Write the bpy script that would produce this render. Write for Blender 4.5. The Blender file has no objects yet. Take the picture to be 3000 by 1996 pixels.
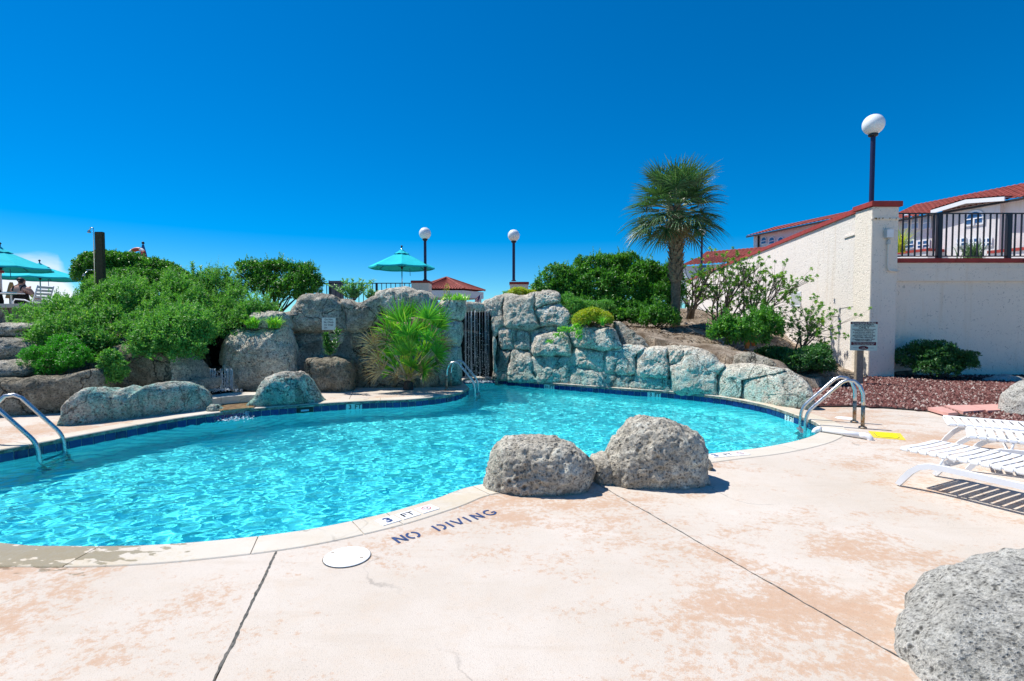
import bpy, bmesh, math, random
import numpy as np
from mathutils import Vector, Matrix, noise
from mathutils.geometry import delaunay_2d_cdt

scene = bpy.context.scene
COL = scene.collection
R = math.radians

# ------------------------------------------------------------------ camera
F_PX, CX, CY = 1516.0, 1500.0, 998.0          # the photograph's focal length and centre in its own pixels
CAM_H = 1.65
PITCH = math.atan((CY - 940.0) / F_PX)
cam = bpy.data.cameras.new('camera')
cam.sensor_width = 36.0
cam.lens = 36.0 * F_PX / 3000.0
cam.clip_start, cam.clip_end = 0.05, 6000.0
cam_o = bpy.data.objects.new('camera', cam)
COL.objects.link(cam_o)
cam_o.location = (0, 0, CAM_H)
cam_o.rotation_euler = (R(90) - PITCH, 0, 0)
scene.camera = cam_o

# ------------------------------------------------------------------ sky and sun
SUN = Vector((-0.54, 0.26, 1.0)).normalized()      # direction towards the sun
world = bpy.data.worlds.new('World')
scene.world = world
world.use_nodes = True
wt = world.node_tree
bg = wt.nodes['Background']
sky = wt.nodes.new('ShaderNodeTexSky')
sky.sky_type = 'NISHITA'
sky.sun_disc = False
sky.sun_elevation = math.asin(SUN.z)
sky.sun_rotation = math.atan2(SUN.x, SUN.y)
sky.altitude = 0
sky.air_density, sky.dust_density, sky.ozone_density = 0.8, 0.05, 5.0
hs = wt.nodes.new('ShaderNodeHueSaturation')
hs.inputs['Saturation'].default_value = 1.55
hs.inputs['Value'].default_value = 1.0
mul = wt.nodes.new('ShaderNodeMix'); mul.data_type = 'RGBA'; mul.blend_type = 'MULTIPLY'
mul.inputs['Factor'].default_value = 1.0
mul.inputs['B'].default_value = (0.42, 0.82, 0.91, 1)
wt.links.new(sky.outputs[0], hs.inputs['Color'])
gam = wt.nodes.new('ShaderNodeGamma'); gam.inputs['Gamma'].default_value = 0.9
wt.links.new(hs.outputs[0], gam.inputs['Color'])
wt.links.new(gam.outputs[0], mul.inputs['A'])
# a low bank of white cloud over the sea to the left
tc = wt.nodes.new('ShaderNodeTexCoord')
sep = wt.nodes.new('ShaderNodeSeparateXYZ')
wt.links.new(tc.outputs['Generated'], sep.inputs[0])
nz = wt.nodes.new('ShaderNodeTexNoise')
nz.inputs['Scale'].default_value = 7.0; nz.inputs['Detail'].default_value = 7.0
mp = wt.nodes.new('ShaderNodeMapping'); mp.inputs['Scale'].default_value = (1, 1, 2.6)
wt.links.new(tc.outputs['Generated'], mp.inputs[0]); wt.links.new(mp.outputs[0], nz.inputs['Vector'])
def wmath(op, a, b=None, clamp=False):
    n = wt.nodes.new('ShaderNodeMath'); n.operation = op; n.use_clamp = clamp
    for i, v in enumerate((a, b)):
        if v is None: continue
        if isinstance(v, (int, float)): n.inputs[i].default_value = v
        else: wt.links.new(v, n.inputs[i])
    return n.outputs[0]
# cloud top height falls away towards the right: 0.085 at azimuth -45 degrees, 0 past -35 degrees
az = wmath('DIVIDE', sep.outputs[0], wmath('MAXIMUM', sep.outputs[1], 0.05))
top = wmath('MULTIPLY', wmath('MULTIPLY', wmath('ADD', az, 0.80), -1.3), 1.0)
top = wmath('MINIMUM', top, 0.095)
top = wmath('ADD', top, wmath('MULTIPLY', wmath('SUBTRACT', nz.outputs[0], 0.5), 0.11))
cmask = wmath('MULTIPLY', wmath('SUBTRACT', top, sep.outputs[2]), 32.0, clamp=True)
cmask = wmath('MULTIPLY', cmask, wmath('GREATER_THAN', sep.outputs[1], 0.05))
cm = wt.nodes.new('ShaderNodeMix'); cm.data_type = 'RGBA'
cm.inputs['B'].default_value = (5.6, 5.8, 6.3, 1)
wt.links.new(wmath('MULTIPLY', cmask, 0.9), cm.inputs['Factor'])
wt.links.new(mul.outputs['Result'], cm.inputs['A'])
wt.links.new(cm.outputs['Result'], bg.inputs['Color'])
bg.inputs['Strength'].default_value = 0.145

sun = bpy.data.lights.new('sun', 'SUN')
sun.energy = 5.0
sun.angle = R(0.5)
sun.color = (1.0, 0.955, 0.89)
sun.cycles.is_caustics_light = True
sun_o = bpy.data.objects.new('sun', sun)
COL.objects.link(sun_o)
sun_o.rotation_euler = SUN.to_track_quat('Z', 'Y').to_euler()

vs = scene.view_settings
vs.view_transform = 'Standard'; vs.look = 'None'; vs.exposure = 0.30; vs.gamma = 1.0
vs.use_curve_mapping = False
scene.cycles.max_bounces = 10
scene.cycles.transparent_max_bounces = 16
scene.cycles.sample_clamp_indirect = 6.0

# ------------------------------------------------------------------ placing by sight line
_c, _s = math.cos(PITCH), math.sin(PITCH)
def ray(px, py):
    u, v = (px - CX) / F_PX, (CY - py) / F_PX
    return Vector((u, _c + v * _s, -_s + v * _c))
def at_y(px, py, y):
    d = ray(px, py); return Vector((0, 0, CAM_H)) + d * (y / d.y)
def at_z(px, py, z=0.0):
    d = ray(px, py); return Vector((0, 0, CAM_H)) + d * ((z - CAM_H) / d.z)

# ------------------------------------------------------------------ materials
MATS = {}
class N:
    """small node-tree helper"""
    def __init__(self, name):
        self.m = bpy.data.materials.new(name); self.m.use_nodes = True
        self.t = self.m.node_tree
        self.bsdf = self.t.nodes['Principled BSDF']; self.out = self.t.nodes['Material Output']
        MATS[name] = self.m
        self._pos = None
    def node(self, kind, **kw):
        n = self.t.nodes.new(kind)
        for k, v in kw.items(): setattr(n, k, v)
        return n
    def link(self, a, b): self.t.links.new(a, b)
    def setv(self, sock, v):
        if isinstance(v, bpy.types.NodeSocket): self.link(v, sock)
        elif isinstance(v, (tuple, list)) and len(v) == 3 and sock.type == 'RGBA': sock.default_value = (*v, 1)
        else: sock.default_value = v
    @property
    def pos(self):
        if self._pos is None: self._pos = self.node('ShaderNodeNewGeometry').outputs['Position']
        return self._pos
    def coord(self): return self.node('ShaderNodeTexCoord').outputs['Object']
    def mapping(self, vec, scale=(1, 1, 1), rot=(0, 0, 0), loc=(0, 0, 0)):
        n = self.node('ShaderNodeMapping'); n.inputs['Scale'].default_value = scale
        n.inputs['Rotation'].default_value = rot; n.inputs['Location'].default_value = loc
        self.link(vec, n.inputs[0]); return n.outputs[0]
    def noise(self, scale, detail=4, rough=0.55, vec=None, dist=0.0):
        n = self.node('ShaderNodeTexNoise')
        n.inputs['Scale'].default_value = scale; n.inputs['Detail'].default_value = detail
        n.inputs['Roughness'].default_value = rough; n.inputs['Distortion'].default_value = dist
        self.link(vec or self.pos, n.inputs['Vector']); return n.outputs[0]
    def voronoi(self, scale, feature='F1', vec=None, rand=1.0):
        n = self.node('ShaderNodeTexVoronoi'); n.feature = feature
        n.inputs['Scale'].default_value = scale; n.inputs['Randomness'].default_value = rand
        self.link(vec or self.pos, n.inputs['Vector']); return n.outputs[0]
    def ramp(self, fac, stops, interp='LINEAR'):
        n = self.node('ShaderNodeValToRGB'); n.color_ramp.interpolation = interp
        els = n.color_ramp.elements
        while len(els) < len(stops): els.new(0.5)
        for e, (p, c) in zip(els, stops):
            e.position = p; e.color = (*c, 1) if isinstance(c, (tuple, list)) else (c, c, c, 1)
        self.setv(n.inputs[0], fac); return n.outputs[0]
    def mix(self, fac, a, b, blend='MIX'):
        n = self.node('ShaderNodeMix'); n.data_type = 'RGBA'; n.blend_type = blend
        self.setv(n.inputs['Factor'], fac); self.setv(n.inputs['A'], a); self.setv(n.inputs['B'], b)
        return n.outputs['Result']
    def math(self, op, a, b=0.0, clamp=False):
        n = self.node('ShaderNodeMath'); n.operation = op; n.use_clamp = clamp
        self.setv(n.inputs[0], a); self.setv(n.inputs[1], b); return n.outputs[0]
    def bump(self, height, strength=0.5, dist=0.02, normal=None):
        n = self.node('ShaderNodeBump'); n.inputs['Strength'].default_value = strength
        n.inputs['Distance'].default_value = dist
        self.link(height, n.inputs['Height'])
        if normal: self.link(normal, n.inputs['Normal'])
        return n.outputs[0]
    def done(self, color=None, rough=None, normal=None, metal=None, spec=None):
        b = self.bsdf.inputs
        if color is not None: self.setv(b['Base Color'], color)
        if rough is not None: self.setv(b['Roughness'], rough)
        if metal is not None: self.setv(b['Metallic'], metal)
        if spec is not None: self.setv(b['Specular IOR Level'], spec)
        if normal is not None: self.link(normal, b['Normal'])
        return self.m

def plain(name, col, rough=0.6, metal=0.0, spec=0.4, var=0.12, scale=6.0, bump=0.0, bscale=60.0):
    """a colour with slight mottling and optional fine relief"""
    n = N(name)
    f = n.noise(scale, 5, 0.6)
    dark = tuple(c * (1 - var) for c in col); light = tuple(min(1, c * (1 + var)) for c in col)
    c = n.ramp(f, [(0.3, dark), (0.7, light)])
    nm = n.bump(n.noise(bscale, 3), bump, 0.01) if bump else None
    return n.done(c, rough, nm, metal, spec)

def rock_material(name, c_lo, c_mid, c_hi, teal=0.0, green=0.0, pits=1.0, scale=1.0, brown=0.0, crack=0.8):
    n = N(name)
    big = n.noise(1.5 * scale, 5, 0.6)
    mid = n.noise(8 * scale, 6, 0.68)
    fine = n.noise(30 * scale, 6, 0.75)
    grain = n.noise(85 * scale, 4, 0.7)
    c = n.ramp(n.math('ADD', n.math('MULTIPLY', big, 0.4), n.math('MULTIPLY', mid, 0.6)),
               [(0.36, c_lo), (0.50, c_mid), (0.63, c_hi)])
    if brown:
        c = n.mix(n.math('MULTIPLY', n.ramp(n.noise(2.3, 4, 0.6), [(0.5, 0.0), (0.68, 1.0)]), brown), c, (0.20, 0.15, 0.09))
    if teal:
        # teal pool bounce painted into pool-side stone, patchy, thinning out up the stone
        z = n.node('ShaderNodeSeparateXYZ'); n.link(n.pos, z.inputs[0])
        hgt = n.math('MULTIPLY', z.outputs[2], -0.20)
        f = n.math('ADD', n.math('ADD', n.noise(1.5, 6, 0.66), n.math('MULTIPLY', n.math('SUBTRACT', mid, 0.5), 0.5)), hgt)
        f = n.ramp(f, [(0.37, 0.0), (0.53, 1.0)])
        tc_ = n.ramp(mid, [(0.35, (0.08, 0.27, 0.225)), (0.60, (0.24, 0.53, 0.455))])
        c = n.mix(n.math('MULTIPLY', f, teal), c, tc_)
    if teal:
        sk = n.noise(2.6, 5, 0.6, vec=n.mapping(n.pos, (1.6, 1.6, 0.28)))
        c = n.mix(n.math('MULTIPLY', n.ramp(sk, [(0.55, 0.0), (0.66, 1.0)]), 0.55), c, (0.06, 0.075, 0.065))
    if green:
        f = n.ramp(n.noise(4.5, 5, 0.65), [(0.54, 0.0), (0.64, 1.0)])
        c = n.mix(n.math('MULTIPLY', f, green), c, (0.03, 0.055, 0.03))
    c = n.mix(0.9, c, n.ramp(fine, [(0.36, 0.30), (0.455, 0.95), (0.60, 1.35)]), 'MULTIPLY')
    c = n.mix(0.6, c, n.ramp(grain, [(0.36, 0.60), (0.60, 1.30)]), 'MULTIPLY')
    v1 = n.voronoi(10 * scale); v2 = n.voronoi(25 * scale)
    p1 = n.ramp(v1, [(0.10, 0.0), (0.27, 1.0)]); p2 = n.ramp(v2, [(0.14, 0.0), (0.34, 1.0)])
    gate = n.ramp(n.noise(3.2 * scale, 3), [(0.46, 0.0), (0.56, 1.0)])
    p1 = n.math('MAXIMUM', p1, n.math('SUBTRACT', 1.0, gate))
    c = n.mix(n.math('MULTIPLY', n.math('SUBTRACT', 1.0, p1), 0.8 * pits), c, (0.035, 0.034, 0.03))
    c = n.mix(n.math('MULTIPLY', n.math('SUBTRACT', 1.0, p2), 0.62 * pits), c, (0.05, 0.048, 0.042))
    # hairline cracks
    wv = n.node('ShaderNodeVectorMath'); wv.operation = 'MULTIPLY_ADD'
    nn_ = n.node('ShaderNodeTexNoise'); nn_.inputs['Scale'].default_value = 3.5; nn_.inputs['Detail'].default_value = 4; n.link(n.pos, nn_.inputs['Vector'])
    n.link(nn_.outputs['Color'], wv.inputs[0]); wv.inputs[1].default_value = (0.5, 0.5, 0.5); n.link(n.pos, wv.inputs[2])
    ck = n.voronoi(0.85 * scale, 'DISTANCE_TO_EDGE', vec=wv.outputs[0])
    ck = n.ramp(ck, [(0.004, 0.0), (0.014, 1.0)])
    c = n.mix(n.math('MULTIPLY', n.math('SUBTRACT', 1.0, ck), crack), c, (0.03, 0.03, 0.027))
    p2 = n.math('ADD', p2, n.math('MULTIPLY', ck, 1.9 * crack))
    h = n.math('ADD', n.math('MULTIPLY', p1, 0.9), n.math('ADD', n.math('MULTIPLY', p2, 0.5),
               n.math('ADD', n.math('MULTIPLY', mid, 1.4), n.math('MULTIPLY', fine, 1.5))))
    return n.done(c, 0.93, n.bump(h, 0.85, 0.045 / scale), spec=0.12)

rock_material('rock_grey', (0.348, 0.314, 0.251), (0.632, 0.574, 0.466), (0.820, 0.800, 0.668), pits=0.9, green=0.12, crack=0.28)
rock_material('rock_boulder', (0.348, 0.314, 0.251), (0.632, 0.574, 0.466), (0.820, 0.800, 0.668), pits=1.0, green=0.12, crack=0.0)
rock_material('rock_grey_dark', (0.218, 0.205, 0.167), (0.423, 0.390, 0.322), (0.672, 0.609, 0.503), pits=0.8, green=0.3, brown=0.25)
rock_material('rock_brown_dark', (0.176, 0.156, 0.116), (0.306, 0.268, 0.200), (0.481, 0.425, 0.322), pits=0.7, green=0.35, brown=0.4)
rock_material('rock_teal_bounce', (0.464, 0.420, 0.341), (0.774, 0.700, 0.568), (0.820, 0.800, 0.743), teal=0.62, green=0.10, pits=0.8, crack=0.55)
rock_material('rock_teal_bounce_strong', (0.433, 0.398, 0.321), (0.713, 0.646, 0.526), (0.820, 0.800, 0.711), teal=0.80, green=0.25, pits=0.8, crack=0.55)
rock_material('rock_pale', (0.307, 0.298, 0.267), (0.527, 0.512, 0.456), (0.597, 0.580, 0.527), pits=1.0, scale=1.5, crack=0.2)
rock_material('rock_wet', (0.008, 0.010, 0.010), (0.016, 0.02, 0.019), (0.04, 0.045, 0.042), green=0.4, pits=0.4)  # wet rock, near-black to hold the recess shade in its colour

def leaf_material(name, stops, trans=0.32, rough=0.42, spec=0.4):
    n = N(name)
    a = n.node('ShaderNodeAttribute'); a.attribute_name = 'tint'
    c = n.ramp(a.outputs['Fac'], stops)
    n.done(c, rough, spec=spec)
    t = n.node('ShaderNodeBsdfTranslucent')
    n.link(n.mix(1.0, c, (1.25, 1.35, 0.5), 'MULTIPLY'), t.inputs[0])
    mx = n.node('ShaderNodeMixShader'); mx.inputs[0].default_value = trans
    n.link(n.bsdf.outputs[0], mx.inputs[1]); n.link(t.outputs[0], mx.inputs[2]); n.link(mx.outputs[0], n.out.inputs[0])
    return n.m
leaf_material('leaf_groundcover', [(0.0, (0.045, 0.16, 0.04)), (0.5, (0.13, 0.38, 0.075)), (0.85, (0.25, 0.52, 0.12)), (1.0, (0.46, 0.62, 0.12))], spec=0.22, rough=0.5)
leaf_material('leaf_hedge', [(0.0, (0.035, 0.131, 0.021)), (0.55, (0.079, 0.271, 0.038)), (0.9, (0.175, 0.455, 0.052)), (1.0, (0.385, 0.578, 0.070))])
leaf_material('leaf_dark', [(0.0, (0.025, 0.096, 0.028)), (0.6, (0.052, 0.184, 0.045)), (1.0, (0.131, 0.350, 0.070))], spec=0.55)
leaf_material('leaf_sparse', [(0.0, (0.070, 0.210, 0.035)), (0.5, (0.158, 0.403, 0.061)), (1.0, (0.490, 0.665, 0.088))])
leaf_material('leaf_yellow', [(0.0, (0.16, 0.32, 0.03)), (0.5, (0.42, 0.55, 0.04)), (0.8, (0.68, 0.60, 0.05)), (1.0, (0.66, 0.40, 0.05))])
leaf_material('leaf_bright', [(0.0, (0.105, 0.350, 0.044)), (0.6, (0.263, 0.665, 0.061)), (1.0, (0.578, 0.800, 0.088))])
leaf_material('leaf_rosemary', [(0.0, (0.088, 0.263, 0.105)), (0.6, (0.175, 0.455, 0.175)), (1.0, (0.350, 0.630, 0.228))])
leaf_material('leaf_juniper', [(0.0, (0.026, 0.158, 0.018)), (0.6, (0.070, 0.385, 0.026)), (1.0, (0.158, 0.595, 0.035))])
leaf_material('frond_green', [(0.0, (0.03, 0.085, 0.03)), (0.55, (0.075, 0.19, 0.06)), (0.85, (0.16, 0.28, 0.12)), (1.0, (0.42, 0.46, 0.32))], trans=0.2, spec=0.6)
leaf_material('frond_bright', [(0.0, (0.06, 0.26, 0.02)), (0.6, (0.16, 0.46, 0.035)), (0.88, (0.36, 0.56, 0.06)), (1.0, (0.58, 0.50, 0.16))], trans=0.3, spec=0.35)
leaf_material('frond_dry', [(0.0, (0.22, 0.15, 0.08)), (0.6, (0.42, 0.33, 0.20)), (1.0, (0.58, 0.50, 0.34))], trans=0.15, spec=0.2)
leaf_material('litter', [(0.0, (0.05, 0.03, 0.018)), (0.5, (0.16, 0.10, 0.055)), (1.0, (0.36, 0.26, 0.15))], trans=0.0, spec=0.1)
plain('bark_grey', (0.15, 0.125, 0.10), 0.9, var=0.4, scale=30, bump=0.6)
plain('bark_dark', (0.06, 0.05, 0.04), 0.9, var=0.4, scale=30, bump=0.6)
plain('palm_bark', (0.17, 0.125, 0.085), 0.95, var=0.5, scale=16, bump=0.8, bscale=40)
plain('palm_boot', (0.24, 0.18, 0.12), 0.95, var=0.5, scale=14, bump=0.8, bscale=40)
plain('white_paint', (0.78, 0.79, 0.80), 0.45, var=0.04, spec=0.5)
plain('white_vinyl', (0.86, 0.86, 0.86), 0.4, var=0.03, spec=0.5)
plain('globe_white', (0.86, 0.87, 0.88), 0.3, var=0.01, spec=0.5)
plain('black_metal', (0.014, 0.014, 0.02), 0.45, var=0.1, spec=0.5)
plain('navy_metal', (0.012, 0.012, 0.06), 0.4, var=0.1, spec=0.5)
plain('teal_fabric', (0.02, 0.56, 0.62), 0.85, var=0.08, scale=3, spec=0.1)
plain('blue_fabric', (0.05, 0.14, 0.32), 0.85, var=0.08, spec=0.1)
plain('red_cap', (0.34, 0.042, 0.032), 0.7, var=0.22, scale=5, bump=0.2)
plain('roof_red', (0.29, 0.062, 0.046), 0.8, var=0.32, scale=2.5, bump=0.2)
plain('dark_trim', (0.02, 0.016, 0.016), 0.6)
plain('wood_post', (0.045, 0.042, 0.022), 0.85, var=0.35, scale=18, bump=0.4)
plain('wood_weathered', (0.30, 0.25, 0.19), 0.85, var=0.3, scale=22, bump=0.4)
plain('chrome', (0.62, 0.63, 0.66), 0.22, metal=1.0, var=0.06)
plain('sign_mint', (0.66, 0.80, 0.66), 0.6, var=0.03)
plain('sign_white', (0.70, 0.72, 0.66), 0.6, var=0.05)
plain('sign_maroon', (0.11, 0.010, 0.022), 0.5, var=0.08)
plain('ink_black', (0.015, 0.015, 0.018), 0.6, var=0.1)
plain('ink_blue', (0.022, 0.055, 0.165), 0.75, var=0.35, scale=40)
plain('ink_red', (0.50, 0.03, 0.04), 0.6)
plain('paver_pink', (0.62, 0.33, 0.28), 0.85, var=0.12, scale=9, bump=0.3)
plain('yellow_paint', (0.74, 0.56, 0.04), 0.6, var=0.10, scale=12, bump=0.2)
plain('yellow_bright', (0.80, 0.80, 0.0), 0.55, var=0.06, scale=12)
plain('tile_white', (0.66, 0.74, 0.72), 0.25, var=0.05)
plain('grout', (0.60, 0.63, 0.62), 0.8, var=0.1)
plain('cover_white', (0.84, 0.84, 0.83), 0.5, var=0.04)
plain('grey_plastic', (0.55, 0.56, 0.53), 0.5, var=0.06)
plain('edging_black', (0.02, 0.02, 0.02), 0.6)
plain('skin', (0.50, 0.27, 0.20), 0.55, var=0.06, spec=0.3)
plain('hair', (0.012, 0.010, 0.010), 0.6, var=0.3)
plain('black_cloth', (0.008, 0.008, 0.012), 0.8)
plain('tan_cloth', (0.42, 0.27, 0.10), 0.85, var=0.15)
plain('teal_cloth', (0.04, 0.30, 0.33), 0.85)
plain('orange_clay', (0.52, 0.19, 0.05), 0.8, var=0.2)
plain('sling_grey', (0.16, 0.16, 0.17), 0.8, var=0.08, scale=20)
plain('flag_blue', (0.03, 0.04, 0.16), 0.8)
plain('flag_red', (0.42, 0.03, 0.05), 0.8)
plain('flag_white', (0.70, 0.70, 0.70), 0.8)
plain('buoy_orange', (0.48, 0.07, 0.03), 0.5)
plain('window_frame', (0.80, 0.81, 0.82), 0.5, var=0.03)
plain('shutter_blue', (0.40, 0.52, 0.68), 0.5, var=0.05)
plain('fascia_white', (0.70, 0.76, 0.78), 0.6, var=0.04)
n = N('window_glass'); n.done((0.05, 0.12, 0.26), 0.06, spec=0.8)

# pool ladder rail: stainless steel that rusts towards its foot
n = N('steel_rail')
rust = n.ramp(n.noise(26, 5, 0.65), [(0.55, 0.0), (0.70, 1.0)])
n.done(n.mix(n.math('MULTIPLY', rust, 0.35), (0.55, 0.56, 0.58), (0.30, 0.20, 0.10)), n.ramp(n.noise(30, 3), [(0.3, 0.2), (0.7, 0.42)]), metal=0.9)
n = N('steel_foot')
rust = n.ramp(n.noise(22, 5, 0.65), [(0.40, 0.0), (0.62, 1.0)])
n.done(n.mix(rust, (0.50, 0.47, 0.38), (0.28, 0.13, 0.045)), 0.5, metal=0.55)

# stucco: trowelled skip texture with dark drag marks
def stucco(name, col, streak=0.5):
    n = N(name)
    v = n.mapping(n.pos, (1, 1, 1))
    big = n.noise(0.5, 4, 0.6)
    c = n.ramp(big, [(0.3, tuple(x * 0.93 for x in col)), (0.7, col)])
    warp = n.noise(5, 3, 0.6)
    mv = n.node('ShaderNodeMix'); mv.data_type = 'VECTOR'
    mk = n.noise(9, 6, 0.62, dist=2.2)
    marks = n.ramp(mk, [(0.355, 1.0), (0.395, 0.0)])
    c = n.mix(n.math('MULTIPLY', marks, streak), c, tuple(x * 0.38 for x in col))
    st = n.noise(3.2, 4, 0.6, vec=n.mapping(n.pos, (1.3, 1.3, 0.09)))
    c = n.mix(n.math('MULTIPLY', n.ramp(st, [(0.56, 0.0), (0.72, 1.0)]), 0.42), c, tuple(x * y for x, y in zip(col, (0.80, 0.72, 0.60))))
    h = n.math('ADD', mk, n.math('MULTIPLY', n.noise(26, 4, 0.6), 0.5))
    return n.done(c, 0.9, n.bump(h, 0.6, 0.04), spec=0.15)
stucco('stucco_cream', (0.85, 0.78, 0.70), 0.75)
stucco('stucco_shade', (0.93, 0.825, 0.69), 0.6)  # copy for walls in shade, lifted and warmed against the blue sky fill
stucco('stucco_far', (0.78, 0.74, 0.72), 0.1)
# rust runs below the ledge on the pillar
n = N('rust_stain'); n.done((0.36, 0.20, 0.05), 0.9)

# deck concrete: pale pinkish grey with worn-through peach stain, fine grit, damp splashes by the pool edge
def deck_material(name, base, peach, amount, damp):
    n = N(name)
    vrot = n.mapping(n.pos, (1.0, 1.5, 1), (0, 0, R(-24)))
    a = n.noise(1.6, 9, 0.72, vec=vrot, dist=0.3)
    b = n.noise(20, 9, 0.8)
    zone = n.noise(0.40, 2, 0.5, vec=n.mapping(n.pos, loc=(3.1, 1.2, 0)))
    f = n.math('ADD', n.math('MULTIPLY', a, 0.48), n.math('ADD', n.math('MULTIPLY', b, 0.50), n.math('MULTIPLY', zone, 0.42)))
    f = n.ramp(f, [(0.708, 0.0), (0.75, 0.75), (0.82, 1.0)])
    wash = n.noise(0.7, 6, 0.65)
    c = n.ramp(wash, [(0.3, tuple(x * y for x, y in zip(base, (0.90, 0.87, 0.82)))), (0.7, tuple(min(1, x * 1.06) for x in base))])
    haze_ = n.noise(4.5, 9, 0.8)
    c = n.mix(n.math('MULTIPLY', n.ramp(haze_, [(0.50, 0.0), (0.66, 1.0)]), 0.45), c, tuple(x * y for x, y in zip(base, (0.96, 0.87, 0.77))))
    c = n.mix(n.math('MULTIPLY', f, amount), c, peach)
    # drag marks and faint tide lines
    dm = n.noise(2.2, 6, 0.62, vec=n.mapping(n.pos, (0.55, 3.2, 1), (0, 0, R(18))))
    c = n.mix(n.math('MULTIPLY', n.ramp(dm, [(0.54, 0.0), (0.68, 1.0)]), 0.26), c, tuple(x * y for x, y in zip(base, (0.80, 0.74, 0.66))))
    grit = n.noise(170, 2, 0.6)
    c = n.mix(n.math('MULTIPLY', n.ramp(grit, [(0.30, 1.0), (0.42, 0.0)]), 0.45), c, tuple(x * 0.45 for x in base))
    gv = n.voronoi(60)
    gz = n.ramp(n.noise(1.6, 3), [(0.50, 0.0), (0.62, 1.0)])
    c = n.mix(n.math('MULTIPLY', n.math('MULTIPLY', n.ramp(gv, [(0.10, 1.0), (0.17, 0.0)]), gz), 0.55), c, tuple(x * 0.30 for x in base))
    wv = n.node('ShaderNodeVectorMath'); wv.operation = 'MULTIPLY_ADD'
    nn_ = n.node('ShaderNodeTexNoise'); nn_.inputs['Scale'].default_value = 2.0; nn_.inputs['Detail'].default_value = 6; n.link(n.pos, nn_.inputs['Vector'])
    n.link(nn_.outputs['Color'], wv.inputs[0]); wv.inputs[1].default_value = (0.6, 0.6, 0.0); n.link(n.pos, wv.inputs[2])
    ck = n.voronoi(0.33, 'DISTANCE_TO_EDGE', vec=wv.outputs[0])
    ckm = n.math('MULTIPLY', n.ramp(ck, [(0.0010, 1.0), (0.0028, 0.0)]), n.ramp(n.noise(0.8, 3), [(0.48, 0.0), (0.58, 1.0)]))
    c = n.mix(n.math('MULTIPLY', ckm, 0.6), c, tuple(x * 0.35 for x in base))
    rough = 0.9
    if damp:
        # splashed water at the near left corner of the pool
        xyz = n.node('ShaderNodeSeparateXYZ'); n.link(n.pos, xyz.inputs[0])
        dx = n.math('MULTIPLY', n.math('SUBTRACT', xyz.outputs[0], -3.35), 0.95)
        dy = n.math('MULTIPLY', n.math('SUBTRACT', xyz.outputs[1], 3.62), 3.1)
        d = n.math('SQRT', n.math('ADD', n.math('MULTIPLY', dx, dx), n.math('MULTIPLY', dy, dy)))
        wn = n.noise(5.2, 5, 0.55, vec=n.mapping(n.pos, (1.0, 2.0, 1), (0, 0, R(30))))
        w = n.math('SUBTRACT', n.math('ADD', wn, 0.14), n.math('MULTIPLY', d, 0.30))
        w = n.ramp(w, [(0.445, 0.0), (0.46, 1.0)])
        c = n.mix(n.math('MULTIPLY', w, 0.85), c, n.mix(1.0, c, (0.50, 0.47, 0.36), 'MULTIPLY'))
        rough = n.ramp(w, [(0.0, 0.9), (1.0, 0.35)])
    h = n.math('ADD', n.noise(140, 3, 0.6), n.math('MULTIPLY', n.noise(11, 4), 0.6))
    return n.done(c, rough, n.bump(h, 0.35, 0.008), spec=0.2)
deck_material('deck_concrete', (0.60, 0.54, 0.475), (0.50, 0.315, 0.20), 0.85, True)
deck_material('coping_concrete', (0.62, 0.575, 0.50), (0.55, 0.45, 0.29), 0.5, True)
n = N('joint_dark'); n.done(n.ramp(n.noise(30, 4), [(0.35, (0.05, 0.055, 0.05)), (0.65, (0.16, 0.15, 0.13))]), 0.95)

# sandy soil with litter
n = N('sandy_soil')
a = n.noise(2.2, 6, 0.65); b = n.noise(28, 5, 0.7)
c = n.ramp(a, [(0.35, (0.15, 0.11, 0.075)), (0.5, (0.32, 0.255, 0.19)), (0.66, (0.50, 0.42, 0.33))])
c = n.mix(n.ramp(b, [(0.50, 0.0), (0.60, 0.85)]), c, (0.10, 0.07, 0.042))
n.done(c, 0.95, n.bump(b, 0.8, 0.04), spec=0.1)
n = N('terrain_far'); n.done(n.ramp(n.noise(0.6, 5), [(0.35, (0.18, 0.16, 0.10)), (0.65, (0.40, 0.36, 0.28))]), 0.95)
n = N('terrace_paving'); n.done(n.ramp(n.noise(3, 5), [(0.3, (0.44, 0.39, 0.34)), (0.7, (0.56, 0.50, 0.45))]), 0.9)
n = N('lava_rock')
a = n.node('ShaderNodeAttribute'); a.attribute_name = 'tint'
c = n.ramp(a.outputs['Fac'], [(0.0, (0.035, 0.018, 0.018)), (0.35, (0.105, 0.042, 0.038)), (0.70, (0.20, 0.088, 0.078)), (0.9, (0.29, 0.20, 0.175)), (1.0, (0.5, 0.44, 0.40))])
n.done(c, 0.95, n.bump(n.noise(90, 4), 0.8, 0.01), spec=0.1)
n = N('lava_bed'); n.done(n.ramp(n.noise(40, 4, 0.7), [(0.35, (0.04, 0.016, 0.014)), (0.65, (0.20, 0.06, 0.05))]), 0.95)

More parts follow.
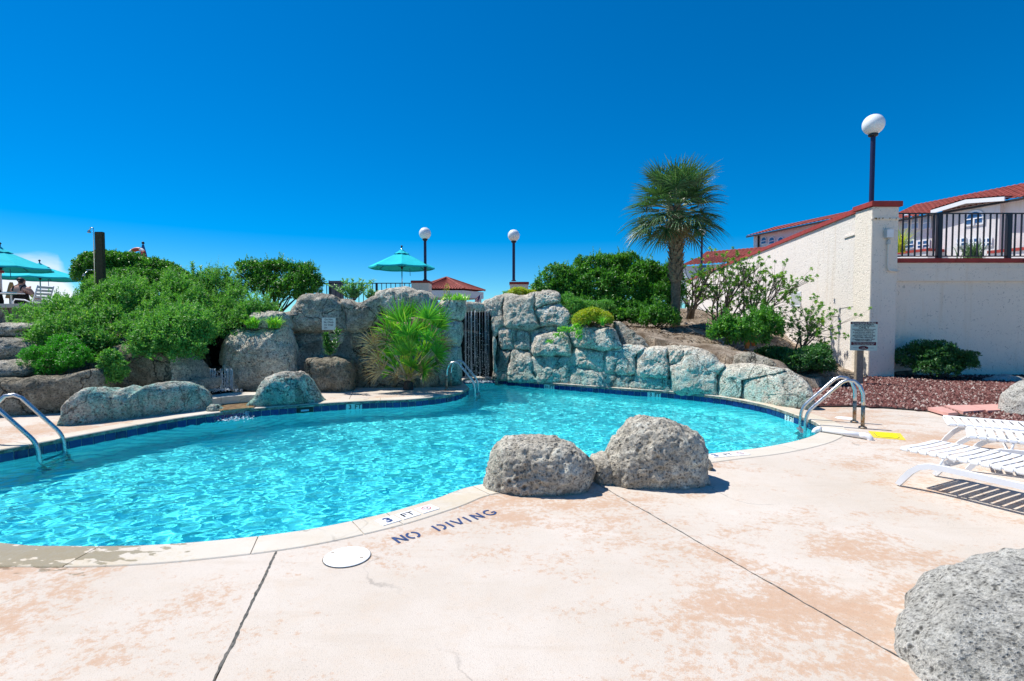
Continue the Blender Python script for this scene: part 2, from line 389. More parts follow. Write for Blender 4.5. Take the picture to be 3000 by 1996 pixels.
# pool shell
n = N('pool_plaster')
n.done(n.ramp(n.noise(1.5, 5), [(0.3, (0.46, 0.90, 0.90)), (0.7, (0.54, 0.95, 0.94))]), 0.8, spec=0.2)
n = N('tile_blue'); oi = n.node('ShaderNodeObjectInfo')
n.done(n.ramp(oi.outputs['Random'], [(0.0, (0.004, 0.013, 0.095)), (1.0, (0.009, 0.032, 0.18))]), 0.16, spec=0.5)
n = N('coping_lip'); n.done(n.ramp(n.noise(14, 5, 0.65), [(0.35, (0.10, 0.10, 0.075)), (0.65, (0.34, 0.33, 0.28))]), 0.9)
n = N('pool_water')
n.t.nodes.remove(n.bsdf)
g = n.node('ShaderNodeBsdfGlass'); g.inputs['Color'].default_value = (0.46, 0.965, 1.0, 1)
g.inputs['IOR'].default_value = 1.333; g.inputs['Roughness'].default_value = 0.0
n.link(g.outputs[0], n.out.inputs[0])
plain('foam_white', (0.80, 0.88, 0.92), 0.5, var=0.05)
n = N('falling_water'); n.done((0.80, 0.90, 0.96), 0.12, spec=0.7)
n.bsdf.inputs['Transmission Weight'].default_value = 0.4; n.bsdf.inputs['IOR'].default_value = 1.33
n = N('stream_water'); n.done(n.ramp(n.noise(9, 4), [(0.35, (0.20, 0.10, 0.03)), (0.65, (0.42, 0.27, 0.12))]), 0.08, n.bump(n.noise(25, 3), 0.4, 0.01), spec=0.8)

# ------------------------------------------------------------------ object helpers
def base_of(parent):
    v = Vector((0, 0, 0))
    while parent is not None:
        v += Vector(parent.location); parent = parent.parent
    return v
def tag(o, label=None, cat=None, group=None, kind=None):
    if label: o['label'] = label
    if cat: o['category'] = cat
    if group: o['group'] = group
    if kind: o['kind'] = kind
    return o
def thing(name, loc, label=None, cat=None, group=None, kind=None, rz=0.0):
    o = bpy.data.objects.new(name, None); COL.objects.link(o)
    o.empty_display_size = 0.2
    o.location = loc; o.rotation_euler = (0, 0, rz)
    return tag(o, label, cat, group, kind)
def mesh(name, V, F, mat, parent=None, smooth=False, local=False, tint=None):
    """one mesh object; V in world space unless local=True"""
    me = bpy.data.meshes.new(name)
    V = np.asarray(V, dtype=np.float64).reshape(-1, 3)
    if parent is not None and not local: V = V - np.array(base_of(parent))
    if isinstance(F, np.ndarray):
        k = F.shape[1]
        me.vertices.add(len(V)); me.vertices.foreach_set('co', V.astype(np.float32).ravel())
        me.loops.add(F.size); me.loops.foreach_set('vertex_index', F.astype(np.int32).ravel())
        me.polygons.add(len(F)); me.polygons.foreach_set('loop_start', np.arange(0, F.size, k, dtype=np.int32))
        me.update(calc_edges=True)
    else:
        me.from_pydata(V.tolist(), [], F)
    if smooth: me.polygons.foreach_set('use_smooth', np.ones(len(me.polygons), dtype=bool))
    if tint is not None:
        at = me.attributes.new('tint', 'FLOAT', 'FACE'); at.data.foreach_set('value', np.asarray(tint, dtype=np.float32))
    me.materials.append(MATS[mat])
    me.update()
    o = bpy.data.objects.new(name, me); COL.objects.link(o)
    if parent is not None: o.parent = parent
    return o
def share(name, me, parent, loc, rot=(0, 0, 0), scale=(1, 1, 1)):
    o = bpy.data.objects.new(name, me); COL.objects.link(o)
    o.parent = parent
    o.location = Vector(loc) - (base_of(parent) if parent else Vector((0, 0, 0)))
    o.rotation_euler = rot; o.scale = scale
    return o
class G:
    """collects geometry for one mesh"""
    def __init__(self): self.V = []; self.F = []
    def add(self, V, F):
        b = len(self.V); self.V += [tuple(v) for v in V]; self.F += [tuple(i + b for i in f) for f in F]; return self
    def box(self, x0, x1, y0, y1, z0, z1, bev=0.0):
        if bev <= 0:
            V = [(x, y, z) for z in (z0, z1) for y in (y0, y1) for x in (x0, x1)]
            return self.add(V, [(0, 2, 3, 1), (4, 5, 7, 6), (0, 1, 5, 4), (2, 6, 7, 3), (0, 4, 6, 2), (1, 3, 7, 5)])
        b = bev; bm = bmesh.new()
        bmesh.ops.create_cube(bm, size=1)
        for v in bm.verts: v.co = Vector(((x0 + x1) / 2 + v.co.x * (x1 - x0), (y0 + y1) / 2 + v.co.y * (y1 - y0), (z0 + z1) / 2 + v.co.z * (z1 - z0)))
        bmesh.ops.bevel(bm, geom=list(bm.edges), offset=b, segments=2, affect='EDGES')
        bm.verts.index_update()
        V = [tuple(v.co) for v in bm.verts]; F = [tuple(v.index for v in f.verts) for f in bm.faces]; bm.free()
        return self.add(V, F)
    def obox(self, c, ax, ay, az):
        """oriented box: centre and three half-axis vectors"""
        c, ax, ay, az = map(Vector, (c, ax, ay, az))
        V = [c + ax * i + ay * j + az * k for k in (-1, 1) for j in (-1, 1) for i in (-1, 1)]
        return self.add(V, [(0, 2, 3, 1), (4, 5, 7, 6), (0, 1, 5, 4), (2, 6, 7, 3), (0, 4, 6, 2), (1, 3, 7, 5)])
    def tube(self, pts, r, n=8, cap=True):
        pts = [Vector(p) for p in pts]; m = len(pts)
        rr = r if isinstance(r, (list, tuple)) else [r] * m
        V, Fc = [], []
        up = None
        for i, p in enumerate(pts):
            t = (pts[min(i + 1, m - 1)] - pts[max(i - 1, 0)])
            t = t.normalized() if t.length > 1e-9 else Vector((0, 0, 1))
            if up is None: up = t.orthogonal().normalized()
            up = (up - t * up.dot(t)); up = up.normalized() if up.length > 1e-6 else t.orthogonal().normalized()
            w = t.cross(up)
            for k in range(n):
                a = 2 * math.pi * k / n
                V.append(p + (up * math.cos(a) + w * math.sin(a)) * rr[i])
        for i in range(m - 1):
            for k in range(n):
                Fc.append((i * n + k, i * n + (k + 1) % n, (i + 1) * n + (k + 1) % n, (i + 1) * n + k))
        if cap:
            Fc.append(tuple(range(n))[::-1]); Fc.append(tuple((m - 1) * n + k for k in range(n)))
        return self.add(V, Fc)
    def lathe(self, prof, c, n=24):
        V, Fc = [], []
        for (r, z) in prof:
            for k in range(n):
                a = 2 * math.pi * k / n
                V.append((c[0] + r * math.cos(a), c[1] + r * math.sin(a), c[2] + z))
        for i in range(len(prof) - 1):
            for k in range(n):
                Fc.append((i * n + k, i * n + (k + 1) % n, (i + 1) * n + (k + 1) % n, (i + 1) * n + k))
        Fc.append(tuple(range(n))[::-1]); Fc.append(tuple((len(prof) - 1) * n + k for k in range(n)))
        return self.add(V, Fc)
    def prism(self, poly, d):
        """closed polygon (3-D points) extruded by vector d"""
        poly = [Vector(p) for p in poly]; d = Vector(d); m = len(poly)
        V = poly + [p + d for p in poly]
        Fc = [tuple(range(m))[::-1], tuple(range(m, 2 * m))]
        for i in range(m): j = (i + 1) % m; Fc.append((i, j, j + m, i + m))
        return self.add(V, Fc)
    def build(self, name, mat, parent=None, smooth=False, local=False):
        return mesh(name, self.V, self.F, mat, parent, smooth, local)

def arc(a, corner, b, r, n=6):
    """fillet between two straight runs"""
    a, c, b = Vector(a), Vector(corner), Vector(b)
    u, w = (a - c).normalized(), (b - c).normalized()
    p, q = c + u * r, c + w * r
    return [p * (1 - t) ** 2 + c * 2 * t * (1 - t) + q * t * t for t in [i / n for i in range(n + 1)]]

def catmull(P, per=8, closed=True):
    P = np.asarray(P, float); m = len(P); out = []
    for i in range(m if closed else m - 1):
        p0, p1, p2, p3 = (P[(i - 1) % m], P[i], P[(i + 1) % m], P[(i + 2) % m]) if closed else (P[max(i - 1, 0)], P[i], P[i + 1], P[min(i + 2, m - 1)])
        for t in np.arange(per) / per:
            out.append(0.5 * ((2 * p1) + (-p0 + p2) * t + (2 * p0 - 5 * p1 + 4 * p2 - p3) * t * t + (-p0 + 3 * p1 - 3 * p2 + p3) * t ** 3))
    if not closed: out.append(P[-1])
    return np.array(out)
def resample(P, step=None, n=None, closed=True):
    P = np.asarray(P, float)
    Q = np.vstack([P, P[:1]]) if closed else P
    L = np.concatenate([[0], np.cumsum(np.linalg.norm(np.diff(Q, axis=0), axis=1))])
    if n is None: n = max(3, int(round(L[-1] / step)))
    s = np.linspace(0, L[-1], n + 1)[:n] if closed else np.linspace(0, L[-1], n)
    return np.stack([np.interp(s, L, Q[:, k]) for k in range(Q.shape[1])], 1)
def inside(P, X, Y):
    """vectorised point in polygon"""
    res = np.zeros(np.shape(X), bool); m = len(P)
    for i in range(m):
        x0, y0 = P[i]; x1, y1 = P[(i + 1) % m]
        if y0 == y1: continue
        c = ((y0 > Y) != (y1 > Y)) & (X < (x1 - x0) * (Y - y0) / (y1 - y0) + x0)
        res ^= c
    return res
def poly_area(P): return 0.5 * np.sum(P[:, 0] * np.roll(P[:, 1], -1) - np.roll(P[:, 0], -1) * P[:, 1])
def offset(P, d):
    """move a counter-clockwise closed curve outwards by d"""
    t = np.roll(P, -1, 0) - np.roll(P, 1, 0); t /= np.linalg.norm(t, axis=1)[:, None] + 1e-9
    return P + np.stack([t[:, 1], -t[:, 0]], 1) * d

# ------------------------------------------------------------------ pool outline
WATER_Z = -0.17
sight = []       # far side measured at the underside of the coping, near side at its top
for (px, py, z) in [(0, 1330, -.06), (271, 1279, -.06), (405, 1254, -.06), (560, 1228, -.06), (735, 1206, -.06), (947, 1189, -.06),
                    (1089, 1181, -.06), (1200, 1177, -.06), (1295, 1167, -.06), (1346, 1156, -.06), (1369, 1144, -.06), (1371, 1134, 0), (1352, 1122, -.06),
                    (1372, 1113, -.06), (1437, 1113, -.06), (1486, 1117, -.06), (1580, 1125, -.06), (1670, 1132, -.06), (1750, 1138, -.06), (1850, 1146, -.06),
                    (1962, 1153, -.06), (2095, 1167, -.06), (2161, 1177, -.06), (2250, 1196, -.06), (2330, 1212, 0), (2372, 1227, 0), (2397, 1238, 0),
                    (2411, 1252, 0), (2405, 1266, 0), (2355, 1287, 0), (2240, 1311, 0), (2075, 1331, 0), (1760, 1374, 0), (1419, 1419, 0), (1273, 1464, 0), (1120, 1508, 0),
                    (891, 1555, 0), (636, 1585, 0), (420, 1600, 0), (204, 1602, 0), (0, 1593, 0)]:
    p = at_z(px, py, z); sight.append((p.x, p.y))
sight += [(-5.2, 4.15), (-6.2, 4.75), (-6.75, 5.5), (-6.8, 6.1)]
OUT = resample(catmull(sight, 10), step=0.10)
if poly_area(OUT) < 0: OUT = OUT[::-1]
POOL_N = len(OUT)
def out_dist(X, Y):
    d = np.full(np.shape(X), 1e9)
    for i in range(POOL_N):
        d = np.minimum(d, (X - OUT[i, 0]) ** 2 + (Y - OUT[i, 1]) ** 2)
    return np.sqrt(d)

# basin: plaster wall and floor
basin = thing('pool_basin', (0, 8, -1.1), kind='structure')
g = G()
V = [(x, y, -0.05) for x, y in OUT] + [(x, y, -1.12) for x, y in OUT]
g.add(V, [(i, (i + 1) % POOL_N, POOL_N + (i + 1) % POOL_N, POOL_N + i) for i in range(POOL_N)])
pw = g.build('pool_wall', 'pool_plaster', basin, smooth=True)
res = delaunay_2d_cdt([Vector(p) for p in OUT.tolist()], [], [list(range(POOL_N))], 1, 1e-5)
pf = mesh('pool_floor', [(v.x, v.y, -1.1) for v in res[0]], [tuple(f) for f in res[2]], 'pool_plaster', basin)
pw.cycles.is_caustics_receiver = True; pf.cycles.is_caustics_receiver = True

# water: real ripples, so that the sun draws its own net on the floor
ox0, oy0 = OUT.min(0) - 0.1; ox1, oy1 = OUT.max(0) + 0.1
xs = np.arange(ox0, ox1, 0.021); ys = np.arange(oy0, oy1, 0.021)
X, Y = np.meshgrid(xs, ys)
rng = np.random.default_rng(5)
Z = np.zeros_like(X)
for i in range(80):
    lam = 10 ** rng.uniform(math.log10(0.08), math.log10(0.42))
    a = rng.normal(R(100), 0.75); k = 2 * math.pi / lam
    Z += 0.0021 * lam ** 0.95 * np.sin(k * (X * math.cos(a) + Y * math.sin(a)) + rng.uniform(0, 6.28) + 0.9 * np.sin(0.9 * X + 0.6 * Y + i))
calm = 0.6 + 0.4 * np.clip(out_dist(X[::6, ::6], Y[::6, ::6]) / 0.8, 0, 1)
Z *= np.kron(calm, np.ones((6, 6)))[:Z.shape[0], :Z.shape[1]]
for (cx, cy, amp, lam) in ((-0.85, 14.2, 0.035, 0.32), (-5.35, 9.35, 0.018, 0.22)):
    rr = np.hypot(X - cx, Y - cy)
    Z += amp * np.sin(2 * math.pi * rr / lam) * np.exp(-rr / 0.9) + rng.normal(0, 0.018, X.shape) * np.exp(-(rr / 0.45) ** 2)
big = offset(OUT, 0.05)
Fi = np.arange(X.size).reshape(X.shape)
quads = np.stack([Fi[:-1, :-1], Fi[:-1, 1:], Fi[1:, 1:], Fi[1:, :-1]], -1).reshape(-1, 4)
cxm = (X[:-1, :-1] + 0.0105).ravel(); cym = (Y[:-1, :-1] + 0.0105).ravel()
quads = quads[inside(big, cxm, cym)]
used = np.unique(quads); remap = np.zeros(X.size, int); remap[used] = np.arange(len(used))
water = mesh('pool_water', np.stack([X.ravel(), Y.ravel(), Z.ravel() + WATER_Z], 1)[used], remap[quads], 'pool_water', smooth=True)
tag(water, kind='structure')
water.cycles.is_caustics_caster = True

# coping: separate cast slabs with open joints
coping = thing('pool_coping', (0, 8, 0), kind='structure')
tot = POOL_N * 0.10
cuts = []; i = 0
rnd = random.Random(3)
# joints measured in the photograph on the near side, then regular lengths
def nearest(px, py):
    p = at_z(px, py, 0); return int(np.argmin((OUT[:, 0] - p.x) ** 2 + (OUT[:, 1] - p.y) ** 2))
fixed = sorted({nearest(300, 1603), nearest(757, 1575), nearest(1035, 1530), nearest(1150, 1502), nearest(1400, 1425), nearest(2405, 1262), nearest(2390, 1235), nearest(2330, 1212)})
lst = []
for a, b in zip(fixed, fixed[1:] + [fixed[0] + POOL_N]):
    m = max(1, round((b - a) / 14)); lst += [a + (b - a) * k / m for k in range(m)]
lst = sorted(int(round(v)) for v in lst)
def width_at(i):     # narrow on the tip of the little peninsula
    p = OUT[i % POOL_N]; return 0.16 if (p[0] - -1.15) ** 2 + (p[1] - 13.0) ** 2 < 1.3 else 0.30
inner = offset(OUT, -0.025)
for a, b in zip(lst, lst[1:] + [lst[0] + POOL_N]):
    if b - a < 3: continue
    idx = list(range(a, b + 1)); pts = []
    for j, k in enumerate(idx):
        f = k % POOL_N; t = OUT[(k + 1) % POOL_N] - OUT[(k - 1) % POOL_N]; t = t / np.linalg.norm(t); nrm = np.array([t[1], -t[0]])
        sh = t * (0.004 if j == 0 else (-0.004 if j == len(idx) - 1 else 0))
        w = width_at(k)
        pts.append((inner[f] + sh, inner[f] + nrm * 0.012 + sh, OUT[f] + nrm * (w - 0.008) + sh, OUT[f] + nrm * w + sh))
    m = len(pts); V = []
    for (p0, p1, p2, p3) in pts:
        V += [(p0[0], p0[1], -0.06), (p0[0], p0[1], -0.012), (p1[0], p1[1], 0.0), (p2[0], p2[1], 0.0), (p3[0], p3[1], -0.006), (p3[0], p3[1], -0.06)]
    Fc = []
    for j in range(m - 1):
        for q in range(6):
            Fc.append((j * 6 + q, j * 6 + (q + 1) % 6, (j + 1) * 6 + (q + 1) % 6, (j + 1) * 6 + q))
    Fc += [tuple(range(6)), tuple((m - 1) * 6 + q for q in range(6))[::-1]]
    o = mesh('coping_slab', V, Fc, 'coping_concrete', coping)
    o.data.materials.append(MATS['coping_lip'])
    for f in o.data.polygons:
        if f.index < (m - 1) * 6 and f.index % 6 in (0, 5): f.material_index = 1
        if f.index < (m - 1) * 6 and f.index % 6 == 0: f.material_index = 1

# waterline tiles, each one set by itself, only where the photo can see the band
tile_me = None
g = G().box(-0.0745, 0.0745, -0.006, 0.006, -0.060, 0.060, 0.003)
t0 = g.build('tile', 'tile_blue', basin, local=True); tile_me = t0.data
gw = G().box(-0.0745, 0.0745, -0.006, 0.006, -0.075, 0.075, 0.003)
L = 0.157
TIL = resample(OUT, step=L); nt_ = len(TIL)
TT = np.roll(TIL, -1, 0) - np.roll(TIL, 1, 0); TT /= np.linalg.norm(TT, axis=1)[:, None]
marks = {}      # depth marker tiles
def tile_near(px, py): 
    p = at_z(px, py, -0.1); return int(np.argmin((TIL[:, 0] - p.x) ** 2 + (TIL[:, 1] - p.y) ** 2))
first = True
DEPTH = [(tile_near(1018, 1196), ('3', 'FT')), (tile_near(1598, 1134), ('3½', 'FT')), (tile_near(1903, 1156), ('3', 'FT')), (tile_near(2313, 1219), ('3', 'FT'))]
marked = {}
skim = tile_near(905, 1193)
for k, (a, b) in DEPTH:
    # the curve runs counter-clockwise, so seen from inside the pool reading order runs backwards along it
    marked[k % nt_] = a; marked[(k - 1) % nt_] = b
for k in range(nt_):
    p, t = TIL[k], TT[k]; nrm = np.array([t[1], -t[0]])        # outwards
    vis = (p[0] ** 2 + p[1] ** 2) ** 0.5
    if np.dot(nrm, p) < 0.05 * vis and not (p[0] > 4.2): continue      # near side: hidden below the coping
    if p[0] < -7.2 or (p[1] < 5.2): continue
    if k in (skim, (skim + 1) % nt_): continue
    ang = math.atan2(t[1], t[0])
    loc = (p[0] - nrm[0] * 0.008, p[1] - nrm[1] * 0.008, -0.122)
    if first: o = t0; o.location = Vector(loc) - base_of(basin); o.rotation_euler = (0, 0, ang); first = False
    else: o = share('tile', tile_me, basin, loc, (0, 0, ang))
    if k in marked:
        o.data = tile_me.copy(); o.data.materials[0] = MATS['tile_white']; o['label'] = 'white waterline tile with a black depth mark'
        marks[k] = (o, Vector((loc[0] - nrm[0] * 0.0075, loc[1] - nrm[1] * 0.0075, -0.122)), Vector((-t[0], -t[1], 0)), marked[k])
# grout bed behind the tiles
gi = offset(OUT, -0.003)
Vg = [(x, y, -0.06) for x, y in gi] + [(x, y, -0.19) for x, y in gi]
mesh('grout_bed', Vg, [(i, (i + 1) % POOL_N, POOL_N + (i + 1) % POOL_N, POOL_N + i) for i in range(POOL_N)], 'grout', basin, smooth=True)

# ------------------------------------------------------------------ deck slabs
deck = thing('pool_deck', (0, 4, -0.12), kind='structure')
hole = resample(offset(OUT, 0.03), step=0.16); nh = len(hole)
bx = [(-14, -3.5), (14, -3.5), (17, 9.6), (10, 10.6), (6.2, 10.2), (5.2, 11.2), (1, 15.3), (-2.2, 15.3), (-3.5, 13.0), (-7.0, 11.6), (-8.6, 10.5), (-14, 9.0)]
pts2 = [Vector(p) for p in hole.tolist()] + [Vector(p) for p in bx]
edges = [(i, (i + 1) % nh) for i in range(nh)] + [(nh + i, nh + (i + 1) % len(bx)) for i in range(len(bx))]
res = delaunay_2d_cdt(pts2, edges, [], 0, 1e-5)
DV = np.array([(v.x, v.y) for v in res[0]])
DF = np.array([f for f in res[2]])
cen = DV[DF].mean(1)
keep = ~inside(hole, cen[:, 0], cen[:, 1]) & inside(np.array(bx), cen[:, 0], cen[:, 1])
DF = DF[keep]
def ground_line(a, b):
    p, q = at_z(*a), at_z(*b); d = (q - p).normalized(); return p, Vector((-d.y, d.x, 0))
J1 = ground_line((805, 1622), (625, 1996)); J2 = ground_line((1775, 1430), (2640, 1925))
J3 = ground_line((2560, 1298), (3000, 1345))
def slab(cutters, name='slab'):
    bm = bmesh.new()
    vs_ = [bm.verts.new((x, y, -0.008)) for x, y in DV]
    for f in DF: bm.faces.new([vs_[i] for i in f])
    for (p, nrm, side, gap) in cutters:
        bmesh.ops.bisect_plane(bm, geom=list(bm.verts) + list(bm.edges) + list(bm.faces), plane_co=p + nrm * side * gap, plane_no=nrm * side, clear_inner=True)
    loose = [v for v in bm.verts if not v.link_faces]
    bmesh.ops.delete(bm, geom=loose, context='VERTS')
    be = [e for e in bm.edges if len(e.link_faces) == 1]
    r = bmesh.ops.extrude_edge_only(bm, edges=be)
    for e in r['geom']:
        if isinstance(e, bmesh.types.BMVert): e.co.z -= 0.1
    bm.verts.index_update()
    for f in bm.faces:
        if f.normal.z < -0.5: f.normal_flip()
    V = [tuple(v.co) for v in bm.verts]; Fc = [tuple(v.index for v in f.verts) for f in bm.faces]; bm.free()
    o = mesh(name, V, Fc, 'deck_concrete', deck); return o
slab([(*J1, -1, 0.006)]); slab([(*J1, 1, 0.006), (*J2, -1, 0.003)]); slab([(*J2, 1, 0.003)])
rdj = random.Random(6)
def crack(J, s0, s1, w):
    p, nrm = J; d = Vector((nrm.y, -nrm.x, 0)); V = []; m = int((s1 - s0) / 0.03); off = 0.0
    for i in range(m + 1):
        off = off * 0.8 + rdj.gauss(0, 0.0022); ww = w * rdj.uniform(0.35, 1.25); c = p + d * (s0 + (s1 - s0) * i / m) + nrm * off
        V += [(c.x - nrm.x * ww, c.y - nrm.y * ww, -0.0062), (c.x + nrm.x * ww, c.y + nrm.y * ww, -0.0062)]
    return mesh('joint_edge', V, [(2 * i, 2 * i + 1, 2 * i + 3, 2 * i + 2) for i in range(m)], 'joint_dark', deck)
crack(J1, -0.1, 3.5, 0.0085); crack(J2, -0.1, 5.0, 0.005)
bedding = mesh('deck_bedding', [(x, y, -0.06) for x, y in DV], DF, 'joint_dark', deck)
bedding.data.update()

# ------------------------------------------------------------------ ground, planting mound, terraces
ctrl = []
def C(px, py, y): p = at_y(px, py, y); ctrl.append((p.x, p.y, p.z))
for a in [(1750, 948, 14.6), (1650, 930, 15.0), (1560, 900, 15.6), (1900, 965, 14.3), (2100, 1008, 12.9), (2000, 985, 13.9), (2260, 1052, 11.6), (2180, 1030, 12.2), (1975, 958, 16.0), (2110, 945, 17.5),
          (2000, 903, 22), (2100, 915, 24), (2250, 985, 17.5), (2413, 1051, 16.8), (2480, 1085, 15.4), (2390, 1085, 13.0), (2330, 1060, 13.6), (2430, 1108, 12.2), (2350, 1098, 11.4)]: C(*a)
ctrl += [(9.7, 14.2, 0.10), (8.0, 12.6, 0.06), (6.8, 11.3, 0.06), (11, 13, 0.06), (14, 13, 0.06), (10.5, 10.6, 0.02), (8.2, 10.2, 0.0), (14, 10.5, 0.02), (6.2, 10.4, 0.05),
         (9.5, 18.5, 0.7), (10.6, 24, 1.6), (12, 30, 2.0), (0, 17, 2.0), (2, 20, 2.05), (-3, 17, 2.0), (-6, 16, 2.0), (-10, 16.5, 1.9), (-16, 15.5, 1.6), (-22, 16, 1.6), (-13.2, 14, 1.6), (-14, 18, 1.6), (-20, 20, 1.6), (0, 26, 2.0), (6, 28, 2.05), (-12, 26, 2.0), (-25, 26, 1.6), (14, 40, 2.1), (0, 44, 2.0), (-25, 44, 2.0),
         (-3, 14.2, 1.7), (-5.5, 14.2, 1.6), (-8, 13.6, 1.5), (-9.5, 11.5, 1.15), (-7.8, 10.6, 0.75), (-7.2, 11.6, 1.0), (-5.9, 12.4, 0.9), (-11.5, 12.5, 1.55), (-13, 11, 1.6), (-11.5, 9.8, 1.0), (-9.4, 10.2, 0.8), (-9.3, 9.4, 0.5), (-6.6, 13.2, 1.3)]
ctrl = np.array(ctrl)
def ground_h(X, Y):
    X = np.asarray(X, float); Y = np.asarray(Y, float)
    num = np.zeros(X.shape); den = np.zeros(X.shape)
    for (x, y, z) in ctrl:
        w = 1.0 / ((X - x) ** 2 + (Y - y) ** 2 + 0.02) ** 1.6
        num += w * z; den += w
    return num / den
def gz(x, y): return float(ground_h(np.array([x]), np.array([y]))[0])
xs = np.concatenate([np.arange(-40, -14, 1.0), np.arange(-14, 15.01, 0.22), np.arange(16, 40, 1.5)]); ys = np.concatenate([np.arange(8.6, 20, 0.22), np.arange(20, 60, 1.2)])
X, Y = np.meshgrid(xs, ys)
Z = ground_h(X, Y)
Z += 0.03 * np.sin(3.1 * X + 1.7 * Y) * np.sin(2.3 * Y - X) + np.random.default_rng(2).normal(0, 0.008, X.shape)
edge_px = [(2335, 1192), (2400, 1190), (2480, 1191), (2570, 1195), (2660, 1201), (2760, 1210), (2860, 1226), (3000, 1248), (3200, 1285)]
edge = [at_z(px, py, 0) for px, py in edge_px]
back = [(16.5, 14.85), (12, 14.85), (9.9, 14.4), (9.0, 13.7), (8.0, 12.9), (7.1, 12.1), (6.2, 11.2)]
bed_poly = np.array([(p.x, p.y) for p in edge] + back)
rb = catmull(np.array([(p.x, p.y) for p in edge]), 6, closed=False)
full = np.array(rb.tolist() + back)
bxp = np.array(bx)
Z = np.where(inside(full, X, Y), np.minimum(Z, -0.12), Z)
inp = inside(OUT, X, Y); dist = out_dist(X, Y)
deckzone = inside(bxp, X, Y)
Z = np.where(deckzone & ~(X > 6.4), -0.35, Z)
Z = np.where(deckzone & (X > 6.4), np.minimum(Z, -0.3), Z)
Z = np.where(inp | (dist < 0.45), -1.6, Z)
Z = np.where((X > -2.1) & (X < 0.35) & (Y < 16.6), -1.6, Z)
Z = np.where((X > -7.4) & (X < -5.5) & (Y > 11.0) & (Y < 13.1), np.minimum(Z, 0.15), Z)
Fi = np.arange(X.size).reshape(X.shape)
Q = np.stack([Fi[:-1, :-1], Fi[:-1, 1:], Fi[1:, 1:], Fi[1:, :-1]], -1).reshape(-1, 4)
tag(mesh('planting_ground', np.stack([X.ravel(), Y.ravel(), Z.ravel()], 1), Q, 'sandy_soil', smooth=True), kind='structure')
tag(mesh('ground', [(-3000, -3000, -1.9), (3000, -3000, -1.9), (3000, 3000, -1.9), (-3000, 3000, -1.9)], [(0, 1, 2, 3)], 'terrain_far'), kind='structure')
# red lava-rock bed between deck and wall
xs = np.arange(5.0, 16, 0.16); ys = np.arange(7.0, 15, 0.16); X, Y = np.meshgrid(xs, ys)
Fi = np.arange(X.size).reshape(X.shape); Q = np.stack([Fi[:-1, :-1], Fi[:-1, 1:], Fi[1:, 1:], Fi[1:, :-1]], -1).reshape(-1, 4)
ok = inside(full, X.ravel()[Q].mean(1), Y.ravel()[Q].mean(1))
Zb = np.full(X.shape, 0.012)
def bed_h(x, y): return 0.012 + 0.012 * max(0.0, y - 9.0)
Zb = 0.012 + 0.012 * np.clip(Y - 9.0, 0, 9)
tag(mesh('gravel_bed', np.stack([X.ravel(), Y.ravel(), Zb.ravel()], 1), Q[ok], 'lava_bed', smooth=True), kind='structure')
rng = np.random.default_rng(11)
n_r = 22000
px_ = rng.uniform(5.0, 15.4, n_r * 3); py_ = rng.uniform(7.2, 14.7, n_r * 3)
okp = inside(full, px_, py_)
PAVERS = [([(2718, 1194), (2760, 1191), (2806, 1208), (2778, 1211)], 'pink stepping stone nearest the deck edge'), ([(2765, 1188), (2840, 1186), (2888, 1201), (2822, 1206)], 'second pink stepping stone from the deck edge'),
          ([(2842, 1187), (2914, 1184), (2962, 1199), (2893, 1203)], 'third pink stepping stone from the deck edge'), ([(2920, 1184), (2995, 1182), (3040, 1192), (2966, 1196)], 'farthest pink stepping stone partly behind the pale boulder')]
for quad, _n in PAVERS:
    okp &= ~inside(np.array([tuple(at_z(px, py, 0.075))[:2] for px, py in quad]), px_, py_)
px_, py_ = px_[okp][:n_r], py_[okp][:n_r]; n_r = len(px_)
octa = np.array([(1, 0, 0), (0, 1, 0), (-1, 0, 0), (0, -1, 0), (0, 0, 1), (.7, .7, -.5), (-.7, .7, -.5), (-.6, -.7, -.5), (.6, -.7, -.5)], float)
of = np.array([(0, 1, 4), (1, 2, 4), (2, 3, 4), (3, 0, 4), (0, 5, 1), (1, 6, 2), (2, 7, 3), (3, 8, 0)])
sz = rng.uniform(0.016, 0.042, (n_r, 1, 1)) * rng.uniform(0.7, 1.25, (n_r, 1, 3))
vv = octa[None] * (1 + rng.normal(0, 0.18, (n_r, 9, 3))) * sz
a = rng.uniform(0, 6.28, n_r); ca, sa = np.cos(a)[:, None], np.sin(a)[:, None]
vx = vv[:, :, 0] * ca - vv[:, :, 1] * sa; vy = vv[:, :, 0] * sa + vv[:, :, 1] * ca
zz = 0.012 + 0.012 * np.clip(py_ - 9, 0, 9)
VV = np.stack([vx + px_[:, None], vy + py_[:, None], vv[:, :, 2] + zz[:, None] + 0.012], -1).reshape(-1, 3)
FF = (of[None] + (np.arange(n_r) * 9)[:, None, None]).reshape(-1, 3)
o = mesh('lava_gravel', VV, FF, 'lava_rock', tint=np.repeat(rng.uniform(0, 1, n_r), 8))
tag(o, 'loose red lava rock gravel in the bed below the white wall', 'gravel', kind='stuff')
g = G(); strip = [(x, y, 0.012) for x, y in rb]
g.tube(strip, 0.018, 6); o = g.build('bed_edging', 'edging_black')
tag(o, 'thin black plastic edging strip between deck and red gravel', 'edging')
# upper patio behind the right-hand wall
g = G().prism([(10.75, 15.1, -1.5), (60, 15.1, -1.5), (60, 42, -1.5), (14.75, 42, -1.5)], (0, 0, 4.78)); tag(g.build('upper_patio', 'terrace_paving'), kind='structure')

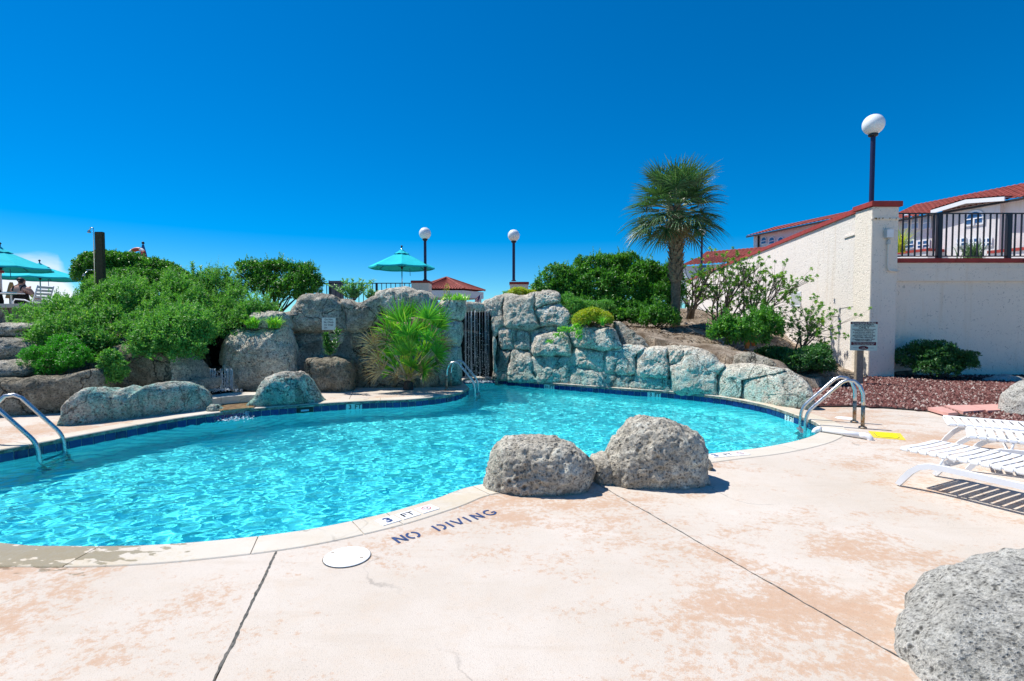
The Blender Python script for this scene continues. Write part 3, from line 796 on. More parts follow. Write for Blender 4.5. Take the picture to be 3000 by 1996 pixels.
# ------------------------------------------------------------------ rocks
def zoomed(x0, y0, k): return lambda pts: [(x0 + x * k, y0 + y * k) for x, y in pts]
Z2, Z3, Z4 = zoomed(0, 900, 0.3189), zoomed(600, 800, 0.2678), zoomed(1000, 640, 0.2296)
Z5, Z6, ZN = zoomed(1250, 820, 0.2679), zoomed(1750, 700, 0.33156), zoomed(1380, 1180, 0.3182)
def fbm(p, s, o=4):
    return noise.fractal(Vector(p) * s, 1.0, 2.0, o, noise_basis='PERLIN_ORIGINAL')
def stone(name, poly, yfun, front, back, mat, parent, nb=100, nr=24, pw=3.0, amp=0.035, seed=0, grow=1.0, pit=0.0, fine=0.35, round_=0.5):
    """a rounded stone: outline traced as seen, given its own depth in front of and behind its widest section"""
    P = resample(catmull(poly, 6), n=nb)
    if poly_area(P) < 0: P = P[::-1]
    c = P.mean(0)
    # area centroid
    x, y = P[:, 0], P[:, 1]; x1, y1 = np.roll(x, -1), np.roll(y, -1); cr = x * y1 - x1 * y; A = cr.sum() / 2
    c = np.array([((x + x1) * cr).sum(), ((y + y1) * cr).sum()]) / (6 * A)
    P = c + (P - c) * grow
    yf = yfun if callable(yfun) else (lambda px, py: yfun)
    V = []; Fc = []
    def ring(r, h):
        for (px, py) in c + (P - c) * r:
            y0 = yf(px, py)
            for _ in range(2):
                w = at_y(px, py, y0)
            V.append([w.x, w.y - h, w.z])
    rs = [math.sin(0.5 * math.pi * i / nr) ** 0.9 for i in range(nr, 0, -1)]
    for r in rs: ring(r, front * max(0.0, 1 - r ** pw) ** round_)
    ring(1e-3, front)
    nf = len(rs) + 1
    nbk = max(4, nr // 2)
    rb_ = [math.sin(0.5 * math.pi * i / nbk) for i in range(nbk - 1, 0, -1)]
    for r in rb_: ring(r, -back * max(0.0, 1 - r ** pw) ** 0.5)
    ring(1e-3, -back)
    V = np.array(V)
    for i in range(nf - 1):
        for k in range(nb): Fc.append((i * nb + k, i * nb + (k + 1) % nb, (i + 1) * nb + (k + 1) % nb, (i + 1) * nb + k))
    prev = 0
    for i in range(nf, nf + len(rb_) + 1):
        for k in range(nb): Fc.append((prev * nb + (k + 1) % nb, prev * nb + k, i * nb + k, i * nb + (k + 1) % nb))
        prev = i
    cen = V.mean(0)
    D = V - cen; D /= np.linalg.norm(D, axis=1)[:, None] + 1e-9
    sd = Vector((seed * 3.17, seed * 1.31, seed * 2.3))
    for i in range(len(V)):
        p = Vector(V[i]) + sd
        d = amp * fbm(p, 1.9, 3) + amp * fine * fbm(p, 7.0, 3) + 0.018 * fbm(p, 17.0, 2)
        if pit:
            dd = noise.voronoi(p * 7.5)[0][0]
            gate = fbm(p, 2.2, 2)
            if gate > 0.02: d -= pit * max(0.0, 1 - dd / 0.33) * min(1.0, gate * 5)
        V[i] += D[i] * d
    return mesh(name, V, Fc, mat, parent, smooth=True)

# the long wall along the pool: its foot follows the tiles, its face leans back
foot_x = [1340, 1440, 1486, 1580, 1670, 1750, 1850, 1962, 2095, 2161, 2250, 2330, 2400]
foot_y = [14.9, 14.7, 14.45, 13.95, 13.5, 13.1, 12.6, 12.1, 11.45, 10.95, 10.15, 9.75, 9.6]
def wall_y(lean=0.22, add=0.05):
    def f(px, py):
        y = float(np.interp(px, foot_x, foot_y))
        z = at_y(px, py, y).z
        return y + add + lean * max(0.0, z)
    return f
rw = thing('rock_wall', (2.5, 13.2, -0.2), 'pitted boulder wall with teal stains rising from the right side of the pool', 'rock wall')
R_ = [
 (Z5, [(610,270),(700,200),(850,152),(862,180),(838,290),(842,400),(850,480),(805,540),(765,620),(722,640),(690,420),(660,345),(600,330)], 0.22, 0),
 (Z5, [(858,172),(930,158),(1060,182),(1172,150),(1176,290),(1187,370),(1217,470),(1237,510),(1120,545),(1000,532),(900,522),(847,500),(840,400),(838,290)], 0.34, 0),
 (Z5, [(1170,160),(1230,130),(1330,123),(1420,148),(1452,190),(1450,242),(1390,266),(1290,286),(1200,316),(1178,300)], 0.30, 0),
 (Z5, [(1188,332),(1290,293),(1400,273),(1500,288),(1562,340),(1562,420),(1520,502),(1430,504),(1330,502),(1250,507),(1220,462),(1194,400)], 0.32, 1),
 (Z5, [(803,540),(922,534),(932,650),(942,752),(880,762),(808,748),(797,640)], 0.20, 2),
 (Z5, [(920,538),(1000,533),(1112,548),(1132,640),(1144,740),(1132,772),(1000,772),(943,760),(933,650)], 0.20, 1),
 (Z5, [(1122,553),(1200,541),(1380,512),(1500,508),(1560,520),(1560,600),(1430,575),(1270,590),(1170,615),(1146,660),(1128,600)], 0.06, 2),
 (Z5, [(1150,650),(1182,608),(1280,578),(1400,558),(1500,572),(1562,650),(1572,760),(1557,832),(1400,828),(1250,828),(1158,822),(1138,750)], 0.34, 1),
 (Z5, [(1548,500),(1602,478),(1760,508),(2000,518),(2062,558),(2114,660),(2114,752),(2000,773),(1900,778),(1800,752),(1640,747),(1590,692),(1565,640),(1530,580)], 0.36, 2),
 (Z6, [(150,738),(232,748),(332,828),(432,898),(468,962),(400,974),(210,984),(196,900),(158,830)], 0.22, 3),
 (Z5, [(928,778),(1000,768),(1112,788),(1152,840),(1163,980),(1183,1060),(1213,1124),(1050,1122),(888,1108),(888,990),(908,880)], 0.22, 1),
 (Z5, [(812,765),(907,765),(920,800),(900,880),(888,990),(886,1104),(800,1098),(728,1084),(738,980),(788,860)], 0.16, 3),
 (Z5, [(1162,838),(1400,843),(1562,838),(1562,950),(1550,1080),(1542,1146),(1380,1140),(1215,1124),(1185,1040),(1163,960)], 0.20, 1),
 (Z5, [(1568,828),(1640,758),(1800,753),(1900,783),(1942,800),(1932,900),(1922,992),(1820,984),(1700,950),(1578,922)], 0.20, 1),
 (Z5, [(1550,1060),(1573,928),(1700,955),(1850,993),(1932,1000),(1952,1010),(1990,1030),(1995,1120),(1985,1180),(1800,1170),(1590,1150),(1546,1146)], 0.16, 1),
 (Z5, [(1990,1030),(2080,1052),(2130,1058),(2130,1190),(2100,1194),(1990,1182)], 0.15, 1),
 (Z6, [(0,1000),(64,995),(54,1100),(52,1165),(0,1160),(-30,1150),(-24,1040)], 0.14, 2),
 (Z6, [(60,1000),(130,968),(240,943),(332,943),(424,958),(352,1010),(337,1090),(327,1192),(280,1207),(180,1202),(90,1182),(48,1150)], 0.26, 4),
 (Z6, [(0,1168),(60,1163),(180,1203),(322,1208),(282,1260),(272,1324),(100,1322),(0,1314),(-30,1310),(-30,1180)], 0.17, 1),
 (Z6, [(350,1020),(430,963),(560,952),(612,968),(612,1060),(622,1110),(612,1228),(540,1228),(430,1222),(338,1202),(335,1100)], 0.28, 1),
 (Z6, [(610,958),(742,973),(742,1040),(702,1087),(623,1112),(612,1040)], 0.26, 0),
 (Z6, [(743,1040),(780,988),(850,973),(930,988),(1002,1018),(1072,1080),(1122,1110),(1082,1160),(1062,1220),(1047,1320),(1032,1394),(880,1376),(700,1364),(648,1332),(618,1230),(623,1118),(710,1090)], 0.34, 1),
 (Z6, [(288,1260),(350,1213),(500,1223),(612,1233),(642,1310),(657,1360),(500,1354),(320,1338),(268,1310)], 0.16, 1),
 (Z6, [(1068,1170),(1110,1130),(1200,1108),(1330,1103),(1480,1113),(1642,1150),(1560,1168),(1380,1183),(1252,1212),(1232,1290),(1227,1436),(1130,1420),(1038,1398),(1048,1300)], 0.28, 4),
 (Z6, [(1238,1220),(1330,1183),(1500,1163),(1652,1158),(1742,1198),(1822,1268),(1854,1350),(1852,1440),(1800,1500),(1600,1500),(1400,1480),(1260,1448),(1228,1380),(1233,1290)], 0.46, 4),
 (Z6, [(1150,1060),(1230,1028),(1350,1016),(1450,1038),(1542,1090),(1548,1122),(1400,1112),(1250,1112),(1130,1118)], 0.30, 3),
 (Z6, [(610,955),(700,943),(830,948),(872,970),(790,990),(745,1006)], 0.22, 0),
]
rmat = ['rock_grey', 'rock_teal_bounce', 'rock_teal_bounce_strong', 'rock_grey_dark', 'rock_grey']
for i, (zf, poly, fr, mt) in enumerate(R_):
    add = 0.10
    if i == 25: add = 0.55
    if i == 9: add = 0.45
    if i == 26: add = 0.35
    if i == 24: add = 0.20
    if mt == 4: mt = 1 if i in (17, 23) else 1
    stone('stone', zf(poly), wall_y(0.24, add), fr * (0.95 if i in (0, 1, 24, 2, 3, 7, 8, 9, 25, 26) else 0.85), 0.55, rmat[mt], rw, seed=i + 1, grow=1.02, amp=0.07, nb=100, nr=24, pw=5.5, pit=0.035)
# dark mortared mass behind the stones
g = G(); cols = list(range(1450, 2260, 60)); Vb = []
for px in cols:
    y = float(np.interp(px, foot_x, foot_y))
    topz = float(np.interp(px, [1450, 1560, 1700, 1900, 2100, 2260], [1.9, 1.8, 1.1, 0.95, 0.7, 0.3]))
    for z in (-0.3, topz * 0.5, topz):
        p = at_y(px, 1000, y + 0.17 + 0.24 * max(0, z)); Vb.append((p.x, p.y, z))
    p = at_y(px, 1000, y + 1.4); Vb.append((p.x, p.y, topz))
g.add(Vb, [(i * 4 + k, (i + 1) * 4 + k, (i + 1) * 4 + k + 1, i * 4 + k + 1) for i in range(len(cols) - 1) for k in range(3)])
g.build('mortar_core', 'rock_grey_dark', rw)

# grotto with the main waterfall
gr = thing('grotto', (-1.6, 14, -0.2), 'stacked boulders forming the left jamb and dark recess of the tall waterfall', 'rock grotto')
def jamb(px, py): return 13.55 + 0.018 * max(0, px - 1310)
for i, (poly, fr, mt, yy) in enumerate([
 ([(180,215),(300,183),(382,193),(428,260),(428,330),(402,420),(360,452),(250,444),(180,420),(150,300)], 0.35, 'rock_teal_bounce', 13.6),
 ([(186,440),(362,456),(388,540),(388,640),(352,732),(200,753),(176,650)], 0.32, 'rock_teal_bounce_strong', 13.5),
 ([(-20,620),(90,540),(180,500),(182,740),(192,757),(100,775),(-20,760)], 0.22, 'rock_teal_bounce', 13.4),
 ([(106,800),(200,758),(352,733),(368,820),(378,950),(378,1100),(352,1152),(200,1165),(60,1165),(88,950)], 0.34, 'rock_teal_bounce_strong', 13.3)]):
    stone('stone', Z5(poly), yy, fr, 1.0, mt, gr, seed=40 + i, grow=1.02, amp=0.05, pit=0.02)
stone('lip_stone', Z5([(425,250),(520,246),(605,258),(642,290),(650,340),(600,352),(520,346),(425,345)]), 15.2, 0.12, 0.5, 'rock_grey', gr, seed=50, amp=0.03)
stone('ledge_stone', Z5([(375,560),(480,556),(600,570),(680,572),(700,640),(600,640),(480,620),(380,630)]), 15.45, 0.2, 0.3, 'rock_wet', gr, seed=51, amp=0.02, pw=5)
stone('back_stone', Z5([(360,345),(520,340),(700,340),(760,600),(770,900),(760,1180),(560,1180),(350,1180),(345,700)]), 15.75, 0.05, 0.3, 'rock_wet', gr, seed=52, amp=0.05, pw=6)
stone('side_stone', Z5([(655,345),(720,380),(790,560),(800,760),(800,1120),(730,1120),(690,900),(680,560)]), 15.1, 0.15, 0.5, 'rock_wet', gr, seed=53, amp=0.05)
stone('wet_streak_stone', Z5([(722,640),(760,650),(768,720),(740,760),(745,900),(770,980),(800,1080),(760,1090),(735,1020),(725,880)]), 14.75, 0.10, 0.2, 'rock_teal_bounce_strong', gr, seed=54, amp=0.03)

def falls(name, label, x0, x1, ytop, ybot, y, nst, seed, thin=0.006, spread=0.05):
    r = random.Random(seed)
    top0, top1 = at_y(x0, ytop, y), at_y(x1, ytop, y)
    zb = at_y(x0, ybot, y).z
    o = thing(name, (top0.x, y, zb), label, 'waterfall')
    g = G()
    for k in range(nst):
        t = r.random(); p = top0.lerp(top1, t)
        zt = p.z; zl = zt - (zt - zb) * (1.0 if r.random() < 0.75 else r.uniform(0.3, 0.9))
        w = thin * r.uniform(0.35, 1.3); m = 9; out = r.uniform(0.0, spread); ph = r.uniform(0, 6.28)
        pts = []; rad = []
        for i in range(m):
            f = i / (m - 1)
            pts.append((p.x + 0.012 * math.sin(f * 7 + ph) * f, y - 0.02 - out * math.sqrt(f), zt + (zl - zt) * f)); rad.append(w * (0.5 + 0.5 * abs(math.sin(f * 9 + ph))))
        g.tube(pts, rad, 5)
    g.build('strand', 'falling_water', o, smooth=True)
    g = G()
    for k in range(nst * 18):
        t = r.random(); p = top0.lerp(top1, t); f = r.random() ** 0.6
        c = Vector((p.x + r.gauss(0, 0.03), y - 0.03 - spread * r.random() * 1.6, p.z + (zb - p.z) * f)); s = r.uniform(0.003, 0.008)
        g.add([c + Vector((s, 0, 0)), c + Vector((-s, 0, 0)), c + Vector((0, s, 0)), c + Vector((0, -s, 0)), c + Vector((0, 0, 2.2 * s)), c + Vector((0, 0, -1.6 * s))],
              [(0, 2, 4), (2, 1, 4), (1, 3, 4), (3, 0, 4), (2, 0, 5), (1, 2, 5), (3, 1, 5), (0, 3, 5)])
    d = g.build('droplets', 'falling_water', o); d['kind'] = 'stuff'
    g = G(); mid_ = top0.lerp(top1, 0.5); wd = (top1 - top0).length * 0.55
    for k in range(nst * 12):     # foam and splash where it lands
        c = Vector((mid_.x + r.gauss(0, wd * 0.7), y - 0.10 - abs(r.gauss(0, wd * 0.55)), max(zb, WATER_Z if zb < 0.05 else zb) + 0.012 + abs(r.gauss(0, 0.02)))); s = r.uniform(0.006, 0.02)
        g.add([c + Vector((s, 0, 0)), c + Vector((-s, 0, 0)), c + Vector((0, s, 0)), c + Vector((0, -s, 0)), c + Vector((0, 0, 0.6 * s)), c + Vector((0, 0, -0.6 * s))],
              [(0, 2, 4), (2, 1, 4), (1, 3, 4), (3, 0, 4), (2, 0, 5), (1, 2, 5), (3, 1, 5), (0, 3, 5)])
    d = g.build('foam', 'foam_white', o, smooth=True); d['kind'] = 'stuff'
    return o
falls('waterfall', 'tall thin waterfall dropping through the dark rock grotto into the pool', 1362, 1432, 911, 1118, 14.95, 22, 4, 0.0055, 0.10)
falls('waterfall', 'small cascade over dark rock behind the concrete slab on the left', 604, 684, 1080, 1142, 11.55, 34, 5, 0.008, 0.05)
falls('waterfall', 'low fringe of water spilling over blue tiles between two boulders', 655, 730, 1204, 1224, 9.62, 22, 6, 0.007, 0.02)

# left-hand rockwork
lr = thing('rock_cliff', (-4, 12.5, 0), 'grey boulder cliff behind the palmetto carrying the small white sign', 'rock cliff')
C_ = [
 (Z3, [(215,1000),(220,900),(265,740),(310,660),(400,605),(480,608),(620,628),(800,618),(900,600),(962,760),(1002,900),(1008,1000),(990,1120),(860,1250),(700,1290),(560,1290),(380,1285),(330,1180),(280,1050)], 12.2, 0.62, 'rock_grey', 0.03),
 (Z3, [(430,590),(470,520),(520,460),(600,423),(740,418),(860,433),(912,480),(944,560),(920,620),(800,640),(600,640),(450,612)], 12.45, 0.42, 'rock_grey', 0.02),
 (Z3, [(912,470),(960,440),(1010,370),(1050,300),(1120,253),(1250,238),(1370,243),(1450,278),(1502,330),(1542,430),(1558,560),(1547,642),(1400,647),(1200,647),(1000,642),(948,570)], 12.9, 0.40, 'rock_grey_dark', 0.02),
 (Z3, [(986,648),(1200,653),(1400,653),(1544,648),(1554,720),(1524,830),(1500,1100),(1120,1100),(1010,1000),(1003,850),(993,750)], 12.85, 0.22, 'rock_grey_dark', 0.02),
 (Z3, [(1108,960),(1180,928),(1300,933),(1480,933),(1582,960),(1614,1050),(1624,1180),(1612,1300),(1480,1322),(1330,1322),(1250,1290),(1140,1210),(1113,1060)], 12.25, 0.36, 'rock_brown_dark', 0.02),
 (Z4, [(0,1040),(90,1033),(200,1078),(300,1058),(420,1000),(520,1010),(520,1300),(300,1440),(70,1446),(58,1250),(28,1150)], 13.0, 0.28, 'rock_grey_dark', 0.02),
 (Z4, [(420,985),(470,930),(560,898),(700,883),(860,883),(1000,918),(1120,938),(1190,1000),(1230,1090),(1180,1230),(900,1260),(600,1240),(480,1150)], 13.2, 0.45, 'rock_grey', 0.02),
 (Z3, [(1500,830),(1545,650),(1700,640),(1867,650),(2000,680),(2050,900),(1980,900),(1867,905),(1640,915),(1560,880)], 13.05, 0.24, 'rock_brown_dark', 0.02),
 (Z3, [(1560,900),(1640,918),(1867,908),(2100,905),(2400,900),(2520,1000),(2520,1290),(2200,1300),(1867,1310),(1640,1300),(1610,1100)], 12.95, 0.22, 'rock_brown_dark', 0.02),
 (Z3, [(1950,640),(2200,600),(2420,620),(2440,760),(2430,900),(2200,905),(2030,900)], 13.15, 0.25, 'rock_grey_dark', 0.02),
 (Z3, [(215,1010),(290,1020),(330,1080),(350,1190),(380,1290),(330,1300),(310,1200),(260,1120)], 11.75, 0.2, 'rock_grey', 0.02),
]
for i, (zf, poly, yy, fr, mt, pit) in enumerate(C_):
    stone('stone', zf(poly), yy, fr, 0.7, mt, lr, seed=60 + i, grow=1.015, amp=0.07, pit=pit, nb=110, nr=26)
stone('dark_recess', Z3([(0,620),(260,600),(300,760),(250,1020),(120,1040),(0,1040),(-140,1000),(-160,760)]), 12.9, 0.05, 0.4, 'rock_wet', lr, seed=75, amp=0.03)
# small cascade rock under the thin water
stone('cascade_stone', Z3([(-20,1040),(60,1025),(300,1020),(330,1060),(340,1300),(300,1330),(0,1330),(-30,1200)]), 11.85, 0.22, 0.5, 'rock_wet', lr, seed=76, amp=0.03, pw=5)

la = thing('rock_retaining_wall', (-8, 10, 0), 'low shaded rock retaining wall below the leafy slope on the left', 'rock wall')
A_ = [
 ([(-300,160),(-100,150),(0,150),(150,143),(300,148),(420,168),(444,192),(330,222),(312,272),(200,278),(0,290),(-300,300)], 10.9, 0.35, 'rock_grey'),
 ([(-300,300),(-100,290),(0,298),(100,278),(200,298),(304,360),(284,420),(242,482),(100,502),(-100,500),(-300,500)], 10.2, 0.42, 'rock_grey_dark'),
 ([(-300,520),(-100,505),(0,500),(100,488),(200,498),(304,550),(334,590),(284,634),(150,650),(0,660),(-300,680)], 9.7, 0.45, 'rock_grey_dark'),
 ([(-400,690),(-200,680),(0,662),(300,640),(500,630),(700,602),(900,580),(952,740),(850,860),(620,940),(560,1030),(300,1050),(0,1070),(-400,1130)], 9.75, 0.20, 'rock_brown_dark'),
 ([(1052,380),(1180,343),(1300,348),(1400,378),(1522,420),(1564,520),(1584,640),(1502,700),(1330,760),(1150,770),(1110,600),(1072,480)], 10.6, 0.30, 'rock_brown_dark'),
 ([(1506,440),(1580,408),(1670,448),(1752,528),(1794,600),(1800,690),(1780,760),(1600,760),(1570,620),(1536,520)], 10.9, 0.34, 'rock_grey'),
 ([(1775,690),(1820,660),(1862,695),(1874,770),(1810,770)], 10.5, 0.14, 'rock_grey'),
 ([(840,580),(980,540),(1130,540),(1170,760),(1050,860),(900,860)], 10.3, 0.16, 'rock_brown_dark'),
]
for i, (poly, yy, fr, mt) in enumerate(A_):
    yf = yy if i != 3 else (lambda px, py: 9.05 + 0.0016 * px)
    stone('stone', Z2(poly), yf, fr, 0.8, mt, la, seed=80 + i, grow=1.015, amp=0.05, pit=0.02, pw=4)

# free-standing boulders
def boulder(label, poly, yf, front, back, mat, seed, **kw):
    o = stone('boulder', poly, yf, front, back, mat, None, seed=seed, **kw)
    return tag(o, label, 'boulder', 'boulders around the pool')
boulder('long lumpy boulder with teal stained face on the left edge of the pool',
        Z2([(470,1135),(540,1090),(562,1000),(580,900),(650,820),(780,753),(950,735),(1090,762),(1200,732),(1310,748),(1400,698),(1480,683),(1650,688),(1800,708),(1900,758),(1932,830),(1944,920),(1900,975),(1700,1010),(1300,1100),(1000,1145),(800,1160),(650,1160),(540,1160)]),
        lambda px, py: float(np.interp(px, [170, 620], [8.15, 9.72])), 0.32, 0.45, 'rock_teal_bounce_strong', 90, nb=110, nr=22, amp=0.05, pw=2.6, pit=0.03)
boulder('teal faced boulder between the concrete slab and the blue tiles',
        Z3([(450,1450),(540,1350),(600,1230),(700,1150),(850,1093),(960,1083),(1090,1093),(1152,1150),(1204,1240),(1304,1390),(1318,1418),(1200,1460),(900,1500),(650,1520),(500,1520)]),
        lambda px, py: float(np.interp(px, [720, 950], [10.0, 10.62])), 0.34, 0.5, 'rock_teal_bounce_strong', 91, nb=96, nr=20, amp=0.05, pw=2.4, pit=0.02)
boulder('lower of the two pitted grey boulders on the near pool edge',
        ZN([(130,745),(150,640),(170,540),(210,430),(280,350),(420,318),(600,323),(780,343),(930,378),(1040,448),(1110,530),(1128,600),(1100,720),(1080,800),(1010,850),(850,890),(600,900),(400,890),(250,840)]),
        5.16, 0.34, 0.42, 'rock_boulder', 92, nb=150, nr=44, amp=0.035, pw=3.0, pit=0.045, fine=0.6)
bb = boulder('taller of the two pitted grey boulders on the near pool edge',
        ZN([(1225,560),(1235,470),(1290,388),(1340,298),(1400,218),(1540,148),(1720,150),(1900,184),(2045,250),(2108,340),(2142,450),(2150,600),(2140,720),(2080,790),(1950,830),(1700,835),(1450,815),(1270,765),(1228,660)]),
        5.36, 0.36, 0.46, 'rock_boulder', 93, nb=150, nr=44, amp=0.04, pw=2.8, pit=0.045, fine=0.6)
stone('low_shoulder', ZN([(1105,520),(1180,480),(1250,470),(1320,560),(1320,760),(1250,780),(1180,785),(1120,750),(1105,620)]), 5.36, 0.22, 0.3, 'rock_boulder', bb, seed=94, nb=80, nr=20, amp=0.02, pit=0.02)
stone('toe_stone', ZN([(2130,540),(2150,480),(2185,520),(2215,570),(2205,610),(2160,620)]), 5.75, 0.1, 0.15, 'rock_boulder', bb, seed=95, amp=0.01)

def dome(label, cx, cy, rx, ry, h, mat, seed, n=120, m=48, rot=0.0, e=2.3):
    V = []; Fc = []
    for i in range(m + 1):
        ph = 0.5 * math.pi * i / m
        for k in range(n):
            a = 2 * math.pi * k / n
            ce, se = math.cos(ph), math.sin(ph)
            r_ = ce ** (2 / e); z = h * se ** (2 / e) - 0.06 + 0.06 * se
            x, y = rx * r_ * math.cos(a), ry * r_ * math.sin(a)
            p = Vector((cx + x * math.cos(rot) - y * math.sin(rot), cy + x * math.sin(rot) + y * math.cos(rot), z))
            q = p + Vector((seed * 2.1, seed * 0.7, seed))
            d = 0.09 * fbm(q, 1.3, 3) + 0.03 * fbm(q, 6, 4)
            dd = noise.voronoi(q * 8.5)[0][0]; gt = fbm(q, 2.0, 2)
            if gt > 0.0: d -= 0.035 * max(0, 1 - dd / 0.35) * min(1, gt * 5)
            nv = Vector((x / rx ** 2, y / ry ** 2, (z + 0.02) / h ** 2)).normalized()
            V.append(p + Vector((nv.x * math.cos(rot) - nv.y * math.sin(rot), nv.x * math.sin(rot) + nv.y * math.cos(rot), nv.z)) * d)
    for i in range(m):
        for k in range(n): Fc.append((i * n + k, i * n + (k + 1) % n, (i + 1) * n + (k + 1) % n, (i + 1) * n + k))
    o = mesh('boulder', V, Fc, mat, None, smooth=True)
    return tag(o, label, 'boulder', 'boulders around the pool')
dome('broad pale boulder on the deck in the near right corner', 3.66, 2.40, 1.80, 0.84, 0.47, 'rock_pale', 5, n=220, m=80)
dome('pale boulder at the edge of the red gravel beside the stepping stones', 9.22, 8.95, 0.55, 0.5, 0.62, 'rock_pale', 9, e=2.8)
dome('rounded pale boulder low in the gravel against the far right wall', 13.0, 13.6, 0.7, 0.35, 0.24, 'rock_pale', 12, n=60, m=20)

# stream slab: a short concrete bridge over the spillway
c0 = [at_z(px, py, 0.17) for px, py in [(600, 1162), (660, 1152), (720, 1149), (775, 1149), (800, 1150)]]
c1 = [at_z(px, py, 0.17) for px, py in [(604, 1172), (660, 1163), (720, 1158), (775, 1157), (800, 1158)]]
g = G(); V = []
for a, b in zip(c0, c1): V += [(a.x, a.y, 0.17), (b.x, b.y, 0.17), (b.x, b.y, 0.03), (a.x, a.y, 0.03)]
g.add(V, [(i * 4 + k, i * 4 + (k + 1) % 4, (i + 1) * 4 + (k + 1) % 4, (i + 1) * 4 + k) for i in range(len(c0) - 1) for k in range(4)] + [(0, 1, 2, 3), tuple((len(c0) - 1) * 4 + k for k in (3, 2, 1, 0))])
o = g.build('concrete_slab', 'coping_concrete'); tag(o, 'short curved concrete slab bridging the stream between the two teal boulders', 'slab')
pa = [at_z(px, py, 0.0) for px, py in [(615, 1186), (690, 1179), (770, 1178), (740, 1198), (690, 1202), (645, 1207)]]
g = G().prism([(p.x, p.y, 0.004) for p in pa], (0, 0, 0.02)); tag(g.build('stream', 'stream_water'), kind='structure')
# rim stones either side of the spillway
o = stone('boulder', Z3([(60,1445),(120,1440),(180,1500),(160,1530),(60,1540),(20,1500)]), 9.45, 0.1, 0.2, 'rock_teal_bounce_strong', None, seed=97, amp=0.02)
tag(o, 'small dark wet boulder at the foot of the spillway by the long boulder', 'boulder', 'boulders around the pool')
# skimmer mouth below the second boulder
p = TIL[skim]; t = TT[skim]; nrm = np.array([t[1], -t[0]]); cpt = Vector((p[0] + t[0] * 0.08, p[1] + t[1] * 0.08, -0.125)); tv = Vector((t[0], t[1], 0)); nv = Vector((nrm[0], nrm[1], 0))
sk = thing('skimmer', cpt, 'dark skimmer opening framed by a teal lip in the blue tile band', 'skimmer')
g = G(); g.obox(cpt - nv * 0.006, tv * 0.155, nv * 0.004, Vector((0, 0, 0.06))); g.build('mouth', 'edging_black', sk)
g = G(); g.obox(cpt - nv * 0.014 + Vector((0, 0, 0.0)), tv * 0.075, nv * 0.004, Vector((0, 0, 0.018))); g.build('weir_flap', 'shutter_blue', sk)
g = G(); g.obox(cpt - nv * 0.02 + Vector((0, 0, 0.085)), tv * 0.19, nv * 0.03, Vector((0, 0, 0.012))); g.build('lip', 'rock_teal_bounce_strong', sk)

# ------------------------------------------------------------------ boundary wall, pillar, railing
PY = 14.3
pl, pr = at_y(2549, 900, PY).x, at_y(2626, 900, PY).x
ptop = at_y(2590, 606, PY).z
WDIR = Vector((0.153, 1, 0)).normalized(); WN = Vector((-WDIR.y, WDIR.x, 0))
W0 = Vector((pl + 0.01, PY + 0.06, 0))
wl = 28.0
lw = thing('boundary_wall', (W0.x, W0.y, -0.3), 'long tall cream stucco wall with red cap running back behind the shrubs', 'wall')
wtop = ptop
def along(d, off, z): p = W0 + WDIR * d - WN * off; return Vector((p.x, p.y, z))
g = G(); g.prism([along(0, 0, -0.4), along(wl, 0, -0.4), along(wl, 0.3, -0.4), along(0, 0.3, -0.4)], (0, 0, wtop + 0.4)); g.build('wall_face', 'stucco_cream', lw)
for k in range(14):       # cap laid in lengths
    a, b = wl * k / 14 + 0.004, wl * (k + 1) / 14 - 0.004
    g = G(); g.prism([along(a, -0.06, wtop + 0.003), along(b, -0.06, wtop + 0.003), along(b, 0.36, wtop + 0.003), along(a, 0.36, wtop + 0.003)], (0, 0, 0.13)); g.build('cap_piece', 'red_cap', lw)
g = G(); g.prism([along(0.2, -0.035, wtop - 0.62), along(1.5, -0.035, wtop - 0.62), along(1.5, 0.02, wtop - 0.62), along(0.2, 0.02, wtop - 0.62)], (0, 0, 0.05)); g.build('ledge', 'stucco_cream', lw)
# settlement crack stepping down the stucco
def wall_pt(px, py, off=-0.004):
    d = ray(px, py); q = W0 - WN * off; o = Vector((0, 0, CAM_H)); t_ = (q - o).dot(WN) / d.dot(WN); return o + d * t_
ck = [(2528, 640), (2526, 720), (2528, 800), (2526, 896), (2500, 898), (2480, 901), (2462, 903), (2460, 926), (2432, 928)]
for a_, b_ in zip(ck, ck[1:]):
    m_ = ((a_[0] + b_[0]) / 2 + 0.8, (a_[1] + b_[1]) / 2 + 0.5); G().tube([wall_pt(*a_), wall_pt(*m_), wall_pt(*b_)], 0.0065, 4).build('crack', 'joint_dark', lw)
# louvre vent
vc = None
for d in np.arange(2, 12, 0.02):
    p = along(d, 0, 0); 
    if (p.x / p.y) < (2330 - 1500) / 1516.0: vc = d; break
z0, z1 = at_y(2330, 897, along(vc, 0, 0).y).z, at_y(2330, 858, along(vc, 0, 0).y).z
vt = thing('wall_vent', along(vc, 0, z0), 'white louvred vent grille set in the cream wall above the shrubs', 'vent')
g = G()
for (d0, d1, za, zb) in ((-0.5, 0.5, z1 - 0.04, z1 + 0.02), (-0.5, 0.5, z0 - 0.02, z0 + 0.04), (-0.5, -0.44, z0, z1), (0.44, 0.5, z0, z1)):
    g.prism([along(vc + d0, -0.02, za), along(vc + d1, -0.02, za), along(vc + d1, 0.01, za), along(vc + d0, 0.01, za)], (0, 0, zb - za))
g.build('frame', 'white_paint', vt)
g = G(); g.prism([along(vc - 0.45, -0.004, z0), along(vc + 0.45, -0.004, z0), along(vc + 0.45, 0.0, z0), along(vc - 0.45, 0.0, z0)], (0, 0, z1 - z0)); g.build('backing', 'grey_plastic', vt)
nl = 9
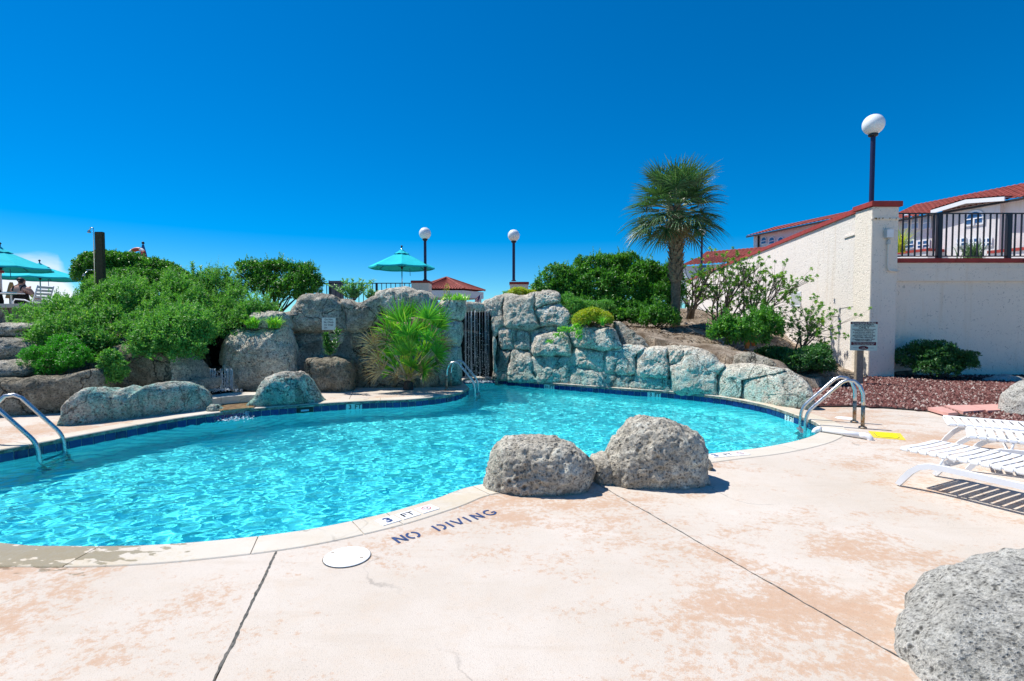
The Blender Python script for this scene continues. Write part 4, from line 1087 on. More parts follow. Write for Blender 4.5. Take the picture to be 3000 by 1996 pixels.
for k in range(nl):
    z = z0 + 0.05 + (z1 - z0 - 0.1) * (k + 0.5) / nl
    g = G(); g.prism([along(vc - 0.44, -0.022, z - 0.012), along(vc + 0.44, -0.022, z - 0.012), along(vc + 0.44, -0.006, z + 0.016), along(vc - 0.44, -0.006, z + 0.016)], (0, 0, 0.008)); g.build('louvre', 'grey_plastic', vt)

pi = thing('pillar', ((pl + pr) / 2, PY + 0.35, -0.3), 'square cream stucco pillar with red cap where the two walls meet', 'pillar')
G().box(pl, pr, PY, PY + 0.72, -0.4, ptop, 0.012).build('shaft', 'stucco_shade', pi)
G().box(pl - 0.05, pr + 0.07, PY - 0.06, PY + 0.78, ptop + 0.006, ptop + 0.15, 0.012).build('cap', 'red_cap', pi)
zz = at_y(2590, 641, PY).z
G().box(pl - 0.02, pr + 0.004, PY - 0.03, PY + 0.05, zz - 0.03, zz + 0.03, 0.01).build('ledge', 'stucco_shade', pi)
rnd = random.Random(8); g = G()
for k in range(9):
    x = rnd.uniform(pl + 0.03, pr - 0.03); h = rnd.uniform(0.03, 0.12); w = rnd.uniform(0.006, 0.02)
    g.box(x - w, x + w, PY - 0.034, PY - 0.0315, zz - 0.03 + rnd.uniform(0, .03) - h * 0.0, zz + 0.02)
g.build('rust_marks', 'rust_stain', pi)
# electrical box and conduit
bx0, bx1 = at_y(2594, 690, PY - 0.08).x, at_y(2615, 690, PY - 0.08).x
zb0, zb1 = at_y(2600, 699, PY).z, at_y(2600, 673, PY).z
eb = thing('electrical_box', ((bx0 + bx1) / 2, PY - 0.06, zb0), 'cream electrical box with conduit on the pillar below the lamp', 'electrical box')
G().box(bx0, bx1, PY - 0.11, PY - 0.002, zb0, zb1, 0.012).build('box', 'grey_plastic', eb)
G().box(bx0 + 0.015, bx1 + 0.004, PY - 0.124, PY - 0.111, zb0 + 0.01, zb1 - 0.01, 0.005).build('cover', 'cover_white', eb)
xm = at_y(2599, 720, PY).x
zc = at_y(2600, 795, PY).z
pp = [(xm, PY - 0.05, zb0)] + [(xm, PY - 0.05, zb0 - 0.15)] + arc((xm, PY - 0.05, zb0 - 0.2), (xm, PY - 0.05, zc), (xm + 0.3, PY - 0.05, zc), 0.12) + [(at_y(2629, 798, PY).x, PY - 0.05, zc)]
G().tube(pp, 0.026, 10).build('conduit', 'stucco_shade', eb, smooth=True)
G().box(xm - 0.04, xm + 0.04, PY - 0.085, PY - 0.002, zb0 - 0.17, zb0 - 0.06, 0.01).build('elbow_fitting', 'grey_plastic', eb)

RY = 14.78
xr = 21.0
rtop = at_y(2800, 771, RY).z
zt = at_y(2800, 825, RY).z
rwll = thing('retaining_wall', (12, RY, -0.3), 'shaded cream retaining wall with red cap and overhanging band on the right', 'wall')
G().box(pr + 0.003, xr, RY, RY + 0.3, -0.4, rtop).build('wall_face', 'stucco_shade', rwll)
G().box(pr + 0.003, xr, RY - 0.07, RY - 0.002, zt, rtop, 0.006).build('band', 'stucco_shade', rwll)
G().box(pr + 0.003, xr, RY - 0.085, RY - 0.071, at_y(2800, 786, RY).z - 0.02, at_y(2800, 786, RY).z + 0.004).build('reveal', 'stucco_shade', rwll)
x = pr + 0.003
while x < xr:
    G().box(x + 0.002, min(x + 1.9, xr) - 0.002, RY - 0.12, RY + 0.33, rtop + 0.003, rtop + 0.125, 0.008).build('cap_piece', 'red_cap', rwll); x += 1.9

def railing(label, p0, p1, z0, z1, step, posts, rad=0.011, kind='railing', post_r=0.03):
    p0, p1 = Vector(p0), Vector(p1); d = p1 - p0; L_ = d.length; d.normalize(); n_ = Vector((-d.y, d.x, 0))
    t = thing(kind, (p0.x, p0.y, z0), label, 'railing')
    def bar(a, b, za, zb, w): 
        g = G(); c = p0 + d * (a + b) / 2; g.obox((c.x, c.y, (za + zb) / 2), d * ((b - a) / 2), n_ * w, Vector((0, 0, (zb - za) / 2))); return g
    bar(0, L_, z1 - 0.035, z1, 0.02).build('top_rail', 'black_metal', t)
    bar(0, L_, z0 + 0.06, z0 + 0.09, 0.017).build('bottom_rail', 'black_metal', t)
    for s in posts: bar(s - post_r, s + post_r, z0, z1 - 0.036, post_r).build('post', 'black_metal', t)
    s = step; g0 = None
    while s < L_:
        if all(abs(s - q) > step * 0.45 for q in posts):
            c = p0 + d * s
            if g0 is None:
                g = G(); g.obox((0, 0, 0), d * rad, n_ * rad, Vector((0, 0, (z1 - z0 - 0.13) / 2)))
                o = g.build('baluster', 'black_metal', t, local=True); g0 = o.data
                o.location = Vector((c.x, c.y, (z0 + 0.09 + z1 - 0.036) / 2)) - base_of(t)
            else: share('baluster', g0, t, (c.x, c.y, (z0 + 0.09 + z1 - 0.036) / 2))
        s += step
    return t
rz0, rz1 = rtop + 0.13, at_y(2800, 624, RY + 0.1).z
px_post = [at_y(q, 700, RY + 0.1).x for q in (2751, 2954)]
x0 = pr + 0.02
railing('black metal railing on top of the right-hand retaining wall', (x0, RY + 0.1, 0), (xr, RY + 0.1, 0), rz0, rz1, 0.178, [p - x0 for p in px_post] + [px_post[1] - x0 + 1.95 * k for k in (1, 2)], 0.016, post_r=0.055)

# ------------------------------------------------------------------ globe lamps
def lamp(label, base, h, rg, rp):
    t = thing('globe_lamp', base, label, 'lamp', 'white globe lamps on dark poles')
    b = Vector(base)
    G().lathe([(rp * 1.7, 0.0), (rp * 1.7, 0.03), (rp, 0.05), (rp, h)], b, 16).build('pole', 'navy_metal', t, smooth=False)
    G().lathe([(rp * 1.05, h - 0.02), (rg * 0.42, h + 0.01), (rg * 0.46, h + 0.05), (rg * 0.40, h + 0.075)], b, 20).build('collar', 'black_metal', t, smooth=True)
    prof = [(max(1e-3, rg * math.sin(math.pi * i / 24)), h + 0.05 + rg - rg * math.cos(math.pi * i / 24)) for i in range(2, 25)]
    G().lathe(prof, b, 36).build('globe', 'globe_white', t, smooth=True)
lb = at_y(2553, 590, PY + 0.3)
rg = 28.5 * (PY + 0.3) / F_PX
lamp('large globe lamp standing on the cream pillar at right', (lb.x, PY + 0.3, ptop + 0.152), at_y(2553, 400, PY + 0.3).z - ptop - 0.152, rg, 0.062)
LY = 22.6
for px, yb, yt, nm in ((1246, 822, 705, 'globe lamp on the red capped post beside the teal umbrella'), (1505, 824, 711, 'globe lamp on the red capped post beside the large hedge')):
    p = at_y(px, yb, LY); lamp(nm, p, at_y(px, yt, LY).z - p.z, 0.255, 0.062)
d4 = None
for d in np.arange(8, 28, 0.02):
    p = along(d, 0, 0)
    if p.x / p.y < (2046 - 1500) / 1516.0: d4 = d; break
p = along(d4, 0.15, wtop + 0.14); lamp('globe lamp half hidden behind the palm fronds on the long wall', p, at_y(2048, 692, p.y).z - p.z, 0.26, 0.075)
for (xa, xb, yt, nm) in ((1203, 1258, 822, 'short cream post with red cap below the left of the two far lamps'), (1492, 1550, 826, 'short cream post with red cap next to the yellow cushion plant')):
    a, b = at_y(xa, yt, LY - 0.4), at_y(xb, yt, LY - 0.4)
    t = thing('pillar', ((a.x + b.x) / 2, LY, 1.8), nm, 'pillar')
    G().box(a.x + 0.03, b.x - 0.03, LY - 0.38, LY + 0.42, 1.7, a.z - 0.10, 0.01).build('shaft', 'stucco_shade', t)
    G().box(a.x, b.x, LY - 0.42, LY + 0.46, a.z - 0.098, a.z, 0.015).build('cap', 'red_cap', t)
a = at_y(930, 829, 21.5); b = at_y(1205, 829, 21.5)
railing('black railing along the far terrace below the single umbrella', (a.x, 21.5, 0), (b.x, 21.5, 0), a.z - 1.05, a.z, 0.19, [0.55, 2.45], 0.013, post_r=0.04)
a = at_y(1985, 884, 27); b = at_y(2050, 884, 27)
railing('short black railing glimpsed between palm trunk and bare shrub', (a.x, 27, 0), (b.x, 27, 0), 1.9, at_y(2000, 878, 27).z, 0.2, [0.1, 0.6], 0.013, post_r=0.03)

# ------------------------------------------------------------------ gazebo
GY = 42.0
gc = at_y(1308, 815, GY); ez = at_y(1345, 848, 39.5).z; R6 = 3.15
gz_ = thing('gazebo', (gc.x, GY, 2.0), 'white open gazebo with red tiled hip roof beyond the waterfall', 'gazebo')
hx = [Vector((gc.x + R6 * math.cos(R(2 + 60 * k)), GY + R6 * math.sin(R(2 + 60 * k)), ez)) for k in range(6)]
ap = Vector((gc.x, GY, gc.z))
def tiled_face(A, B, T0, T1, rows, cols, h=0.05):
    """roof slope A-B (eave) to T0-T1 (top) with rows of curved tiles"""
    V = []; Fc = []; nx, ny = cols * 4, rows
    nrm = (B - A).cross(T0 - A).normalized()
    if nrm.z < 0: nrm = -nrm
    for j in range(ny):
        for e in (0, 1):
            f = (j + e) / ny
            for i in range(nx + 1):
                s = i / nx; lo = A.lerp(B, s); hi = T0.lerp(T1, s); p = lo.lerp(hi, f)
                V.append(p + nrm * (h * abs(math.sin(math.pi * s * cols)) + (0.035 if e == 0 else 0.0)))
    for j in range(2 * ny - 1):
        for i in range(nx): Fc.append((j * (nx + 1) + i, j * (nx + 1) + i + 1, (j + 1) * (nx + 1) + i + 1, (j + 1) * (nx + 1) + i))
    return V, Fc
for k in range(6):
    A, B = hx[k], hx[(k + 1) % 6]
    V, Fc = tiled_face(A, B, ap, ap, 9, 14, 0.05); mesh('roof_slope', V, Fc, 'roof_red', gz_)
    G().tube([A + Vector((0, 0, 0.06)), ap + Vector((0, 0, 0.06))], 0.08, 6).build('ridge', 'roof_red', gz_)
    c = Vector((gc.x, GY, 0)); a_, b_ = A.lerp(Vector((gc.x, GY, ez)), 0.05), B.lerp(Vector((gc.x, GY, ez)), 0.05)
    g = G(); g.prism([a_ - Vector((0, 0, 0.08)), b_ - Vector((0, 0, 0.08)), b_ - Vector((0, 0, 0.62)), a_ - Vector((0, 0, 0.62))], (Vector((gc.x, GY, ez)) - (a_ + b_) / 2).normalized() * 0.12); g.build('fascia', 'fascia_white', gz_)
    p = A.lerp(Vector((gc.x, GY, ez)), 0.16)
    G().box(p.x - 0.16, p.x + 0.16, p.y - 0.16, p.y + 0.16, 1.9, ez - 0.55).build('post', 'fascia_white', gz_)
G().lathe([(R6 * 0.93, 0), (R6 * 0.93, 0.02)], (gc.x, GY, ez - 0.12), 6).build('ceiling', 'fascia_white', gz_)
fl = at_y(1406, 866, 40.0)
ft = thing('flag', fl, 'small striped flag with blue canton hanging from the gazebo corner', 'flag')
G().tube([fl + Vector((0.12, 0, 0.25)), fl + Vector((-0.1, 0, -0.7))], 0.02, 6).build('staff', 'white_paint', ft)
for k in range(7):
    f0, f1 = k / 7, (k + 1) / 7
    def fp(s, f): return fl + Vector((0.1 - 0.62 * s * 0.75 - 0.16 * f, 0.05 * math.sin(6 * s), 0.15 - 0.55 * f - 0.75 * s * (0.6 + 0.3 * f)))
    s0 = 0.45 if k < 4 else 0.0
    V = [fp(s, f) for s in np.linspace(s0, 1, 6) for f in (f0, f1)]
    mesh('stripe', V, [(2 * i, 2 * i + 2, 2 * i + 3, 2 * i + 1) for i in range(5)], 'flag_red' if k % 2 == 0 else 'flag_white', ft)
V = [fp(s, f) for s in np.linspace(0, 0.45, 5) for f in (0, 4 / 7)]
mesh('canton', V, [(2 * i, 2 * i + 2, 2 * i + 3, 2 * i + 1) for i in range(4)], 'flag_blue', ft)

# ------------------------------------------------------------------ buildings behind the wall
FD = Vector((-0.33, 0.944, 0)).normalized(); FN = Vector((-FD.y, FD.x, 0))     # along the facade, and out of it towards the court
F0 = Vector((0.989 * 36, 36, 0))
if FN.dot(-F0) < 0: FN = -FN
def fac(px, py, off=0.0):
    d = ray(px, py); o = Vector((0, 0, CAM_H)); q = F0 + FN * off
    t = (q - o).dot(FN) / d.dot(FN); return o + d * t
def spos(p): return (p - F0).dot(FD)
def fpt(s, z, off=0.0): v = F0 + FD * s + FN * off; return Vector((v.x, v.y, z))
def fbox(parent, name, s0, s1, z0, z1, o0, o1, mat):
    g = G(); g.prism([fpt(s0, z0, o0), fpt(s1, z0, o0), fpt(s1, z0, o1), fpt(s0, z0, o1)], (0, 0, z1 - z0)); return g.build(name, mat, parent)
def window(parent, px0, px1, pyt, pyb, arch=False, shutter=False, panes=2):
    a, b = fac(px1, pyt), fac(px0, pyb); s0, s1 = spos(a), spos(b); z1, z0 = a.z, b.z
    # s runs right to left in the photo
    sm, rr = (s0 + s1) / 2, abs(s1 - s0) / 2; zc_ = z1 - rr if arch else z1
    def outline(k, off):
        P = [fpt(sm - rr * k, z0 - rr * (k - 1), off), fpt(sm - rr * k, zc_, off)]
        if arch: P += [fpt(sm - rr * k * math.cos(t), zc_ + rr * k * math.sin(t), off) for t in np.linspace(0.2, math.pi - 0.2, 9)]
        else: P = [fpt(sm - rr * k, z0 - rr * (k - 1), off), fpt(sm - rr * k, z1 + rr * (k - 1), off), fpt(sm + rr * k, z1 + rr * (k - 1), off), fpt(sm + rr * k, z0 - rr * (k - 1), off)]; return P
        return P + [fpt(sm + rr * k, zc_, off), fpt(sm + rr * k, z0 - rr * (k - 1), off)]
    w = G().prism(outline(1.22, 0.03), FN * 0.06).build('window', 'window_frame', parent)
    G().prism(outline(0.92, 0.094), FN * 0.02).build('pane', 'shutter_blue' if shutter else 'window_glass', w)
    for k in range(1, panes):
        s = s0 + (s1 - s0) * k / panes; fbox(w, 'mullion', s - 0.05, s + 0.05, z0, zc_ if arch else z1, 0.118, 0.16, 'window_frame')
    zm = z0 + (z1 - z0) * 0.42; fbox(w, 'transom', s0, s1, zm - 0.04, zm + 0.04, 0.118, 0.158, 'window_frame')
    return w
def roof(parent, s0, s1, ez_, over, depth, rise, cols):
    A, B = fpt(s0, ez_, over), fpt(s1, ez_, over); T0, T1 = fpt(s0, ez_ + rise, -depth), fpt(s1, ez_ + rise, -depth)
    V, Fc = tiled_face(A, B, T0, T1, 10, cols, 0.07); r_ = mesh('roof', V, Fc, 'roof_red', parent)
    fbox(r_, 'gutter', s0, s1, ez_ - 0.16, ez_ - 0.02, over - 0.12, over + 0.02, 'dark_trim')
    return r_
b1 = thing('apartment_building', fpt(4, 3.3), 'near cream apartment building with red roof and large arched window behind the railing', 'building', 'apartment buildings')
sA, sB = -12.0, spos(fac(2600, 640))
z_e = fac(2960, 590).z
fbox(b1, 'wall', sA, sB, 0, z_e, -9, 0, 'stucco_far')
sbay0, sbay1 = spos(fac(2942, 600)), spos(fac(2772, 610))
roof(b1, sA, sB + 0.4, z_e, 0.7, 4.0, 1.9, 60)
zp = fac(2862, 588, 0.5).z; zl = fac(2778, 608, 0.5).z
g = G(); mid = (sbay0 + sbay1) / 2; g.prism([fpt(sbay0, 0, 0.45), fpt(sbay1, 0, 0.45), fpt(sbay1, zl, 0.45), fpt(mid, zp, 0.45), fpt(sbay0, zl, 0.45)], -FN * 0.447); g.build('bay', 'stucco_far', b1)
for (sa, sb, za, zb) in ((sbay0 - 0.5, mid, zl - 0.15, zp + 0.05), (mid, sbay1 + 0.5, zp + 0.05, zl - 0.15)):
    V, Fc = tiled_face(fpt(sa, za + 0.1, 1.0), fpt(sb, zb + 0.1, 1.0), fpt(sa, za + 0.6, -4.5), fpt(sb, zb + 0.6, -4.5), 10, 9, 0.07); mesh('bay_roof', V, Fc, 'roof_red', b1)
    g = G(); g.prism([fpt(sa, za - 0.2, 0.98), fpt(sb, zb - 0.2, 0.98), fpt(sb, zb + 0.09, 0.98), fpt(sa, za + 0.09, 0.98)], -FN * 0.12); g.build('bargeboard', 'window_frame', b1)
    g = G(); g.prism([fpt(sa, za + 0.06, 0.86), fpt(sb, zb + 0.06, 0.86), fpt(sb, zb + 0.5, -3), fpt(sa, za + 0.5, -3)], (0, 0, -0.03)); g.build('soffit', 'stucco_far', b1)
_F0 = F0; F0 = F0 + FN * 0.447
window(b1, 2832, 2882, 616, 660, arch=True)
for a in ((2806, 2830), (2842, 2868), (2880, 2906)): window(b1, a[0], a[1], 698, 722)
F0 = _F0
for a in ((2645, 2662), (2673, 2693), (2706, 2728)): window(b1, a[0], a[1], 628, 672, arch=True, shutter=True, panes=1)
for a in ((2640, 2652), (2652, 2678), (2690, 2722)): window(b1, a[0], a[1], 704, 728)
for (pa_, pb_, y0) in ((2630, 2718, 728), (2900, 3060, 718)):
    a, b = fac(pb_, y0, 2.2), fac(pa_, y0, 2.2); fbox(b1, 'balcony', spos(a), spos(b), 0, a.z - 0.2, 0.5, 2.2, 'stucco_far'); fbox(b1, 'balcony_cap', spos(a) - 0.1, spos(b) + 0.1, a.z - 0.195, a.z, 0.45, 2.3, 'red_cap')
sd = spos(fac(2738, 640)); g = G(); g.tube([fpt(sd, 3, 0.1), fpt(sd, z_e - 0.1, 0.1)], 0.07, 8); g.build('downpipe', 'dark_trim', b1)

b2 = thing('apartment_building', fpt(22, 3.3), 'far cream apartment building with arched windows rising behind the sloping wall top', 'building', 'apartment buildings')
e2 = fac(2215, 690).z; s2a, s2b = spos(fac(2540, 660)), spos(fac(2208, 690))
fbox(b2, 'wall', s2a, s2b, 0, e2, -9, 0, 'stucco_far'); roof(b2, s2a, s2b + 0.5, e2, 0.6, 3.6, 1.25, 30)
for a in ((2232, 2246), (2255, 2270), (2281, 2296)): window(b2, a[0], a[1], 694, 716, arch=True, panes=1)
sd = spos(fac(2224, 700)); g = G(); g.tube([fpt(sd, 3, 0.1), fpt(sd, e2 - 0.1, 0.1)], 0.1, 8); g.build('downpipe', 'dark_trim', b2)
b3 = thing('pool_house', fpt(30, 2.0), 'low white pool house with sloping red tiled roof behind the bare shrubs', 'building')
q0, q1 = at_y(1990, 782, 52), at_y(2260, 722, 46)
A, B = Vector((q0.x, 52, at_y(1990, 780, 52).z)), Vector((q1.x + 4, 44, at_y(1990, 780, 52).z))
T0, T1 = A + Vector((3.4, 5, 1.35)), B + Vector((3.4, 5, 1.35))
V, Fc = tiled_face(A, B, T0, T1, 12, 36, 0.07); mesh('roof', V, Fc, 'roof_red', b3)
V, Fc = tiled_face(A + Vector((3.6, 5.2, 1.25)), B + Vector((3.6, 5.2, 1.25)), A + Vector((6, 9, 2.6)), B + Vector((6, 9, 2.6)), 8, 30, 0.07); mesh('upper_roof', V, Fc, 'roof_red', b3)
dd = (B - A); g = G(); g.prism([A + Vector((0.35, 0.5, -3.6)), B + Vector((0.35, 0.5, -3.6)), B + Vector((0.35, 0.5, 0)), A + Vector((0.35, 0.5, 0))], (4, 6, 0)); g.build('wall', 'fascia_white', b3)
g = G(); p0 = at_y(2058, 786, 50.4); g.box(p0.x - 0.35, p0.x + 0.35, 50.35, 50.5, p0.z - 0.5, p0.z + 0.3); g.build('window', 'window_glass', b3)

# ------------------------------------------------------------------ ladders
def ladder(label, base, step, reach, hs_=1.0):
    """base: foot of the first rail; step: vector to the second; reach: horizontal run from foot to the water"""
    b = Vector(base); st = Vector(step); rv = Vector(reach); L_ = rv.length; u = rv.normalized()
    t = thing('pool_ladder', b, label, 'ladder', 'steel pool ladders')
    def P(q, s, z): return b + st * q + u * s + Vector((0, 0, z * hs_ if z > 0 else z))
    for q in (0, 1):
        pts = [P(q, 0, 0.30)]
        ring = [(0.0, 0.36), (0.005, 0.46), (0.045, 0.56), (0.12, 0.625), (0.21, 0.635), (0.29, 0.60)]
        pts += [P(q, s, z) for s, z in ring]
        k0, k1 = (L_ - 0.10, 0.22), (L_, -0.75)
        pts += arc(P(q, 0.29, 0.60), P(q, L_ - 0.02, 0.16), P(q, L_ + 0.02, -0.75), 0.13, 6) + [P(q, L_ + 0.03, -0.8)]
        G().tube(pts, 0.027, 12).build('rail', 'steel_rail', t, smooth=True)
        G().tube([P(q, 0, 0.0), P(q, 0, 0.16), P(q, 0, 0.302)], 0.0275, 12).build('rail_foot', 'steel_foot', t, smooth=True)
        G().lathe([(0.058, 0.0), (0.058, 0.012), (0.045, 0.024), (0.026, 0.028)], P(q, 0, 0.0), 20).build('flange', 'steel_foot', t, smooth=True)
    for z in (-0.16, -0.42, -0.68):
        c = P(0.5, L_ + 0.01, z); G().obox(c, st * 0.47, u * 0.04, Vector((0, 0, 0.012))).build('step', 'steel_rail', t)
    return t
a, b = at_z(2501, 1236), at_z(2527, 1254)
ladder('steel pool ladder by the white pipe and yellow hatch on the right', b, (a - b).normalized() * 0.48, Vector((-0.92, 0.39, 0)).normalized() * 0.78, 1.15)
fw = at_z(208, 1312, WATER_Z); nw = at_z(118, 1345, WATER_Z)
ld = Vector((0.87, 0.45, 0)).normalized(); sv = (fw - nw).normalized() * 0.5
ladder('steel pool ladder at the left edge of the picture', nw - ld * 0.74, sv, ld * 0.74, 1.28)
a, b = at_z(1309, 1142), at_z(1327, 1131)
ladder('steel pool ladder on the little peninsula beside the waterfall', a, (b - a).normalized() * 0.5, Vector((1, 0.02, 0)) * 0.68, 1.04)

# ------------------------------------------------------------------ loungers
def make_lounger(loc, ang, label):
    t = thing('sun_lounger', loc, label, 'lounger', 'white strap loungers', rz=ang)
    L_, W = 1.92, 0.32; H = 0.37
    def M(g, name, mat='white_paint', smooth=True): return g.build(name, mat, t, smooth=smooth, local=True)
    fr = [(0.03, -W, H), (L_, -W, H)]
    for s in (-1, 1):
        M(G().tube([(0.02, s * W, H), (L_, s * W, H)], 0.016, 10), 'side_tube')
    for xx in (0.02, 0.98, L_): M(G().tube([(xx, -W, H - 0.012), (xx, W, H - 0.012)], 0.014, 8), 'cross_tube')
    for s in (-1, 1):
        # arched sled leg: flat bar, foot splayed forward, running back below the bed
        path = [(0.02, 0.0), (0.07, 0.085), (0.13, 0.165), (0.20, 0.225), (0.28, 0.255), (0.40, 0.262), (0.9, 0.255), (1.45, 0.25), (1.60, 0.235), (1.70, 0.18), (1.78, 0.08), (1.82, 0.0)]
        V = []; w, hh = 0.022, 0.026
        for i, (x, z) in enumerate(path):
            x0, z0 = path[max(i - 1, 0)]; x1, z1 = path[min(i + 1, len(path) - 1)]
            tx, tz = x1 - x0, z1 - z0; l = math.hypot(tx, tz); nx, nz_ = -tz / l, tx / l
            y0 = s * (W + 0.035)
            for (a, b) in ((-w, -hh), (w, -hh), (w, hh), (-w, hh)): V.append((x + nx * b, y0 + a, max(0.002, z + nz_ * b)))
        Fc = [(i * 4 + k, i * 4 + (k + 1) % 4, (i + 1) * 4 + (k + 1) % 4, (i + 1) * 4 + k) for i in range(len(path) - 1) for k in range(4)] + [(3, 2, 1, 0), tuple((len(path) - 1) * 4 + k for k in range(4))]
        M(G().add(V, Fc), 'leg_bow', smooth=False)
        for xx in (0.36, 1.0, 1.5): M(G().tube([(xx, s * (W + 0.035), 0.27), (xx + 0.02, s * W, H - 0.01)], 0.011, 6), 'bracket')
    for xx in (0.34, 1.46): M(G().tube([(xx, -W - 0.03, 0.25), (xx, W + 0.03, 0.25)], 0.014, 8), 'brace')
    # vinyl straps, wrapped round both side tubes
    ww = 0.029; n_ = 24; me = None
    for k in range(n_):
        xx = 0.055 + k * (L_ - 0.09) / (n_ - 1)
        prof = [(-W - 0.004, H - 0.022), (-W - 0.021, H - 0.008), (-W - 0.016, H + 0.014), (-W + 0.02, H + 0.020), (0, H + 0.013), (W - 0.02, H + 0.020), (W + 0.016, H + 0.014), (W + 0.021, H - 0.008), (W + 0.004, H - 0.022)]
        if me is None:
            V = [];
            for (y, z) in prof: V += [(-ww, y, z), (ww, y, z), (ww, y, z - 0.004), (-ww, y, z - 0.004)]
            Fc = [(i * 4 + q, i * 4 + (q + 1) % 4, (i + 1) * 4 + (q + 1) % 4, (i + 1) * 4 + q) for i in range(len(prof) - 1) for q in range(4)] + [(3, 2, 1, 0), tuple((len(prof) - 1) * 4 + q for q in range(4))]
            o = M(G().add(V, Fc), 'strap', 'white_vinyl', False); me = o.data; o.location = (xx, 0, 0)
        else:
            o = bpy.data.objects.new('strap', me); COL.objects.link(o); o.parent = t; o.location = (xx, 0, 0)
    return t
def lounger_at(pl_, pb_, dirv, label, H=0.37):
    a, b = at_z(*pl_, H), at_z(*pb_, H)
    d = Vector((dirv[0], dirv[1], 0)).normalized(); mid_ = (a + b) / 2
    return make_lounger((mid_.x, mid_.y, 0), math.atan2(d.y, d.x), label)
lounger_at((2630, 1312), (2736, 1292), (0.45, -0.89), 'nearest white strap lounger with its slatted shadow on the deck')
lounger_at((2822, 1276), (2834, 1254), (0.77, -0.64), 'middle white strap lounger of the row at right')
lounger_at((2778, 1243), (2754, 1219), (0.82, -0.57), 'farthest white strap lounger nearest the pink stepping stones')

# ------------------------------------------------------------------ writing
def text_mesh(body, size, width=None, bold=0.0):
    cu = bpy.data.curves.new('txt', 'FONT'); cu.body = body; cu.size = size; cu.align_x = 'CENTER'; cu.align_y = 'CENTER'; cu.offset = bold; cu.resolution_u = 3
    ob = bpy.data.objects.new('txt', cu); COL.objects.link(ob)
    dg = bpy.context.evaluated_depsgraph_get(); me = bpy.data.meshes.new_from_object(ob.evaluated_get(dg))
    V = np.array([tuple(v.co) for v in me.vertices]) if len(me.vertices) else np.zeros((0, 3)); Fc = [tuple(p.vertices) for p in me.polygons]
    bpy.data.objects.remove(ob); bpy.data.curves.remove(cu); bpy.data.meshes.remove(me)
    if width and len(V): V[:, 0] *= width / (V[:, 0].max() - V[:, 0].min())
    return V, Fc
def lettering(name, body, size, c, xv, yv, mat, parent, width=None, bold=0.0):
    V, Fc = text_mesh(body, size, width, bold)
    c, xv, yv = Vector(c), Vector(xv).normalized(), Vector(yv).normalized()
    return mesh(name, [c + xv * v[0] + yv * v[1] for v in V], Fc, mat, parent)
# waterline depth marks
for k, (o, c, xv, body) in marks.items():
    nrm = Vector((0, 0, 1)).cross(xv)
    V, Fc = text_mesh(body, 0.125 if body != '3½' else 0.09, None, 0.003)
    c2 = c - base_of(basin)
    me_o = mesh('depth_mark', [c + xv * v[0] + Vector((0, 0, 1)) * v[1] for v in V], Fc, 'ink_black', None)
    me_o.parent = o; me_o.matrix_parent_inverse = (Matrix.Translation(base_of(basin)) @ Matrix.Translation(o.location) @ Matrix.Rotation(o.rotation_euler.z, 4, 'Z')).inverted()

# deck depth marker: three white tiles let into the coping
def deck_mark(label, pts_px, seed=0):
    cs = [at_z(*p) for p in pts_px]; xv = (cs[-1] - cs[0]).normalized(); yv = Vector((-xv.y, xv.x, 0))
    t = thing('depth_marker', (cs[0].x, cs[0].y, 0), label, 'depth marker')
    for c, body in zip(cs, ('3', 'FT', None)):
        G().obox((c.x, c.y, 0.002), xv * 0.083, yv * 0.072, Vector((0, 0, 0.0035))).build('tile', 'cover_white', t)
        z = 0.0066
        if body: lettering('letters', body, 0.14 if body == '3' else 0.115, (c.x, c.y, z), xv, yv, 'ink_blue' if body == '3' else 'ink_black', t, bold=0.006 if body == '3' else 0.002)
        else:
            g = G(); n_ = 28
            V = [];
            for k in range(n_):
                a = 2 * math.pi * k / n_
                for r_ in (0.036, 0.043): V.append(Vector((c.x, c.y, z)) + xv * math.cos(a) * r_ + yv * (math.sin(a) * r_ + 0.012))
            g.add(V, [(2 * k, 2 * ((k + 1) % n_), 2 * ((k + 1) % n_) + 1, 2 * k + 1) for k in range(n_)]); g.build('prohibition_ring', 'ink_red', t)
            g = G(); cc = Vector((c.x, c.y, z + 0.0006)) + yv * 0.012
            for (p, q, w) in (((-0.02, 0.012), (0.0, 0.0), 0.004), ((0.0, 0.0), (0.022, 0.01), 0.003), ((0.0, 0.0), (0.008, -0.018), 0.003)):
                a_, b_ = cc + xv * p[0] + yv * p[1], cc + xv * q[0] + yv * q[1]; dv = (b_ - a_).normalized(); pv = Vector((-dv.y, dv.x, 0)) * w; g.add([a_ - pv, b_ - pv, b_ + pv, a_ + pv], [(0, 1, 2, 3)])
            dv = (xv * -1 + yv).normalized() * 0.036; pv = (xv + yv).normalized() * 0.003; g.add([cc - dv - pv, cc - dv + pv, cc + dv + pv, cc + dv - pv], [(0, 1, 2, 3)])
            g.build('diver_symbol', 'ink_black', t)
            lettering('letters', 'NO DIVING', 0.016, Vector((c.x, c.y, z)) - yv * 0.045, xv, yv, 'ink_black', t)
    return t
deck_mark('white 3 FT depth marker with red no-diving symbol on the near coping', [(1137, 1526), (1195, 1509), (1251, 1492)])
deck_mark('white 3 FT depth marker on the coping beyond the taller near boulder', [(2096, 1336), (2133, 1333), (2170, 1330)])
